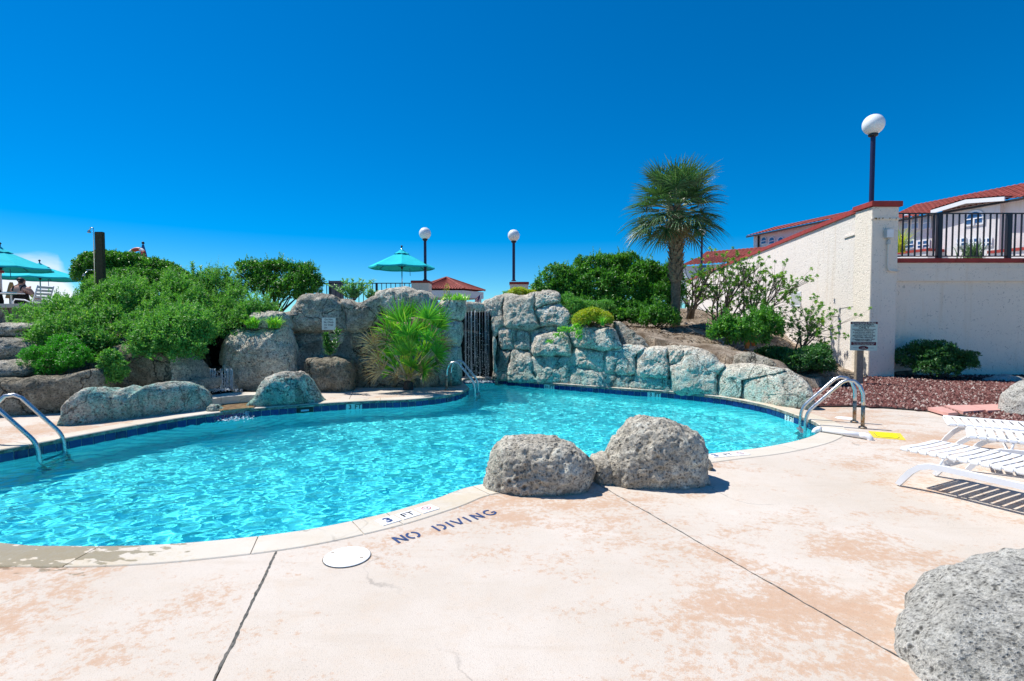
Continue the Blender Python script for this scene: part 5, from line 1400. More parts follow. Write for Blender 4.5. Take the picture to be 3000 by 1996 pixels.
# stencilled NO DIVING
cN, cG = at_z(1172, 1577), at_z(1441, 1498)
xv = (cG - cN).normalized(); yv = Vector((-xv.y, xv.x, 0)); LT = (cG - cN).length
st = thing('stencil_lettering', (cN.x, cN.y, 0), 'dark blue stencilled NO DIVING lettering on the deck by the white round cover', 'lettering')
def stroke(pts, w): 
    g = G(); m = len(pts); V = []
    for i, (x, y) in enumerate(pts):
        x0, y0 = pts[max(i - 1, 0)]; x1, y1 = pts[min(i + 1, m - 1)]; l = math.hypot(x1 - x0, y1 - y0) + 1e-9; nx, ny = -(y1 - y0) / l * w, (x1 - x0) / l * w
        V += [(x + nx, y + ny), (x - nx, y - ny)]
    return V, [(2 * i, 2 * i + 1, 2 * i + 3, 2 * i + 2) for i in range(m - 1)]
def arcp(cx_, cy_, rx_, ry_, a0, a1, n_=10): return [(cx_ + rx_ * math.cos(R(a0 + (a1 - a0) * i / n_)), cy_ + ry_ * math.sin(R(a0 + (a1 - a0) * i / n_))) for i in range(n_ + 1)]
GL = {'N': [[(-.30, -.5), (-.30, .5)], [(.30, -.5), (.30, .5)], [(-.24, .42), (.24, -.42)]],
      'O': [arcp(-.03, 0, .36, .44, 100, 260), arcp(.03, 0, .36, .44, -80, 80)],
      'D': [[(-.32, -.5), (-.32, .5)], arcp(-.06, 0, .42, .44, -80, 80)],
      'I': [[(0, -.5), (0, .5)]], 'V': [[(-.36, .5), (-.03, -.44)], [(.36, .5), (.03, -.44)]],
      'G': [arcp(0, 0, .40, .44, 55, 178), arcp(0, 0, .40, .44, 190, 325), [(.10, -.06), (.40, -.06), (.38, -.30)]]}
ch = 0.125
posn = [('N', 0.0), ('O', 0.125), ('D', 0.40), ('I', 0.505), ('V', 0.60), ('I', 0.70), ('N', 0.82), ('G', 0.97)]
for lt, f in posn:
    g = G()
    for s in GL[lt]:
        V, Fc = stroke(s, 0.085); cc = cN + xv * (LT * f)
        g.add([Vector((cc.x, cc.y, -0.0045)) + xv * (x * ch * 0.92) + yv * (y * ch) for x, y in V], Fc)
    g.build('letter_' + lt.lower(), 'ink_blue', st)

# courtyard rules sign
SY = 12.75
sb = at_y(2531, 1028, SY); sx = Vector((0.92, -0.39, 0)).normalized(); sn = Vector((-0.39, -0.92, 0)).normalized()
sw, shh = 0.565, at_y(2531, 943, SY).z - at_y(2531, 1028, SY).z
sc_ = Vector((at_y(2530, 985, SY).x, SY, at_y(2530, 985, SY).z))
sg = thing('sign', (sc_.x, SY, 0.05), 'mint green courtyard rules sign with maroon bands on a wooden post', 'sign')
pc = Vector((at_y(2524, 1100, SY).x, SY + 0.06, 0))
G().box(pc.x - 0.085, pc.x + 0.085, pc.y, pc.y + 0.1, -0.05, sb.z + 0.55, 0.006).build('post', 'wood_weathered', sg)
def sfp(x, y, o=0.0): return sc_ + sx * x + Vector((0, 0, y)) + sn * o
G().obox(sfp(0, 0, 0.008), sx * sw / 2, sn * 0.006, Vector((0, 0, shh / 2))).build('board', 'sign_mint', sg)
def sband(y0, y1, w, mat): G().obox(sfp(0, (y0 + y1) / 2 * shh, 0.0152), sx * w * sw / 2, sn * 0.001, Vector((0, 0, (y1 - y0) / 2 * shh))).build('band', mat, sg)
sband(0.415, 0.488, 1.0, 'sign_maroon'); sband(-0.315, -0.20, 0.92, 'sign_maroon')
rows = [('Courtyard Rules', .45, .050, .86, 'sign_mint'), ('PRIVATE PROPERTY', .385, .036, .72, 'ink_black'), ('Owners and Authorized Guests', .345, .024, .82, 'ink_black'), ('ONLY', .285, .052, .40, 'ink_black'),
        ('Gate Access Card is Required for entry', .235, .02, .86, 'ink_black'), ('Wristbands are Required', .185, .032, .70, 'ink_black'), ('& must be worn while in our', .13, .032, .80, 'ink_black'), ('courtyard and pool area', .075, .032, .68, 'ink_black'),
        ('Absolutely NO GLASS', .01, .038, .84, 'ink_black'), ('NO Pets Allowed', -.05, .038, .66, 'ink_black'), ('Premises are under 24/7', -.11, .033, .82, 'ink_black'), ('Video Surveillance', -.155, .033, .60, 'ink_black'),
        ('We reserve the right to eject anyone', -.235, .024, .80, 'sign_mint'), ('who elects to not follow our rules', -.285, .024, .74, 'sign_mint')]
for body, y, sz_, w, mt in rows: lettering('letters', body, sz_ * 1.25, sfp(0, y * shh, 0.0175), sx, (0, 0, 1), mt, sg, width=w * sw, bold=0.0012 if mt == 'ink_black' else 0.0006)
g = G(); pts = [sfp(0.105 * math.cos(a), -0.405 * shh + 0.048 * math.sin(a), 0.0152) for a in np.linspace(0, 2 * math.pi, 25)[:-1]]; g.prism(pts, sn * 0.001); g.build('oval', 'sign_maroon', sg)
lettering('letters', 'Villa', 0.032, sfp(0, -0.385 * shh, 0.0178), sx, (0, 0, 1), 'sign_mint', sg); lettering('letters', 'Capriani', 0.036, sfp(0, -0.425 * shh, 0.0178), sx, (0, 0, 1), 'sign_mint', sg)
G().obox(sfp(-0.17, -0.405 * shh, 0.0152), sx * 0.05, sn * 0.001, Vector((0, 0, 0.003))).build('rule', 'ink_black', sg); G().obox(sfp(0.17, -0.405 * shh, 0.0152), sx * 0.05, sn * 0.001, Vector((0, 0, 0.003))).build('rule', 'ink_black', sg)
# small white notice on the rock
NY = 12.44
n0, n1 = at_y(943, 967, NY), at_y(983, 931, NY); nc = (n0 + n1) / 2
ns = thing('sign', (nc.x, NY, n0.z), 'small white notice on grey rock reading Do Not Sit, Climb Or Walk On', 'sign')
G().box(n0.x, n1.x, NY, NY + 0.006, n0.z, n1.z).build('board', 'sign_white', ns)
for i, b_ in enumerate(('Do Not', 'Sit, Climb', 'Or Walk', 'On         ')):
    lettering('letters', b_, 0.06, (nc.x, NY - 0.002, n1.z - 0.045 - i * 0.066), (1, 0, 0), (0, 0, 1), 'ink_black', ns, bold=0.001)
for sx_ in (0.01,): G().tube([(nc.x, NY + 0.006, nc.z), (nc.x, NY + 0.3, nc.z)], 0.01, 6).build('fixing', 'chrome', ns)

# ------------------------------------------------------------------ small things on the deck
c = at_z(1017, 1630); t = thing('round_cover', (c.x, c.y, 0), 'white round skimmer cover with two finger slots in the near deck', 'cover')
G().lathe([(0.158, -0.004), (0.158, 0.000), (0.152, 0.003)], c, 48).build('lid', 'cover_white', t)
for px, py in ((975, 1619), (1059, 1634)):
    q = at_z(px, py, 0.003); G().box(q.x - 0.012, q.x + 0.012, q.y - 0.008, q.y + 0.008, 0.0032, 0.0040).build('finger_slot', 'wood_weathered', t)
n_ = 48; V = []
for k in range(n_):
    a = 2 * math.pi * k / n_; V += [(c.x + 0.159 * math.cos(a), c.y + 0.159 * math.sin(a), -0.005), (c.x + 0.164 * math.cos(a), c.y + 0.164 * math.sin(a), -0.005)]
mesh('rim_gap', V, [(2 * k, 2 * k + 1, 2 * ((k + 1) % n_) + 1, 2 * ((k + 1) % n_)) for k in range(n_)], 'joint_dark', t)
c = at_z(2476, 1225); t = thing('round_cover', (c.x, c.y, 0), 'white round cover set in the deck behind the right-hand ladder', 'cover')
G().lathe([(0.14, -0.006), (0.14, -0.001), (0.135, 0.001)], c, 36).build('lid', 'cover_white', t); G().lathe([(0.03, 0.0012), (0.03, 0.003)], c, 12).build('grip', 'grey_plastic', t)
q = [at_z(*p) for p in ((2544, 1262), (2638, 1269), (2654, 1289), (2559, 1281))]
t = thing('deck_hatch', q[0], 'bright yellow painted hatch on the deck near the right-hand ladder', 'hatch')
G().prism([(p.x, p.y, -0.007) for p in q], (0, 0, 0.003)).build('border', 'yellow_paint', t)
cc = sum(q, Vector()) / 4; qi = [cc.lerp(p, 0.72) for p in q]; qq = []
for i in range(4): qq += [qi[i].lerp(qi[i - 1], 0.18), qi[i].lerp(qi[(i + 1) % 4], 0.12)]
G().prism([(p.x, p.y, -0.004) for p in qq], (0, 0, 0.002)).build('plate_edge', 'joint_dark', t)
G().prism([(cc.lerp(p, 0.955).x, cc.lerp(p, 0.955).y, -0.002) for p in qq], (0, 0, 0.004)).build('plate', 'yellow_bright', t)
a, b = at_z(2412, 1259, 0.04), at_z(2533, 1277, 0.04)
d = (b - a).normalized(); t = thing('white_pipe', a, 'white plastic pipe lying on the coping between pool and yellow hatch', 'pipe')
G().tube([a, b], 0.036, 14).build('pipe', 'white_vinyl', t, smooth=True)
G().tube(arc(a + d * 0.02, a - d * 0.09, a - d * 0.17 + Vector((0, -0.06, -0.10)), 0.06) + [a - d * 0.14 + Vector((0, -0.04, -0.07))], 0.043, 14).build('elbow', 'white_vinyl', t, smooth=True)
G().tube([b - d * 0.05] + arc(b, b + d * 0.07, b + d * 0.07 - Vector((0, 0, 0.12)), 0.06) + [b + d * 0.07 - Vector((0, 0, 0.06))], 0.043, 14).build('elbow', 'white_vinyl', t, smooth=True)
for quad, nm in PAVERS:
    ps = [at_z(px, py, 0.075) for px, py in quad]
    o = G().prism([(p.x, p.y, 0.02) for p in ps], (0, 0, 0.055)).build('stepping_stone', 'paver_pink'); tag(o, nm, 'paver', 'pink stepping stones')

# ------------------------------------------------------------------ foliage
def unit(a): return a / (np.linalg.norm(a, axis=-1, keepdims=True) + 1e-9)
def leaves_mesh(name, c, d, nrm, Ls, Ws, tint, mat, parent, fold=0.18):
    """kite-shaped leaves folded on the midrib: centre, direction, facing, length, width"""
    d = unit(d); s = unit(np.cross(d, nrm)); up = unit(np.cross(s, d))
    Ls = Ls[:, None]; Ws = Ws[:, None]
    b = c - d * Ls * 0.5; t = c + d * Ls * 0.5 - up * Ls * 0.06
    m = c - d * Ls * 0.05
    l = m + s * Ws * 0.5 + up * Ws * fold; r = m - s * Ws * 0.5 + up * Ws * fold
    V = np.stack([b, l, t, r], 1).reshape(-1, 3)
    n_ = len(c); k = np.arange(n_)[:, None] * 4
    F = np.concatenate([k + np.array([[0, 2, 1]]), k + np.array([[0, 3, 2]])], 1).reshape(-1, 3)
    return mesh(name, V, F, mat, parent, tint=np.repeat(tint, 2))
def blob(px, py, rx, ry, y, depth=None):
    c = at_y(px, py, y); k = y / F_PX; rx, ry = rx * k, ry * k
    return (c, rx, depth if depth else max(0.6 * rx, ry), ry)
def lump(p, seed):
    """cheap smooth noise for uneven outlines"""
    a = np.sin(p[:, 0] * 3.1 + seed) * np.sin(p[:, 1] * 2.7 + 1.3 * seed) * np.sin(p[:, 2] * 3.7 + 0.7 * seed)
    b = np.sin(p[:, 0] * 7.3 + 2 * seed) * np.sin(p[:, 1] * 6.1 - seed) * np.sin(p[:, 2] * 8.3 + seed)
    return a + 0.6 * b
def foliage(parent, blobs, n_cl, per, L, mat, seed, name='foliage', aspect=0.45, up=0.5, gaps=0.0, shell=0.5, lumpy=0.16, spread=1.0, tint_pow=1.0, zmin=None, ball=0.6, sprigs=0, sprig_h=0.22):
    """clusters of leaves spread through the outer volume of the blobs"""
    rng = np.random.default_rng(seed)
    area = np.array([b[1] * b[3] + b[1] * b[2] + b[2] * b[3] for b in blobs]); area /= area.sum()
    pick = rng.choice(len(blobs), n_cl, p=area)
    C0 = np.array([tuple(b[0]) for b in blobs])[pick]; RR = np.array([b[1:] for b in blobs])[pick]
    dr = unit(rng.normal(size=(n_cl, 3))); dr[:, 2] = np.where(dr[:, 2] < -0.55, -dr[:, 2], dr[:, 2])
    r = 1 - shell * rng.random(n_cl) ** 2.0
    P = C0 + dr * RR * r[:, None]
    lu = lump(P, seed * 0.37)
    P = C0 + dr * RR * (r * (1 + lumpy * lu))[:, None]
    keep = np.ones(n_cl, bool)
    if gaps: keep &= lump(P * 1.3, seed * 0.9 + 4) > -1.0 + gaps
    if zmin is not None: keep &= P[:, 2] > zmin
    P, dr = P[keep], unit(dr[keep] / RR[keep]); m = len(P)
    out = unit(dr + np.array([0, 0, up]))
    c = np.repeat(P, per, 0); o = np.repeat(out, per, 0)
    d = unit(o * ball + rng.normal(size=c.shape) * 0.75)
    nr = unit(o + rng.normal(size=c.shape) * 0.45 + np.array([0, 0, 0.35]))
    nr = nr - d * (nr * d).sum(1, keepdims=True) + 1e-4
    Ls = L * rng.uniform(0.6, 1.25, len(c)); 
    c = c + d * (Ls * 0.5 * spread)[:, None] + rng.normal(size=c.shape) * L * 0.25
    ct = np.repeat(rng.random(m), per)
    if sprigs:
        top_ = np.where(out[:, 2] > 0.45)[0]; si = rng.choice(top_, sprigs); k_ = 16
        hh = sprig_h * rng.uniform(0.4, 1.3, sprigs); ax = unit(out[si] * 0.5 + np.array([0, 0, 1.0]) + rng.normal(size=(sprigs, 3)) * 0.3)
        ff = np.tile(np.linspace(0.1, 1.0, k_), sprigs); sp = np.repeat(P[si], k_, 0) + np.repeat(ax * hh[:, None], k_, 0) * ff[:, None]
        sd = unit(np.repeat(ax, k_, 0) * 0.7 + rng.normal(size=sp.shape) * 0.7); sn_ = unit(np.repeat(ax, k_, 0) + rng.normal(size=sp.shape) * 0.4); sn_ = sn_ - sd * (sn_ * sd).sum(1, keepdims=True) + 1e-4
        sl = L * (1.15 - 0.6 * ff) * rng.uniform(0.8, 1.2, len(sp))
        c = np.concatenate([c, sp + sd * sl[:, None] * 0.5]); d = np.concatenate([d, sd]); nr = np.concatenate([nr, sn_]); Ls = np.concatenate([Ls, sl]); ct = np.concatenate([ct, 0.5 + 0.5 * np.repeat(rng.random(sprigs), k_)])
    tint = np.clip((0.55 * ct + 0.45 * rng.random(len(c))) ** tint_pow, 0, 1)
    return leaves_mesh(name, c, d, nr, Ls, Ls * aspect * rng.uniform(0.8, 1.2, len(c)), tint, mat, parent)
def stems(parent, base, blobs, n_, r0, seed, mat='bark_grey', reach=0.75, name='stems'):
    rd = random.Random(seed); g = G()
    for k in range(n_):
        b = blobs[k % len(blobs)]; c = b[0]
        tip = Vector((c.x + rd.uniform(-1, 1) * b[1] * reach, c.y + rd.uniform(-1, 1) * b[2] * reach, c.z + rd.uniform(-0.3, 0.8) * b[3] * reach))
        bs = Vector(base) + Vector((rd.uniform(-.12, .12), rd.uniform(-.12, .12), 0)); mid = bs.lerp(tip, 0.5) + Vector((rd.uniform(-.12, .12), rd.uniform(-.1, .1), rd.uniform(-.05, .12)))
        g.tube([bs, mid, tip], [r0, r0 * 0.65, r0 * 0.2], 6)
    return g.build(name, mat, parent, smooth=True)
def shrub(label, blobs, n_cl, per, L, mat, seed, cat='shrub', base=None, nst=8, r0=0.02, group=None, name='shrub', bark='bark_grey', **kw):
    c = blobs[0][0]
    if base is None:
        lo = min(b[0].z - b[3] for b in blobs); base = (np.mean([b[0].x for b in blobs]), np.mean([b[0].y for b in blobs]), lo)
    t = thing(name, base, label, cat, group)
    foliage(t, blobs, n_cl, per, L, mat, seed, **kw)
    if nst: stems(t, base, blobs, nst, r0, seed, bark)
    return t

# left slope: sprawling silvery-green ground cover in several mounds
def mounds(region, n_, yf, rr, seed):
    """many small overlapping mounds filling a sloping bed"""
    rd = random.Random(seed); P = np.array(region, float); out = []
    x0, y0 = P.min(0); x1, y1 = P.max(0)
    while len(out) < n_:
        x, y = rd.uniform(x0, x1), rd.uniform(y0, y1)
        if inside(P, np.array([x]), np.array([y]))[0]:
            r_ = rd.uniform(*rr); yy = yf(x, y) + rd.uniform(-0.15, 0.15); c = at_y(x, y, yy)
            out.append((c, r_ * rd.uniform(0.8, 1.4), r_ * 1.1, r_ * rd.uniform(0.7, 1.15)))
    return out
slope = lambda x, y: float(np.interp(y, [840, 900, 960, 1050], [13.2, 12.0, 11.0, 10.1]))
shrub('broad mound of light green ground cover spilling down the left slope',
      mounds([(120, 915), (180, 880), (260, 852), (400, 842), (520, 825), (585, 855), (600, 960), (585, 1030), (520, 1040), (400, 1015), (300, 1035), (220, 1015), (120, 1000), (50, 962), (60, 940)], 95, slope, (0.22, 0.42), 4),
      21000, 6, 0.066, 'leaf_groundcover', 21, 'ground cover', base=(-8.2, 11.4, 0.9), nst=40, r0=0.012, up=0.9, shell=0.6, lumpy=0.45, gaps=0.25, name='ground_cover', ball=0.6, aspect=0.40, sprigs=1500, sprig_h=0.24)
shrub('taller feathery ground cover between the hedge and the sign rock',
      mounds([(590, 830), (660, 815), (740, 850), (780, 900), (790, 940), (700, 965), (620, 985), (590, 940)], 34, lambda x, y: float(np.interp(y, [830, 970], [13.4, 12.1])), (0.22, 0.40), 5),
      8500, 6, 0.062, 'leaf_groundcover', 22, 'ground cover', base=(-7.2, 12.8, 1.0), nst=24, r0=0.012, up=0.9, shell=0.6, lumpy=0.45, gaps=0.25, name='ground_cover', aspect=0.34, sprigs=700, sprig_h=0.28)
shrub('bright green juniper clump over the shaded retaining rock',
      mounds([(95, 1040), (140, 1010), (210, 1008), (260, 1040), (250, 1070), (170, 1085), (110, 1070)], 16, lambda x, y: float(np.interp(y, [1010, 1080], [10.1, 9.6])), (0.14, 0.28), 9),
      3600, 9, 0.04, 'leaf_juniper', 23, 'juniper', base=(-8.9, 9.9, 0.65), nst=10, up=0.3, name='juniper', aspect=0.3, lumpy=0.3, gaps=0.4)
shrub('strand of small leaves trailing down the rock behind the long boulder',
      [blob(*b) for b in [(322, 1060, 32, 34, 9.7, 0.16), (330, 1105, 22, 34, 9.65, 0.12), (350, 1085, 22, 28, 9.65, 0.12)]],
      700, 6, 0.055, 'leaf_groundcover', 24, 'vine', base=(-7.6, 9.8, 0.6), nst=5, r0=0.008, name='vine', zmin=0.2)
shrub('dense clipped hedge dome behind the shower post',
      [blob(*b) for b in [(300, 782, 78, 44, 14.6), (350, 792, 95, 50, 15), (440, 808, 90, 46, 15), (270, 800, 55, 40, 14.6), (500, 825, 60, 36, 14.8), (380, 830, 120, 40, 14.4)]],
      9500, 6, 0.075, 'leaf_hedge', 25, 'hedge', base=(-11, 14.8, 1.9), nst=12, r0=0.03, shell=0.35, lumpy=0.09, name='hedge', up=0.6, sprigs=350, sprig_h=0.12)
shrub('dark glossy pittosporum bush with open base left of the far railing',
      [blob(*b) for b in [(740, 800, 55, 32, 14.6), (810, 800, 70, 34, 14.6), (870, 815, 60, 38, 14.6), (770, 840, 70, 40, 14.4), (850, 855, 60, 42, 14.2), (905, 850, 35, 38, 14.4)]],
      4300, 7, 0.07, 'leaf_hedge', 26, 'shrub', base=(-6.7, 14.3, 1.6), nst=22, r0=0.028, shell=0.6, lumpy=0.28, gaps=0.6, bark='bark_dark', sprigs=260, sprig_h=0.2)
# rosemary-like spires
def spire(label, px, py0, py1, y, n_, seed, width=0.1, L=0.05, mat='leaf_rosemary', stem_n=6, spread_px=30, group=None):
    rng = np.random.default_rng(seed); b = at_y(px, py0, y)
    t = thing('tall_weed', b, label, 'plant', group)
    g = G(); Cs, Ds, Ns = [], [], []
    for k in range(stem_n):
        p0 = b + Vector((rng.normal(0, 0.05), rng.normal(0, 0.05), 0)); h = (at_y(px, py1, y).z - b.z) * rng.uniform(0.55, 1.0); sx_ = rng.normal(0, spread_px) * y / F_PX
        p1 = p0 + Vector((sx_, rng.normal(0, 0.08), h)); pm = p0.lerp(p1, 0.5) + Vector((rng.normal(0, .03), 0, 0))
        g.tube([p0, pm, p1], [0.008, 0.006, 0.002], 5)
        m = max(10, n_ // stem_n)
        for i in range(m):
            f = rng.uniform(0.1, 1.0); q = p0.lerp(pm, f * 2) if f < .5 else pm.lerp(p1, f * 2 - 1)
            a = rng.uniform(0, 6.28); dv = Vector((math.cos(a), math.sin(a), 0.75)).normalized(); l = L * (1.25 - 0.6 * f)
            Cs.append(tuple(q + dv * l * 0.5)); Ds.append(tuple(dv)); Ns.append((rng.normal(0, .4), rng.normal(0, .4), 1))
    g.build('stems', 'bark_grey', t)
    m = len(Cs); leaves_mesh('foliage', np.array(Cs), np.array(Ds), np.array(Ns), L * rng.uniform(.7, 1.3, m), L * 0.24 * rng.uniform(.7, 1.3, m), rng.random(m), mat, t)
    return t
spire('tallest spire of weed standing above the left ground cover', 570, 840, 762, 13.3, 260, 31, L=0.10, stem_n=4, spread_px=8)
spire('pale leafy weeds on the skyline left of the pittosporum bush', 655, 850, 768, 13.6, 800, 32, L=0.09, stem_n=14, spread_px=36)
spire('feathery green weeds on top of the rock in front of the far railing', 1035, 880, 815, 13.6, 1500, 33, L=0.10, stem_n=22, spread_px=36)
spire('smaller weed clump beside the rock left of the palmetto', 1085, 880, 838, 13.4, 400, 34, L=0.09, stem_n=8, spread_px=14)
spire('broad-leaved weed growing up in front of the white notice', 972, 1050, 958, 11.9, 330, 35, L=0.14, mat='leaf_dark', stem_n=5, spread_px=20)
spire('goldenrod stalk in front of the gazebo roof', 1316, 880, 830, 13.5, 120, 36, L=0.05, mat='leaf_yellow', stem_n=3, spread_px=5)
spire('spray of weeds on the rim to the right of the waterfall', 1480, 868, 850, 15.4, 260, 37, L=0.07, stem_n=6, spread_px=16)
def tuft(label, px, py, y, n_, L, mat, seed, w=0.016, lean=0.7, spread=0.14, cat='grass', name='grass_tuft', dry=0.0):
    rng = np.random.default_rng(seed); b = at_y(px, py, y); t = thing(name, b, label, cat)
    V, F, tn = [], [], []
    for k in range(n_):
        a = rng.uniform(0, 6.28); u = Vector((math.cos(a), math.sin(a), 0)); p = b + Vector((rng.normal(0, spread), rng.normal(0, spread * 0.6), 0))
        l = L * rng.uniform(0.55, 1.15); ln = lean * rng.uniform(0.3, 1.2); s = Vector((-u.y, u.x, 0)); q = len(V); m = 5
        for i in range(m):
            f = i / (m - 1); c = p + u * (l * ln * f ** 1.6) + Vector((0, 0, l * (f - 0.45 * ln * f ** 2.2))); ww = w * (1 - f) ** 0.7 + 0.0008
            V += [c - s * ww, c + s * ww]
        F += [(q + 2 * i, q + 2 * i + 1, q + 2 * i + 3, q + 2 * i + 2) for i in range(m - 1)]; tn += [rng.random()] * (m - 1)
    mesh('blades', V, F, mat, t, tint=tn); return t
tuft('bright grassy weed on the left of the big grey boulder top', 738, 962, 11.95, 130, 0.34, 'leaf_bright', 41, lean=1.0, spread=0.05)
tuft('bright grassy weed on the right of the big grey boulder top', 805, 962, 11.95, 140, 0.36, 'leaf_bright', 42, lean=1.0, spread=0.05)
tuft('small spiky yucca in front of the golden cushion shrub', 1766, 955, 13.15, 70, 0.34, 'frond_bright', 43, w=0.014, lean=0.8, spread=0.02, cat='yucca', name='yucca')
tuft('green sprigs at the top of the rock beside the palmetto', 1330, 880, 13.4, 150, 0.22, 'leaf_bright', 44, spread=0.16)

# right of the waterfall
shrub('yellow-green cushion shrub on the rim stone below the right far post', [blob(*b) for b in [(1520, 858, 30, 16, 15.2, 0.25), (1550, 862, 20, 12, 15.2, 0.2)]], 900, 7, 0.04, 'leaf_yellow', 51, 'cushion plant', nst=4, name='cushion_plant', up=1.0)
shrub('golden cushion shrub spilling over the planter stone', [blob(*b) for b in [(1735, 930, 45, 28, 13.75, 0.35), (1770, 935, 26, 24, 13.6, 0.3), (1705, 940, 26, 22, 13.6, 0.28)]], 2200, 7, 0.042, 'leaf_yellow', 52, 'cushion plant', nst=6, name='cushion_plant', up=1.0)
shrub('fresh green trailing shrub left of the golden cushion', [blob(*b) for b in [(1680, 905, 34, 34, 14.3, 0.4), (1720, 905, 40, 22, 14.6, 0.4), (1665, 880, 22, 18, 14.5, 0.3), (1690, 940, 22, 18, 13.9, 0.2), (1770, 895, 30, 14, 14.8, 0.3)]], 2300, 6, 0.05, 'leaf_groundcover', 53, 'shrub', nst=10, r0=0.01, gaps=0.35, up=0.7)
shrub('thin vine hanging down the pale stones below the planter', [blob(*b) for b in [(1660, 968, 26, 8, 13.35, 0.06), (1635, 984, 18, 6, 13.35, 0.05), (1695, 985, 9, 18, 13.1, 0.05), (1690, 960, 16, 10, 13.3, 0.08), (1610, 1002, 12, 4, 13.3, 0.04)]], 330, 5, 0.045, 'leaf_bright', 54, 'vine', nst=6, r0=0.006, name='vine')
hb = [blob(*b) for b in [(1602, 850, 46, 36, 17.4), (1662, 818, 64, 42, 17.6), (1745, 795, 74, 44, 18), (1825, 786, 62, 40, 18), (1880, 805, 50, 40, 17.6), (1925, 822, 56, 40, 17.8), (1965, 835, 40, 44, 17.4), (1650, 860, 70, 45, 17.4), (1750, 850, 85, 50, 17.4), (1850, 850, 85, 50, 17.4), (1930, 880, 65, 46, 17), (1780, 905, 80, 34, 17), (1880, 910, 70, 32, 16.8), (1700, 905, 60, 34, 16.8), (1830, 930, 70, 24, 16.5), (1920, 930, 50, 24, 16.4), (1750, 930, 50, 20, 16.3)]]
shrub('large dark green pittosporum hedge behind the rock wall left of the palm', hb, 17500, 7, 0.09, 'leaf_hedge', 55, 'hedge', base=(3.3, 17.3, 1.45), nst=30, r0=0.045, shell=0.55, lumpy=0.32, gaps=0.5, name='hedge', bark='bark_dark', sprigs=500, sprig_h=0.3)

shrub('low dark shrub growing at the foot of the palm trunk', [blob(*b) for b in [(1935, 925, 40, 30, 15.6, 0.4), (1965, 938, 22, 20, 15.4, 0.3), (1905, 940, 30, 20, 15.5, 0.3)]], 900, 7, 0.08, 'leaf_hedge', 56, nst=8, gaps=0.4, lumpy=0.3, sprigs=60, base=tuple(at_y(1935, 958, 15.6)))
# open shrubs in front of the cream wall: bare branching stems with leaf rosettes at the tips
def open_shrub(label, base_px, y, tips, seed, r0=0.035, L=0.085, mat='leaf_sparse', per=24, sub=8, cl=0.16):
    rd = random.Random(seed); rng = np.random.default_rng(seed)
    bx_, by_ = base_px; b = at_y(bx_, by_, y); b = Vector((b.x, y, b.z - 0.05))
    t = thing('open_shrub', b, label, 'shrub', 'open shrubs along the cream wall')
    g = G(); ends = []
    for (tx, ty) in tips:
        tip = at_y(tx, ty, y + rd.uniform(-0.5, 0.5))
        m1 = b.lerp(tip, 0.4) + Vector((rd.uniform(-.15, .15), rd.uniform(-.2, .2), rd.uniform(-.1, .1)))
        g.tube([b + Vector((rd.uniform(-.1, .1), rd.uniform(-.1, .1), 0)), m1, tip], [r0, r0 * 0.6, r0 * 0.22], 6); ends.append(tip)
        for k in range(sub):
            s = m1.lerp(tip, rd.uniform(0.05, 0.8)); e = tip + Vector((rd.gauss(0, .34), rd.gauss(0, .3), rd.gauss(0.02, .26)))
            mm = s.lerp(e, 0.5) + Vector((rd.gauss(0, .05), rd.gauss(0, .05), rd.gauss(0, .05)))
            g.tube([s, mm, e], [r0 * 0.35, r0 * 0.22, r0 * 0.1], 5); ends.append(e)
            for q in range(2):
                e2 = e + Vector((rd.gauss(0, .14), rd.gauss(0, .14), rd.gauss(0.05, .12))); g.tube([mm, e2], [r0 * 0.16, r0 * 0.07], 4); ends.append(e2)
    g.build('stems', 'bark_grey', t, smooth=True)
    Cs = np.repeat(np.array([tuple(e) for e in ends]), per, 0)
    d = unit(rng.normal(size=Cs.shape) + np.array([0, 0, 0.55])); nr = unit(rng.normal(size=Cs.shape) * 0.5 + np.array([0, 0, 1.0]))
    Cs = Cs + d * L * 0.5 + np.repeat(rng.normal(size=(len(ends), 3)), per, 0) * 0.01
    tint = np.clip(0.5 * np.repeat(rng.random(len(ends)), per) + 0.5 * rng.random(len(Cs)), 0, 1)
    leaves_mesh('foliage', Cs, d, nr, L * rng.uniform(.6, 1.2, len(Cs)), L * 0.36 * rng.uniform(.8, 1.2, len(Cs)), tint, mat, t)
    return t
open_shrub('open leggy shrub with thick curved trunk just right of the palm', (2022, 930), 19.5, [(2010, 850), (2040, 830), (2075, 815), (2060, 870), (2090, 850), (2030, 800), (2085, 785)], 61, r0=0.06)
open_shrub('wide open shrub with dark trunk in the middle of the cream wall', (2095, 965), 17.2, [(2110, 800), (2150, 790), (2190, 800), (2140, 850), (2100, 860), (2180, 870), (2130, 900), (2080, 905)], 62, r0=0.05)
open_shrub('tall bright-tipped shrub reaching towards the wall vent', (2200, 975), 16.6, [(2180, 785), (2225, 800), (2270, 815), (2300, 830), (2315, 850), (2250, 850), (2200, 830), (2280, 880), (2210, 880), (2165, 900)], 63, r0=0.04)
open_shrub('small spreading shrub between the vent and the courtyard sign', (2345, 1022), 14.6, [(2330, 925), (2365, 915), (2400, 935), (2415, 945), (2340, 960), (2380, 960), (2400, 975), (2315, 985)], 64, r0=0.025, L=0.075)
shrub('leafy round-topped young shrub on a thin stem above the rock wall', [blob(*b) for b in [(2200, 950, 75, 36, 13.2, 0.5), (2150, 970, 55, 38, 13.1, 0.45), (2240, 965, 45, 38, 13.2, 0.45), (2190, 990, 70, 26, 13.0, 0.4), (2100, 985, 30, 14, 13.0, 0.3)]],
      2000, 7, 0.085, 'leaf_hedge', 65, base=tuple(at_y(2147, 1046, 12.6)), nst=8, r0=0.014, gaps=0.75, lumpy=0.4, sprigs=220, sprig_h=0.3)
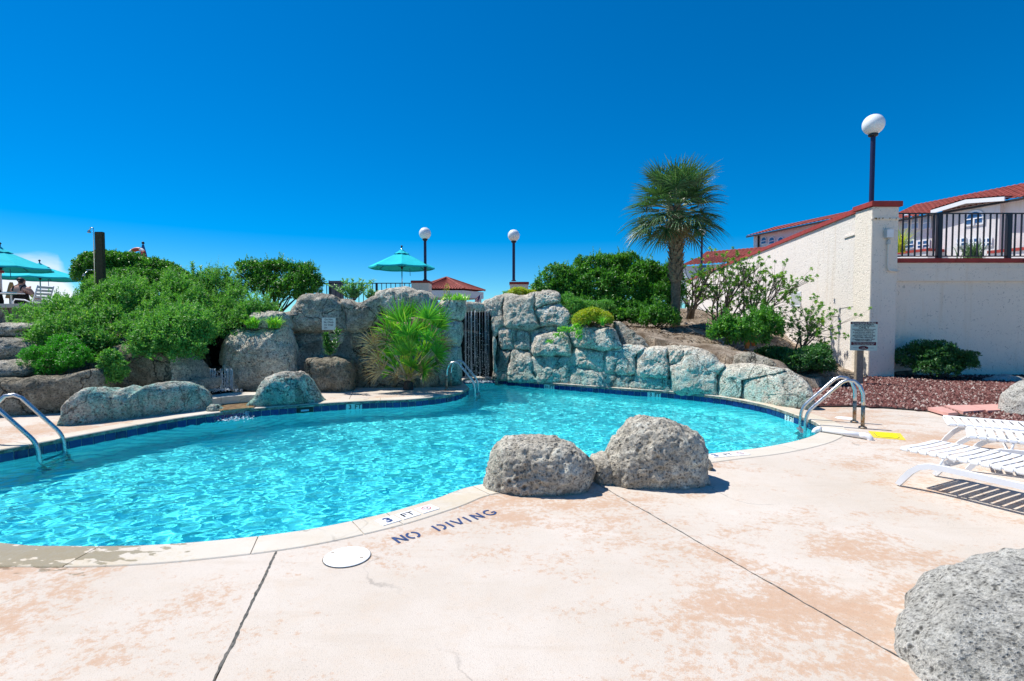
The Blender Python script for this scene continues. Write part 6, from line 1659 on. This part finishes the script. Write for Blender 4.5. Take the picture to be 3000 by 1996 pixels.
shrub('dense dark low shrub at the end of the rock wall', [blob(*b) for b in [(2320, 1060, 70, 36, 12.9, 0.6), (2370, 1055, 55, 36, 12.9, 0.6), (2270, 1040, 55, 24, 13.2, 0.5), (2410, 1075, 30, 20, 12.9, 0.4), (2400, 1030, 26, 18, 13.2, 0.3)]],
      4600, 6, 0.06, 'leaf_dark', 66, nst=6, up=0.8, base=tuple(at_y(2340, 1092, 12.8)))
shrub('dark spreading bush against the shaded right wall', [blob(*b) for b in [(2740, 1040, 62, 44, 14.0, 0.5), (2690, 1055, 50, 36, 14.2, 0.4), (2790, 1055, 45, 34, 13.9, 0.45), (2660, 1045, 28, 24, 14.3, 0.3), (2830, 1065, 30, 26, 13.8, 0.3), (2750, 1080, 70, 26, 13.8, 0.4), (2845, 1040, 16, 10, 13.9, 0.2)]],
      3600, 6, 0.062, 'leaf_dark', 67, nst=14, gaps=0.35, lumpy=0.3, base=tuple(at_y(2745, 1118, 14.0)))
for (px, py, yy, nm) in ((2188, 1005, 12.9, 'upright orange clay piece half hidden under the leafy young shrub'), (2209, 998, 12.9, 'taller orange clay piece half hidden under the leafy young shrub')):
    p = at_y(px, py, yy); o = G().lathe([(0.05, -0.14), (0.07, -0.02), (0.085, 0.1), (0.06, 0.16)], p, 12).build('clay_pot', 'orange_clay', smooth=True); tag(o, nm, 'pot')
rng = np.random.default_rng(77); m = 7000
lx = rng.uniform(0.5, 9.6, m); ly = rng.uniform(12.2, 21, m)
dl = out_dist(lx, ly); ok_ = (dl > 1.1) & ~inside(OUT, lx, ly) & ~inside(full, lx, ly); lx, ly = lx[ok_], ly[ok_]
lz = ground_h(lx, ly) + 0.03 * np.sin(3.1 * lx + 1.7 * ly) * np.sin(2.3 * ly - lx) + 0.022
d_ = np.stack([rng.normal(size=len(lx)), rng.normal(size=len(lx)), rng.normal(size=len(lx)) * 0.25], 1)
o = leaves_mesh('leaf_litter', np.stack([lx, ly, lz], 1), d_, np.tile(np.array([[0.05, 0.05, 1.0]]), (len(lx), 1)), rng.uniform(0.05, 0.12, len(lx)), rng.uniform(0.02, 0.045, len(lx)), rng.random(len(lx)) * 0.8, 'litter', None)
tag(o, 'dry fallen leaves scattered over the sandy slope under the palm', 'leaf litter', kind='stuff')
# fallen driftwood and litter on the sandy slope
for k, (px, py, yy, a) in enumerate(((2035, 975, 14.9, 0.3), (2060, 985, 14.7, 1.0), (1945, 1000, 13.9, 2.2))):
    p = at_y(px, py, yy); p.z = gz(p.x, p.y) + 0.03; d = Vector((math.cos(a), math.sin(a), 0)) * 0.16
    o = G().tube([p - d, p + Vector((0, 0, 0.04)), p + d], [0.015, 0.025, 0.01], 6).build('fallen_branch', 'wood_weathered', smooth=True); tag(o, ('short pale dead branch on the sand right of the palm trunk', 'second pale dead branch lower on the sand beside the palm', 'dead branch on the sand just above the rock wall')[k], 'branch')

# ------------------------------------------------------------------ palms
def frond(parent, name, o, az, el, pet, blade, mat, seed, nl=34, spreadA=125, width=0.03, droop=0.55, split=0.45, face=None):
    """one fan frond: petiole, then leaflets fanned about its end, tips bending down"""
    rd = random.Random(seed); o = Vector(o)
    d = Vector((math.cos(el) * math.cos(az), math.cos(el) * math.sin(az), math.sin(el)))
    side = Vector((-math.sin(az), math.cos(az), 0)); up = d.cross(side) * -1; up = up if up.z >= 0 else -up
    if face is not None: side = d.cross(Vector(face)).normalized(); up = side.cross(d).normalized()
    e = o + d * pet + Vector((0, 0, -0.10 * pet)); V, F, tn = [], [], []
    w = 0.016
    for (p, ww) in ((o, w * 1.5), (o.lerp(e, .5) + Vector((0, 0, .05 * pet)), w), (e, w * .7)): V += [p - side * ww, p + up * ww, p + side * ww, p - up * ww]
    for i in range(2):
        for q in range(4): F.append((i * 4 + q, i * 4 + (q + 1) % 4, (i + 1) * 4 + (q + 1) % 4, (i + 1) * 4 + q)); tn.append(0.95)
    dd = (e - o.lerp(e, .5)).normalized()
    for k in range(nl):
        f = (k + 0.5) / nl * 2 - 1; a = R(spreadA) * f + rd.uniform(-.05, .05)
        # fan cupped about the midrib
        base = (dd * math.cos(a) + side * math.sin(a)).normalized(); base = (base + up * (0.28 * abs(math.sin(a)) - 0.04)).normalized()
        l = blade * (1.0 - 0.30 * abs(f) ** 1.5) * rd.uniform(0.86, 1.10); pl_ = base.cross(up).normalized(); nn = pl_.cross(base).normalized()
        q0 = len(V); m = 6; p = Vector(e); dir_ = Vector(base); tt = rd.random()
        for i in range(m):
            t = i / (m - 1); ww = width * (0.30 + 0.70 * min(1, t / 0.4)) * (1 - max(0, t - 0.4) / 0.6) ** 0.9 + 0.001
            V += [p - pl_ * ww + nn * ww * 0.5, Vector(p), p + pl_ * ww + nn * ww * 0.5]
            dir_ = (dir_ + Vector((0, 0, -1)) * (droop * (0.10 if t < split else 0.55) * rd.uniform(0.6, 1.4) / m * 2.2)).normalized(); p = p + dir_ * (l / (m - 1))
        for i in range(m - 1):
            for s in (0, 1): F.append((q0 + i * 3 + s, q0 + i * 3 + s + 1, q0 + (i + 1) * 3 + s + 1, q0 + (i + 1) * 3 + s)); tn.append(min(1, tt * (0.85) + (0.15 if i == m - 2 else 0)))
    return mesh(name, V, F, mat, parent, tint=tn)
PYm = 16.0
pb = at_y(1978, 962, PYm); pb.z = min(pb.z, gz(pb.x, pb.y)) - 0.05
ptp = at_y(1976, 628, PYm)
palm = thing('palm_tree', pb, 'cabbage palm with round fan-leaved crown rising behind the rock wall', 'palm')
rd = random.Random(3); pts, rad = [], []
for i in range(22):
    f = i / 21; pts.append((pb.x + (ptp.x - pb.x) * f + 0.04 * math.sin(3 * f), pb.y + 0.03 * math.sin(4 * f), pb.z + (ptp.z + 0.25 - pb.z) * f)); rad.append(0.135 + 0.025 * f + 0.012 * math.sin(i * 2.1))
G().tube(pts, rad, 18).build('trunk', 'palm_bark', palm, smooth=True)
V0, F0_ = [(-.075, 0, 0), (.075, 0, 0), (.045, .05, .20), (-.045, .05, .20), (-.06, -.05, 0), (.06, -.05, 0), (.022, .075, .24), (-.022, .075, .24)], [(0, 1, 2, 3), (4, 7, 6, 5), (0, 4, 5, 1), (1, 5, 6, 2), (2, 6, 7, 3), (3, 7, 4, 0)]
boot_me = None
for i in range(150):
    f = 0.42 + 0.60 * i / 150; a = i * 2.39996 + 0.2; z = pb.z + (ptp.z - pb.z) * f; x = pb.x + (ptp.x - pb.x) * f + 0.04 * math.sin(3 * f); r_ = 0.128 + 0.025 * f
    loc = (x + r_ * math.sin(-a), pb.y + r_ * math.cos(a), z - 0.05); rot = (R(-14 + rd.uniform(-6, 6)), R(rd.uniform(-16, 16)), a)
    if boot_me is None:
        o = mesh('leaf_boot', V0, F0_, 'palm_boot', palm, local=True); boot_me = o.data; o.location = Vector(loc) - base_of(palm); o.rotation_euler = rot
    else: share('leaf_boot', boot_me, palm, loc, rot, (1, 1, rd.uniform(0.8, 1.2)))
k = 0
for i in range(76):
    a = i * 2.39996; f = i / 75
    el = R(80 - 116 * f ** 0.95 + rd.uniform(-12, 12))
    o = (ptp.x + 0.12 * math.cos(a), PYm + 0.12 * math.sin(a), ptp.z + 0.32 - 0.30 * f)
    frond(palm, 'frond', o, a + rd.uniform(-.2, .2), el, rd.uniform(0.68, 0.88) + 0.16 * f, rd.uniform(0.72, 0.95), 'frond_green', 200 + i, nl=28, spreadA=140, width=0.019, droop=0.65 + 0.30 * f, split=0.35)
for i in range(7):
    a = i * 0.95 + 0.4; frond(palm, 'dead_frond', (ptp.x, PYm, ptp.z + 0.02), a, R(-48 - 8 * (i % 3)), 0.55, 0.6, 'frond_dry', 260 + i, nl=20, width=0.017, droop=1.1)

# palmetto clump by the cliff
mb = at_y(1195, 1135, 12.35); mb = Vector((mb.x, 12.4, 0.0))
pm = thing('palmetto', mb, 'bright green fan palmetto with dry drooping tips against the cliff', 'palmetto')
targets = [(1095, 985), (1125, 940), (1165, 905), (1215, 890), (1265, 895), (1300, 925), (1150, 975), (1195, 950), (1240, 940), (1285, 970), (1115, 1030), (1165, 1020), (1210, 1005), (1255, 1010), (1295, 1015), (1140, 1070), (1195, 1060), (1245, 1070), (1180, 985), (1225, 970), (1275, 1045)]
for i, (tx, ty) in enumerate(targets):
    tx = 1198 + (tx - 1195) * 0.74
    e = at_y(tx, ty, 12.25 - 0.55 * ((i * 7) % 5) / 5); v = e - (mb + Vector((0, 0, 0.25))); L_ = v.length
    frond(pm, 'frond', mb + Vector((rd.uniform(-.1, .1), 0, 0.2)), math.atan2(v.y, v.x), math.asin(v.z / L_), L_ * 0.95, rd.uniform(0.46, 0.66), 'frond_bright', 300 + i, nl=19, spreadA=80, width=0.021, droop=0.35, face=(rd.uniform(-.6, .6), -1, rd.uniform(0.0, .6)))
for i in range(30):
    tx, ty = rd.choice([(1070, 960), (1085, 1010), (1100, 1060), (1290, 1010), (1310, 960), (1150, 1085), (1240, 1080), (1120, 945), (1270, 1060), (1200, 1090)])
    e = at_y(tx + rd.uniform(-10, 10), ty + rd.uniform(-10, 10), 11.9); v = e - (mb + Vector((0, 0, 0.25))); L_ = v.length
    frond(pm, 'dry_frond', mb + Vector((0, 0, 0.2)), math.atan2(v.y, v.x), math.asin(v.z / L_), L_ * 0.8, 0.5, 'frond_dry', 340 + i, nl=11, spreadA=80, width=0.010, droop=1.2, face=(rd.uniform(-.5, .5), -1, .3))
G().lathe([(0.13, -0.02), (0.12, 0.08), (0.10, 0.18), (0.05, 0.26)], mb, 9).build('crown_base', 'bark_dark', pm, smooth=False)
tuft('strap-leaved plant behind the railing in front of the apartment building', 2850, 757, 19.0, 170, 0.75, 'frond_green', 71, w=0.02, lean=0.95, spread=0.16, cat='yucca', name='yucca')
tuft('yellowing spiky plant tucked behind the pillar and railing', 2640, 740, 17.5, 90, 1.0, 'leaf_yellow', 72, w=0.016, lean=0.7, spread=0.06, cat='yucca', name='yucca')

# ------------------------------------------------------------------ umbrellas
def umbrella(label, px, y, w_px, py_apex, py_rim, zbase, rot, tilt=0.0, seed=0):
    k = y / F_PX; r_ = w_px / 2 * k; ap_ = at_y(px, py_apex, y); rim = at_y(px, py_rim, y).z; h = ap_.z - rim
    t = thing('umbrella', (ap_.x, y, zbase), label, 'umbrella', 'open teal umbrellas')
    c = Vector((ap_.x, y, 0)); n_ = 8
    def rp(kk, f, zoff=0): a = rot + 2 * math.pi * kk / n_; return Vector((c.x + r_ * f * math.cos(a), c.y + r_ * f * math.sin(a), rim + h * (1 - f) ** 1.0 * 0.93 + tilt * r_ * f * math.cos(a) + zoff))
    V, F = [], []; rows = [0.17, 0.4, 0.6, 0.8, 1.0]; sub = 4
    for f in rows:
        for kk in range(n_):
            for s in range(sub):
                p = rp(kk, f).lerp(rp(kk + 1, f), s / sub); p.z -= 0.03 * f * math.sin(math.pi * s / sub); V.append(p)
    m = n_ * sub
    for i in range(len(rows) - 1):
        for q in range(m): F.append((i * m + q, i * m + (q + 1) % m, (i + 1) * m + (q + 1) % m, (i + 1) * m + q))
    # hanging valance
    b = len(V)
    for q in range(m): v = V[(len(rows) - 1) * m + q]; V.append(v + Vector((0, 0, -0.06)))
    for q in range(m): F.append(((len(rows) - 1) * m + q, (len(rows) - 1) * m + (q + 1) % m, b + (q + 1) % m, b + q))
    mesh('canopy', V, F, 'teal_fabric', t)
    V, F = [], []
    for f, zo in ((0.24, 0.03), (0.10, 0.07), (0.012, 0.11)):
        for kk in range(n_):
            for s in range(2): p = rp(kk, f, zo).lerp(rp(kk + 1, f, zo), s / 2); p.z += 0.03 * (s if f > 0.2 else 0); V.append(p)
    for i in range(2):
        for q in range(16): F.append((i * 16 + q, i * 16 + (q + 1) % 16, (i + 1) * 16 + (q + 1) % 16, (i + 1) * 16 + q))
    mesh('vent_cap', V, F, 'teal_fabric', t)
    top_ = rim + h + 0.05
    G().tube([(c.x, y, zbase), (c.x, y, top_ + 0.06)], 0.024, 10).build('pole', 'chrome', t, smooth=True)
    G().lathe([(0.01, 0), (0.045, 0.03), (0.045, 0.07), (0.01, 0.10)], (c.x, y, top_ + 0.06), 10).build('finial', 'edging_black', t, smooth=True)
    hub = Vector((c.x, y, rim - 0.02)); G().lathe([(0.05, -0.05), (0.05, 0.05)], hub, 10).build('hub', 'black_metal', t)
    for kk in range(n_):
        rb_ = G().tube([rp(kk, 0.05, -0.03), rp(kk, 0.5, -0.03), rp(kk, 0.99, -0.02)], 0.011, 5).build('rib', 'blue_fabric', t)
        G().tube([hub, rp(kk, 0.5, -0.04)], 0.009, 5).build('strut', 'blue_fabric', rb_)
    G().tube([hub + Vector((0.25 * r_, -0.05, -0.02)), hub + Vector((0.26 * r_, -0.05, -0.36))], 0.012, 5).build('tie_strap', 'blue_fabric', t)
    return t
umbrella('open teal umbrella standing alone behind the far railing', 1177, 22.6, 190, 733, 783, 2.0, 0.2)
umbrella('open teal umbrella over the seated woman', 116, 24.0, 210, 774, 815, 1.6, 0.5, seed=1)
umbrella('open teal umbrella cut off by the left edge of the picture', 0, 20.0, 246, 726, 785, 1.6, 0.25, seed=2)
p = at_y(419, 712, 19.0); t = thing('folded_umbrella', (p.x, 19.0, 2.0), 'folded blue umbrella tip showing above the clipped hedge', 'umbrella')
V, F = [], []; n_ = 16
for f in np.linspace(0, 1, 7):
    for kk in range(n_): a = 2 * math.pi * kk / n_; rr = (0.03 + 0.22 * f) * (1.0 if kk % 2 else 0.72); V.append((p.x + rr * math.cos(a), 19 + rr * math.sin(a), p.z - 0.06 - 1.0 * f))
F = [(i * n_ + q, i * n_ + (q + 1) % n_, (i + 1) * n_ + (q + 1) % n_, (i + 1) * n_ + q) for i in range(6) for q in range(n_)]
mesh('canopy', V, F, 'blue_fabric', t); G().tube([(p.x, 19, 2.0), (p.x, 19, p.z - 0.02)], 0.022, 8).build('pole', 'chrome', t); G().lathe([(0.01, -0.06), (0.05, -0.02), (0.04, 0.03), (0.01, 0.05)], p, 10).build('finial', 'edging_black', t, smooth=True)
p = at_y(398, 738, 18.0); t = thing('life_ring', p, 'orange ring buoy with pale band peeping over the clipped hedge', 'life ring')
def ringseg(a0, a1): return [(p.x + 0.26 * math.cos(a), 18.0 + 0.1 * math.sin(a), p.z - 0.16 + 0.26 * math.sin(a)) for a in np.linspace(a0, a1, 8)]
for i in range(4): G().tube(ringseg(R(90 * i - 25), R(90 * i + 40)), 0.07, 10).build('body', 'buoy_orange', t, smooth=True); G().tube(ringseg(R(90 * i + 40), R(90 * i + 65)), 0.073, 10).build('band', 'flag_white', t, smooth=True)
G().tube([(p.x, 18.12, 2.0), (p.x, 18.12, p.z)], 0.03, 8).build('stand', 'wood_post', t)

# ------------------------------------------------------------------ shower post
YS = 12.6
a, b = at_y(285, 840, YS), at_y(306, 680, YS); gb = gz((a.x + b.x) / 2, YS)
t = thing('outdoor_shower', ((a.x + b.x) / 2, YS, gb), 'outdoor shower on a dark wooden post above the ground cover', 'shower')
G().box(a.x, b.x - 0.02, YS - 0.045, YS + 0.045, gb - 0.1, b.z, 0.01).build('post', 'wood_post', t)
xp = a.x - 0.028; zt_ = at_y(285, 668, YS).z; hd = at_y(261, 677, YS)
G().tube([(xp, YS - 0.03, gb)] + arc((xp, YS - .03, gb), (xp, YS - .03, zt_), (xp - 0.1, YS - .03, zt_), 0.03) + [(xp - 0.08, YS - .03, zt_ - 0.005), (hd.x + 0.06, YS - .03, hd.z + 0.035), (hd.x, YS - .03, hd.z)], 0.012, 8).build('riser_pipe', 'chrome', t, smooth=True)
G().lathe([(0.012, 0.02), (0.03, 0.0), (0.042, -0.035), (0.04, -0.045)], hd, 14).build('shower_head', 'chrome', t, smooth=True)
h2 = at_y(246, 806, YS); zl_ = at_y(280, 792, YS).z
G().tube([(xp, YS - .03, zl_), (xp - 0.2, YS - .03, zl_), (h2.x + 0.12, YS - .03, zl_ - 0.03), (h2.x, YS - .03, h2.z)], 0.010, 8).build('lower_arm', 'chrome', t, smooth=True)
G().lathe([(0.012, 0.02), (0.03, 0.0), (0.036, -0.03)], h2, 12).build('lower_head', 'chrome', t, smooth=True)

# ------------------------------------------------------------------ terrace at far left
e0, e1 = at_y(-160, 890, 12.6), at_y(92, 893, 12.6)
t = thing('terrace_wall', (e0.x, 12.6, 1.2), 'low rock-faced terrace wall with pale stone coping at far left', 'wall')
G().box(e0.x, e1.x, 12.6, 13.2, e0.z - 0.10, e0.z + 0.0, 0.01).build('coping', 'coping_concrete', t)
G().box(e0.x, e1.x - 0.05, 12.68, 13.1, 1.0, e0.z - 0.103).build('wall_face', 'rock_brown_dark', t)
a = at_y(6, 836, 15.9); t = thing('pillar', (a.x - 0.15, 15.5, 1.6), 'cream post with red cap at the left edge of the picture', 'pillar')
ztop = at_y(4, 789, 15.5).z; G().box(a.x - 0.5, a.x, 15.5, 15.9, 1.5, ztop - 0.08).build('shaft', 'stucco_shade', t); G().box(a.x - 0.54, a.x + 0.04, 15.46, 15.94, ztop - 0.078, ztop).build('cap', 'red_cap', t)
o = stone('boulder', [(-60, 900), (-50, 850), (-30, 836), (-12, 836), (2, 855), (6, 892), (-20, 905)], 14.2, 0.12, 0.12, 'rock_wet', None, seed=120, amp=0.03); tag(o, 'dark upright boulder beside the cream post at the far left', 'boulder', 'boulders around the pool')

def white_chair(label, px, py_floor, y, rz, zf=2.0, mat_s='white_vinyl'):
    p = at_y(px, py_floor, y); t = thing('patio_chair', (p.x, y, zf), label, 'chair', rz=rz)
    W = 0.27
    for s in (-1, 1):
        G().tube([(0.28, s * W, 0), (0.24, s * W, 0.30), (0.25, s * W, 0.56), (0.20, s * W, 0.62), (-0.05, s * W, 0.60), (-0.24, s * W, 0.52), (-0.28, s * W, 0.30), (-0.30, s * W, 0)], 0.016, 8).build('arm_frame', 'white_paint', t, smooth=True, local=True)
        G().tube([(-0.16, s * (W - .04), 0.36), (-0.36, s * (W - .04), 0.98)], 0.016, 8).build('back_tube', 'white_paint', t, smooth=True, local=True)
    for i in range(7): z = 0.42 + 0.085 * i; x = -0.16 - 0.20 * (z - 0.36) / 0.62; G().box(x - 0.008, x + 0.008, -W + .03, W - .03, z - 0.03, z + 0.03).build('back_strap', mat_s, t, local=True)
    for i in range(6): x = 0.22 - 0.075 * i; G().box(x - 0.03, x + 0.03, -W + .01, W - .01, 0.355, 0.365).build('seat_strap', mat_s, t, local=True)
    return t
white_chair('empty white strap chair beside the seated woman', 96, 900, 13.5, R(180), 1.58)
white_chair('white strap chair glimpsed through the far railing', 1118, 860, 23.6, R(60))
p = at_y(985, 860, 22.6); t = thing('lounge_chair', (p.x, 22.6, 2.0), 'upright dark grey chair back behind the far railing', 'chair')
zt_ = at_y(985, 823, 22.6).z
G().box(p.x - 0.30, p.x + 0.30, 22.6, 22.63, 2.35, zt_).build('backrest', 'sling_grey', t); G().box(p.x - 0.30, p.x + 0.30, 22.62, 23.5, 2.33, 2.36).build('seat', 'sling_grey', t)
for sx_ in (-1, 1):
    G().tube([(p.x + sx_ * 0.31, 22.61, 2.0), (p.x + sx_ * 0.31, 22.61, zt_ + 0.03)], 0.02, 8).build('frame', 'black_metal', t); G().tube([(p.x + sx_ * 0.31, 23.5, 2.0), (p.x + sx_ * 0.31, 23.5, 2.36), (p.x + sx_ * 0.31, 22.6, 2.36)], 0.02, 8).build('frame', 'black_metal', t)

# seated woman, seen from behind
YP = 14.1; pc = at_y(60, 812, YP); fx, fz = pc.x, 1.6; hz = pc.z
S = (hz - fz) / 1.16
person = thing('person', (fx, YP, fz), 'woman in a black strap top seated with her back to us under the umbrella', 'person')
def skin_body(verts, edges, name, mat, parent, root=0):
    me = bpy.data.meshes.new(name); me.from_pydata([v[0] for v in verts], edges, [])
    o = bpy.data.objects.new(name, me); COL.objects.link(o); o.parent = parent
    o.modifiers.new('skin', 'SKIN')
    for i, (c, r_) in enumerate(verts):
        sv = me.skin_vertices[0].data[i]; sv.radius = r_ if isinstance(r_, tuple) else (r_, r_); sv.use_root = (i == root)
    md = o.modifiers.new('sub', 'SUBSURF'); md.levels = md.render_levels = 2
    dg = bpy.context.evaluated_depsgraph_get(); m2 = bpy.data.meshes.new_from_object(o.evaluated_get(dg)); o.modifiers.clear(); o.data = m2
    m2.materials.clear(); m2.materials.append(MATS[mat]); m2.polygons.foreach_set('use_smooth', np.ones(len(m2.polygons), bool)); return o
q = lambda x, y, z: (x * S, y * S, z * S)
bv = [(q(0, 0, .42), (.19 * S, .16 * S)), (q(0, -.01, .58), (.18 * S, .14 * S)), (q(0, -.02, .74), (.19 * S, .13 * S)), (q(0, 0, .86), (.13 * S, .09 * S)), (q(0, .02, .93), .058 * S), (q(-.01, .04, 1.0), .062 * S), (q(-.02, .05, 1.07), (.082 * S, .10 * S)), (q(-.02, .05, 1.13), .06 * S),
      (q(-.20, 0, .84), .072 * S), (q(-.27, .05, .66), .056 * S), (q(-.24, .24, .62), .042 * S), (q(-.18, .36, .78), .035 * S), (q(-.14, .38, .88), .03 * S),
      (q(.20, 0, .84), .072 * S), (q(.29, .04, .66), .058 * S), (q(.28, .24, .56), .042 * S), (q(.24, .38, .55), .034 * S), (q(.23, .45, .55), .03 * S),
      (q(-.12, .18, .42), .10 * S), (q(-.15, .44, .42), .075 * S), (q(-.16, .46, .22), .055 * S), (q(-.16, .46, .05), .04 * S), (q(-.17, .58, .03), .035 * S),
      (q(.12, .18, .42), .10 * S), (q(.15, .44, .42), .075 * S), (q(.16, .46, .22), .055 * S), (q(.16, .46, .05), .04 * S), (q(.17, .58, .03), .035 * S)]
be_ = [(0, 1), (1, 2), (2, 3), (3, 4), (4, 5), (5, 6), (6, 7), (3, 8), (8, 9), (9, 10), (10, 11), (11, 12), (3, 13), (13, 14), (14, 15), (15, 16), (16, 17), (0, 18), (18, 19), (19, 20), (20, 21), (21, 22), (0, 23), (23, 24), (24, 25), (25, 26), (26, 27)]
skin_body(bv, be_, 'body', 'skin', person)
def fingers(tip, fwd, upv, sc):
    for k in range(5):
        s = (k - 2) * 0.016 * S; L_ = (0.05, 0.072, 0.08, 0.074, 0.055)[k] * S
        b_ = Vector(tip) + Vector((s, 0, 0)); m_ = b_ + Vector(fwd) * L_ * 0.55; e_ = m_ + (Vector(fwd) * 0.6 - Vector(upv) * 0.6) * L_ * 0.5
        G().tube([b_, m_, e_], [0.009 * S, 0.008 * S, 0.006 * S], 6).build('finger', 'skin', person, smooth=True, local=True)
fingers(q(-.14, .38, .89), (0, .2, 1), (0, -1, 0), 1); fingers(q(.23, .46, .55), (0, 1, 0), (0, 0, 1), 1)
tv_ = [(q(0, 0, .40), (.205 * S, .175 * S)), (q(0, -.01, .56), (.20 * S, .158 * S)), (q(0, -.02, .70), (.205 * S, .146 * S)), (q(0, -.015, .775), (.175 * S, .118 * S))]
skin_body(tv_, [(0, 1), (1, 2), (2, 3)], 'top', 'black_cloth', person)
for s in (-1, 1): G().tube([q(.105 * s, -.125, .80), q(.105 * s, -.10, .90), q(.10 * s, -.01, .955), q(.10 * s, .10, .86)], 0.014 * S, 6).build('shoulder_strap', 'black_cloth', person, local=True)
hv = [(q(-.02, .03, 1.05), (.075 * S, .085 * S)), (q(-.02, .04, 1.105), (.09 * S, .10 * S)), (q(-.02, .045, 1.15), (.06 * S, .07 * S)), (q(.03, -.035, 1.06), .05 * S), (q(.05, -.05, 1.0), .03 * S)]
skin_body(hv, [(0, 1), (1, 2), (1, 3), (3, 4)], 'hair', 'hair', person)
skin_body([(q(0, .05, .42), (.2 * S, .11 * S)), (q(0, .22, .42), (.22 * S, .11 * S)), (q(0, .36, .42), (.21 * S, .09 * S))], [(0, 1), (1, 2)], 'shorts', 'black_cloth', person)
t = thing('stool', (fx, YP, 1.6), 'low dark stool under the seated woman', 'stool')
G().box(fx - .24, fx + .24, YP - .2, YP + .26, 1.6 + .27 * S, 1.6 + .30 * S).build('seat', 'sling_grey', t)
for sx_ in (-1, 1):
    for sy_ in (-.18, .22): G().tube([(fx + sx_ * .2, YP + sy_, 1.6), (fx + sx_ * .2, YP + sy_, 1.6 + .27 * S)], 0.015, 6).build('leg', 'black_metal', t)
# tan cloth peaked over a chair back, and a table beside her
cc = at_y(28, 852, 14.9); o = thing('draped_cloth', (cc.x, 14.9, 1.6), 'tan cloth with two peaks draped over a chair back beside the woman', 'cloth')
poly = [(-14, 22), (-10, 8), (-3, -16), (1, -25), (5, -10), (8, -6), (16, -10), (22, -18), (26, 0), (26, 20), (10, 22)]
kk = 14.9 / F_PX; g = G().prism([(cc.x + x * kk, 14.9, cc.z - y * kk) for x, y in poly], (0, 0.1, 0)); g.build('cloth', 'tan_cloth', o); G().box(cc.x - .12, cc.x + .25, 15.0, 15.05, 1.6, cc.z - .1).build('chair_back', 'wood_post', o)
tb = at_y(46, 862, 13.8); t = thing('side_table', (tb.x, 13.8, 1.6), 'small white table in front of the seated woman', 'table')
G().lathe([(0.27, 0), (0.28, 0.012), (0.27, 0.025)], (tb.x - .12, 13.8, tb.z), 24).build('table_top', 'white_paint', t); G().tube([(tb.x - .12, 13.8, 1.6), (tb.x - .12, 13.8, tb.z)], 0.02, 8).build('leg', 'white_paint', t); G().lathe([(0.18, 0), (0.16, 0.02)], (tb.x - .12, 13.8, 1.6), 16).build('base', 'white_paint', t)
tw = at_y(28, 858, 13.8); o = G().box(tw.x - .16, tw.x + .13, 13.7, 13.9, tw.z - .05, tw.z + .02, 0.02).build('folded_towel', 'teal_cloth'); tag(o, 'folded teal towel on the white table by the woman', 'towel')
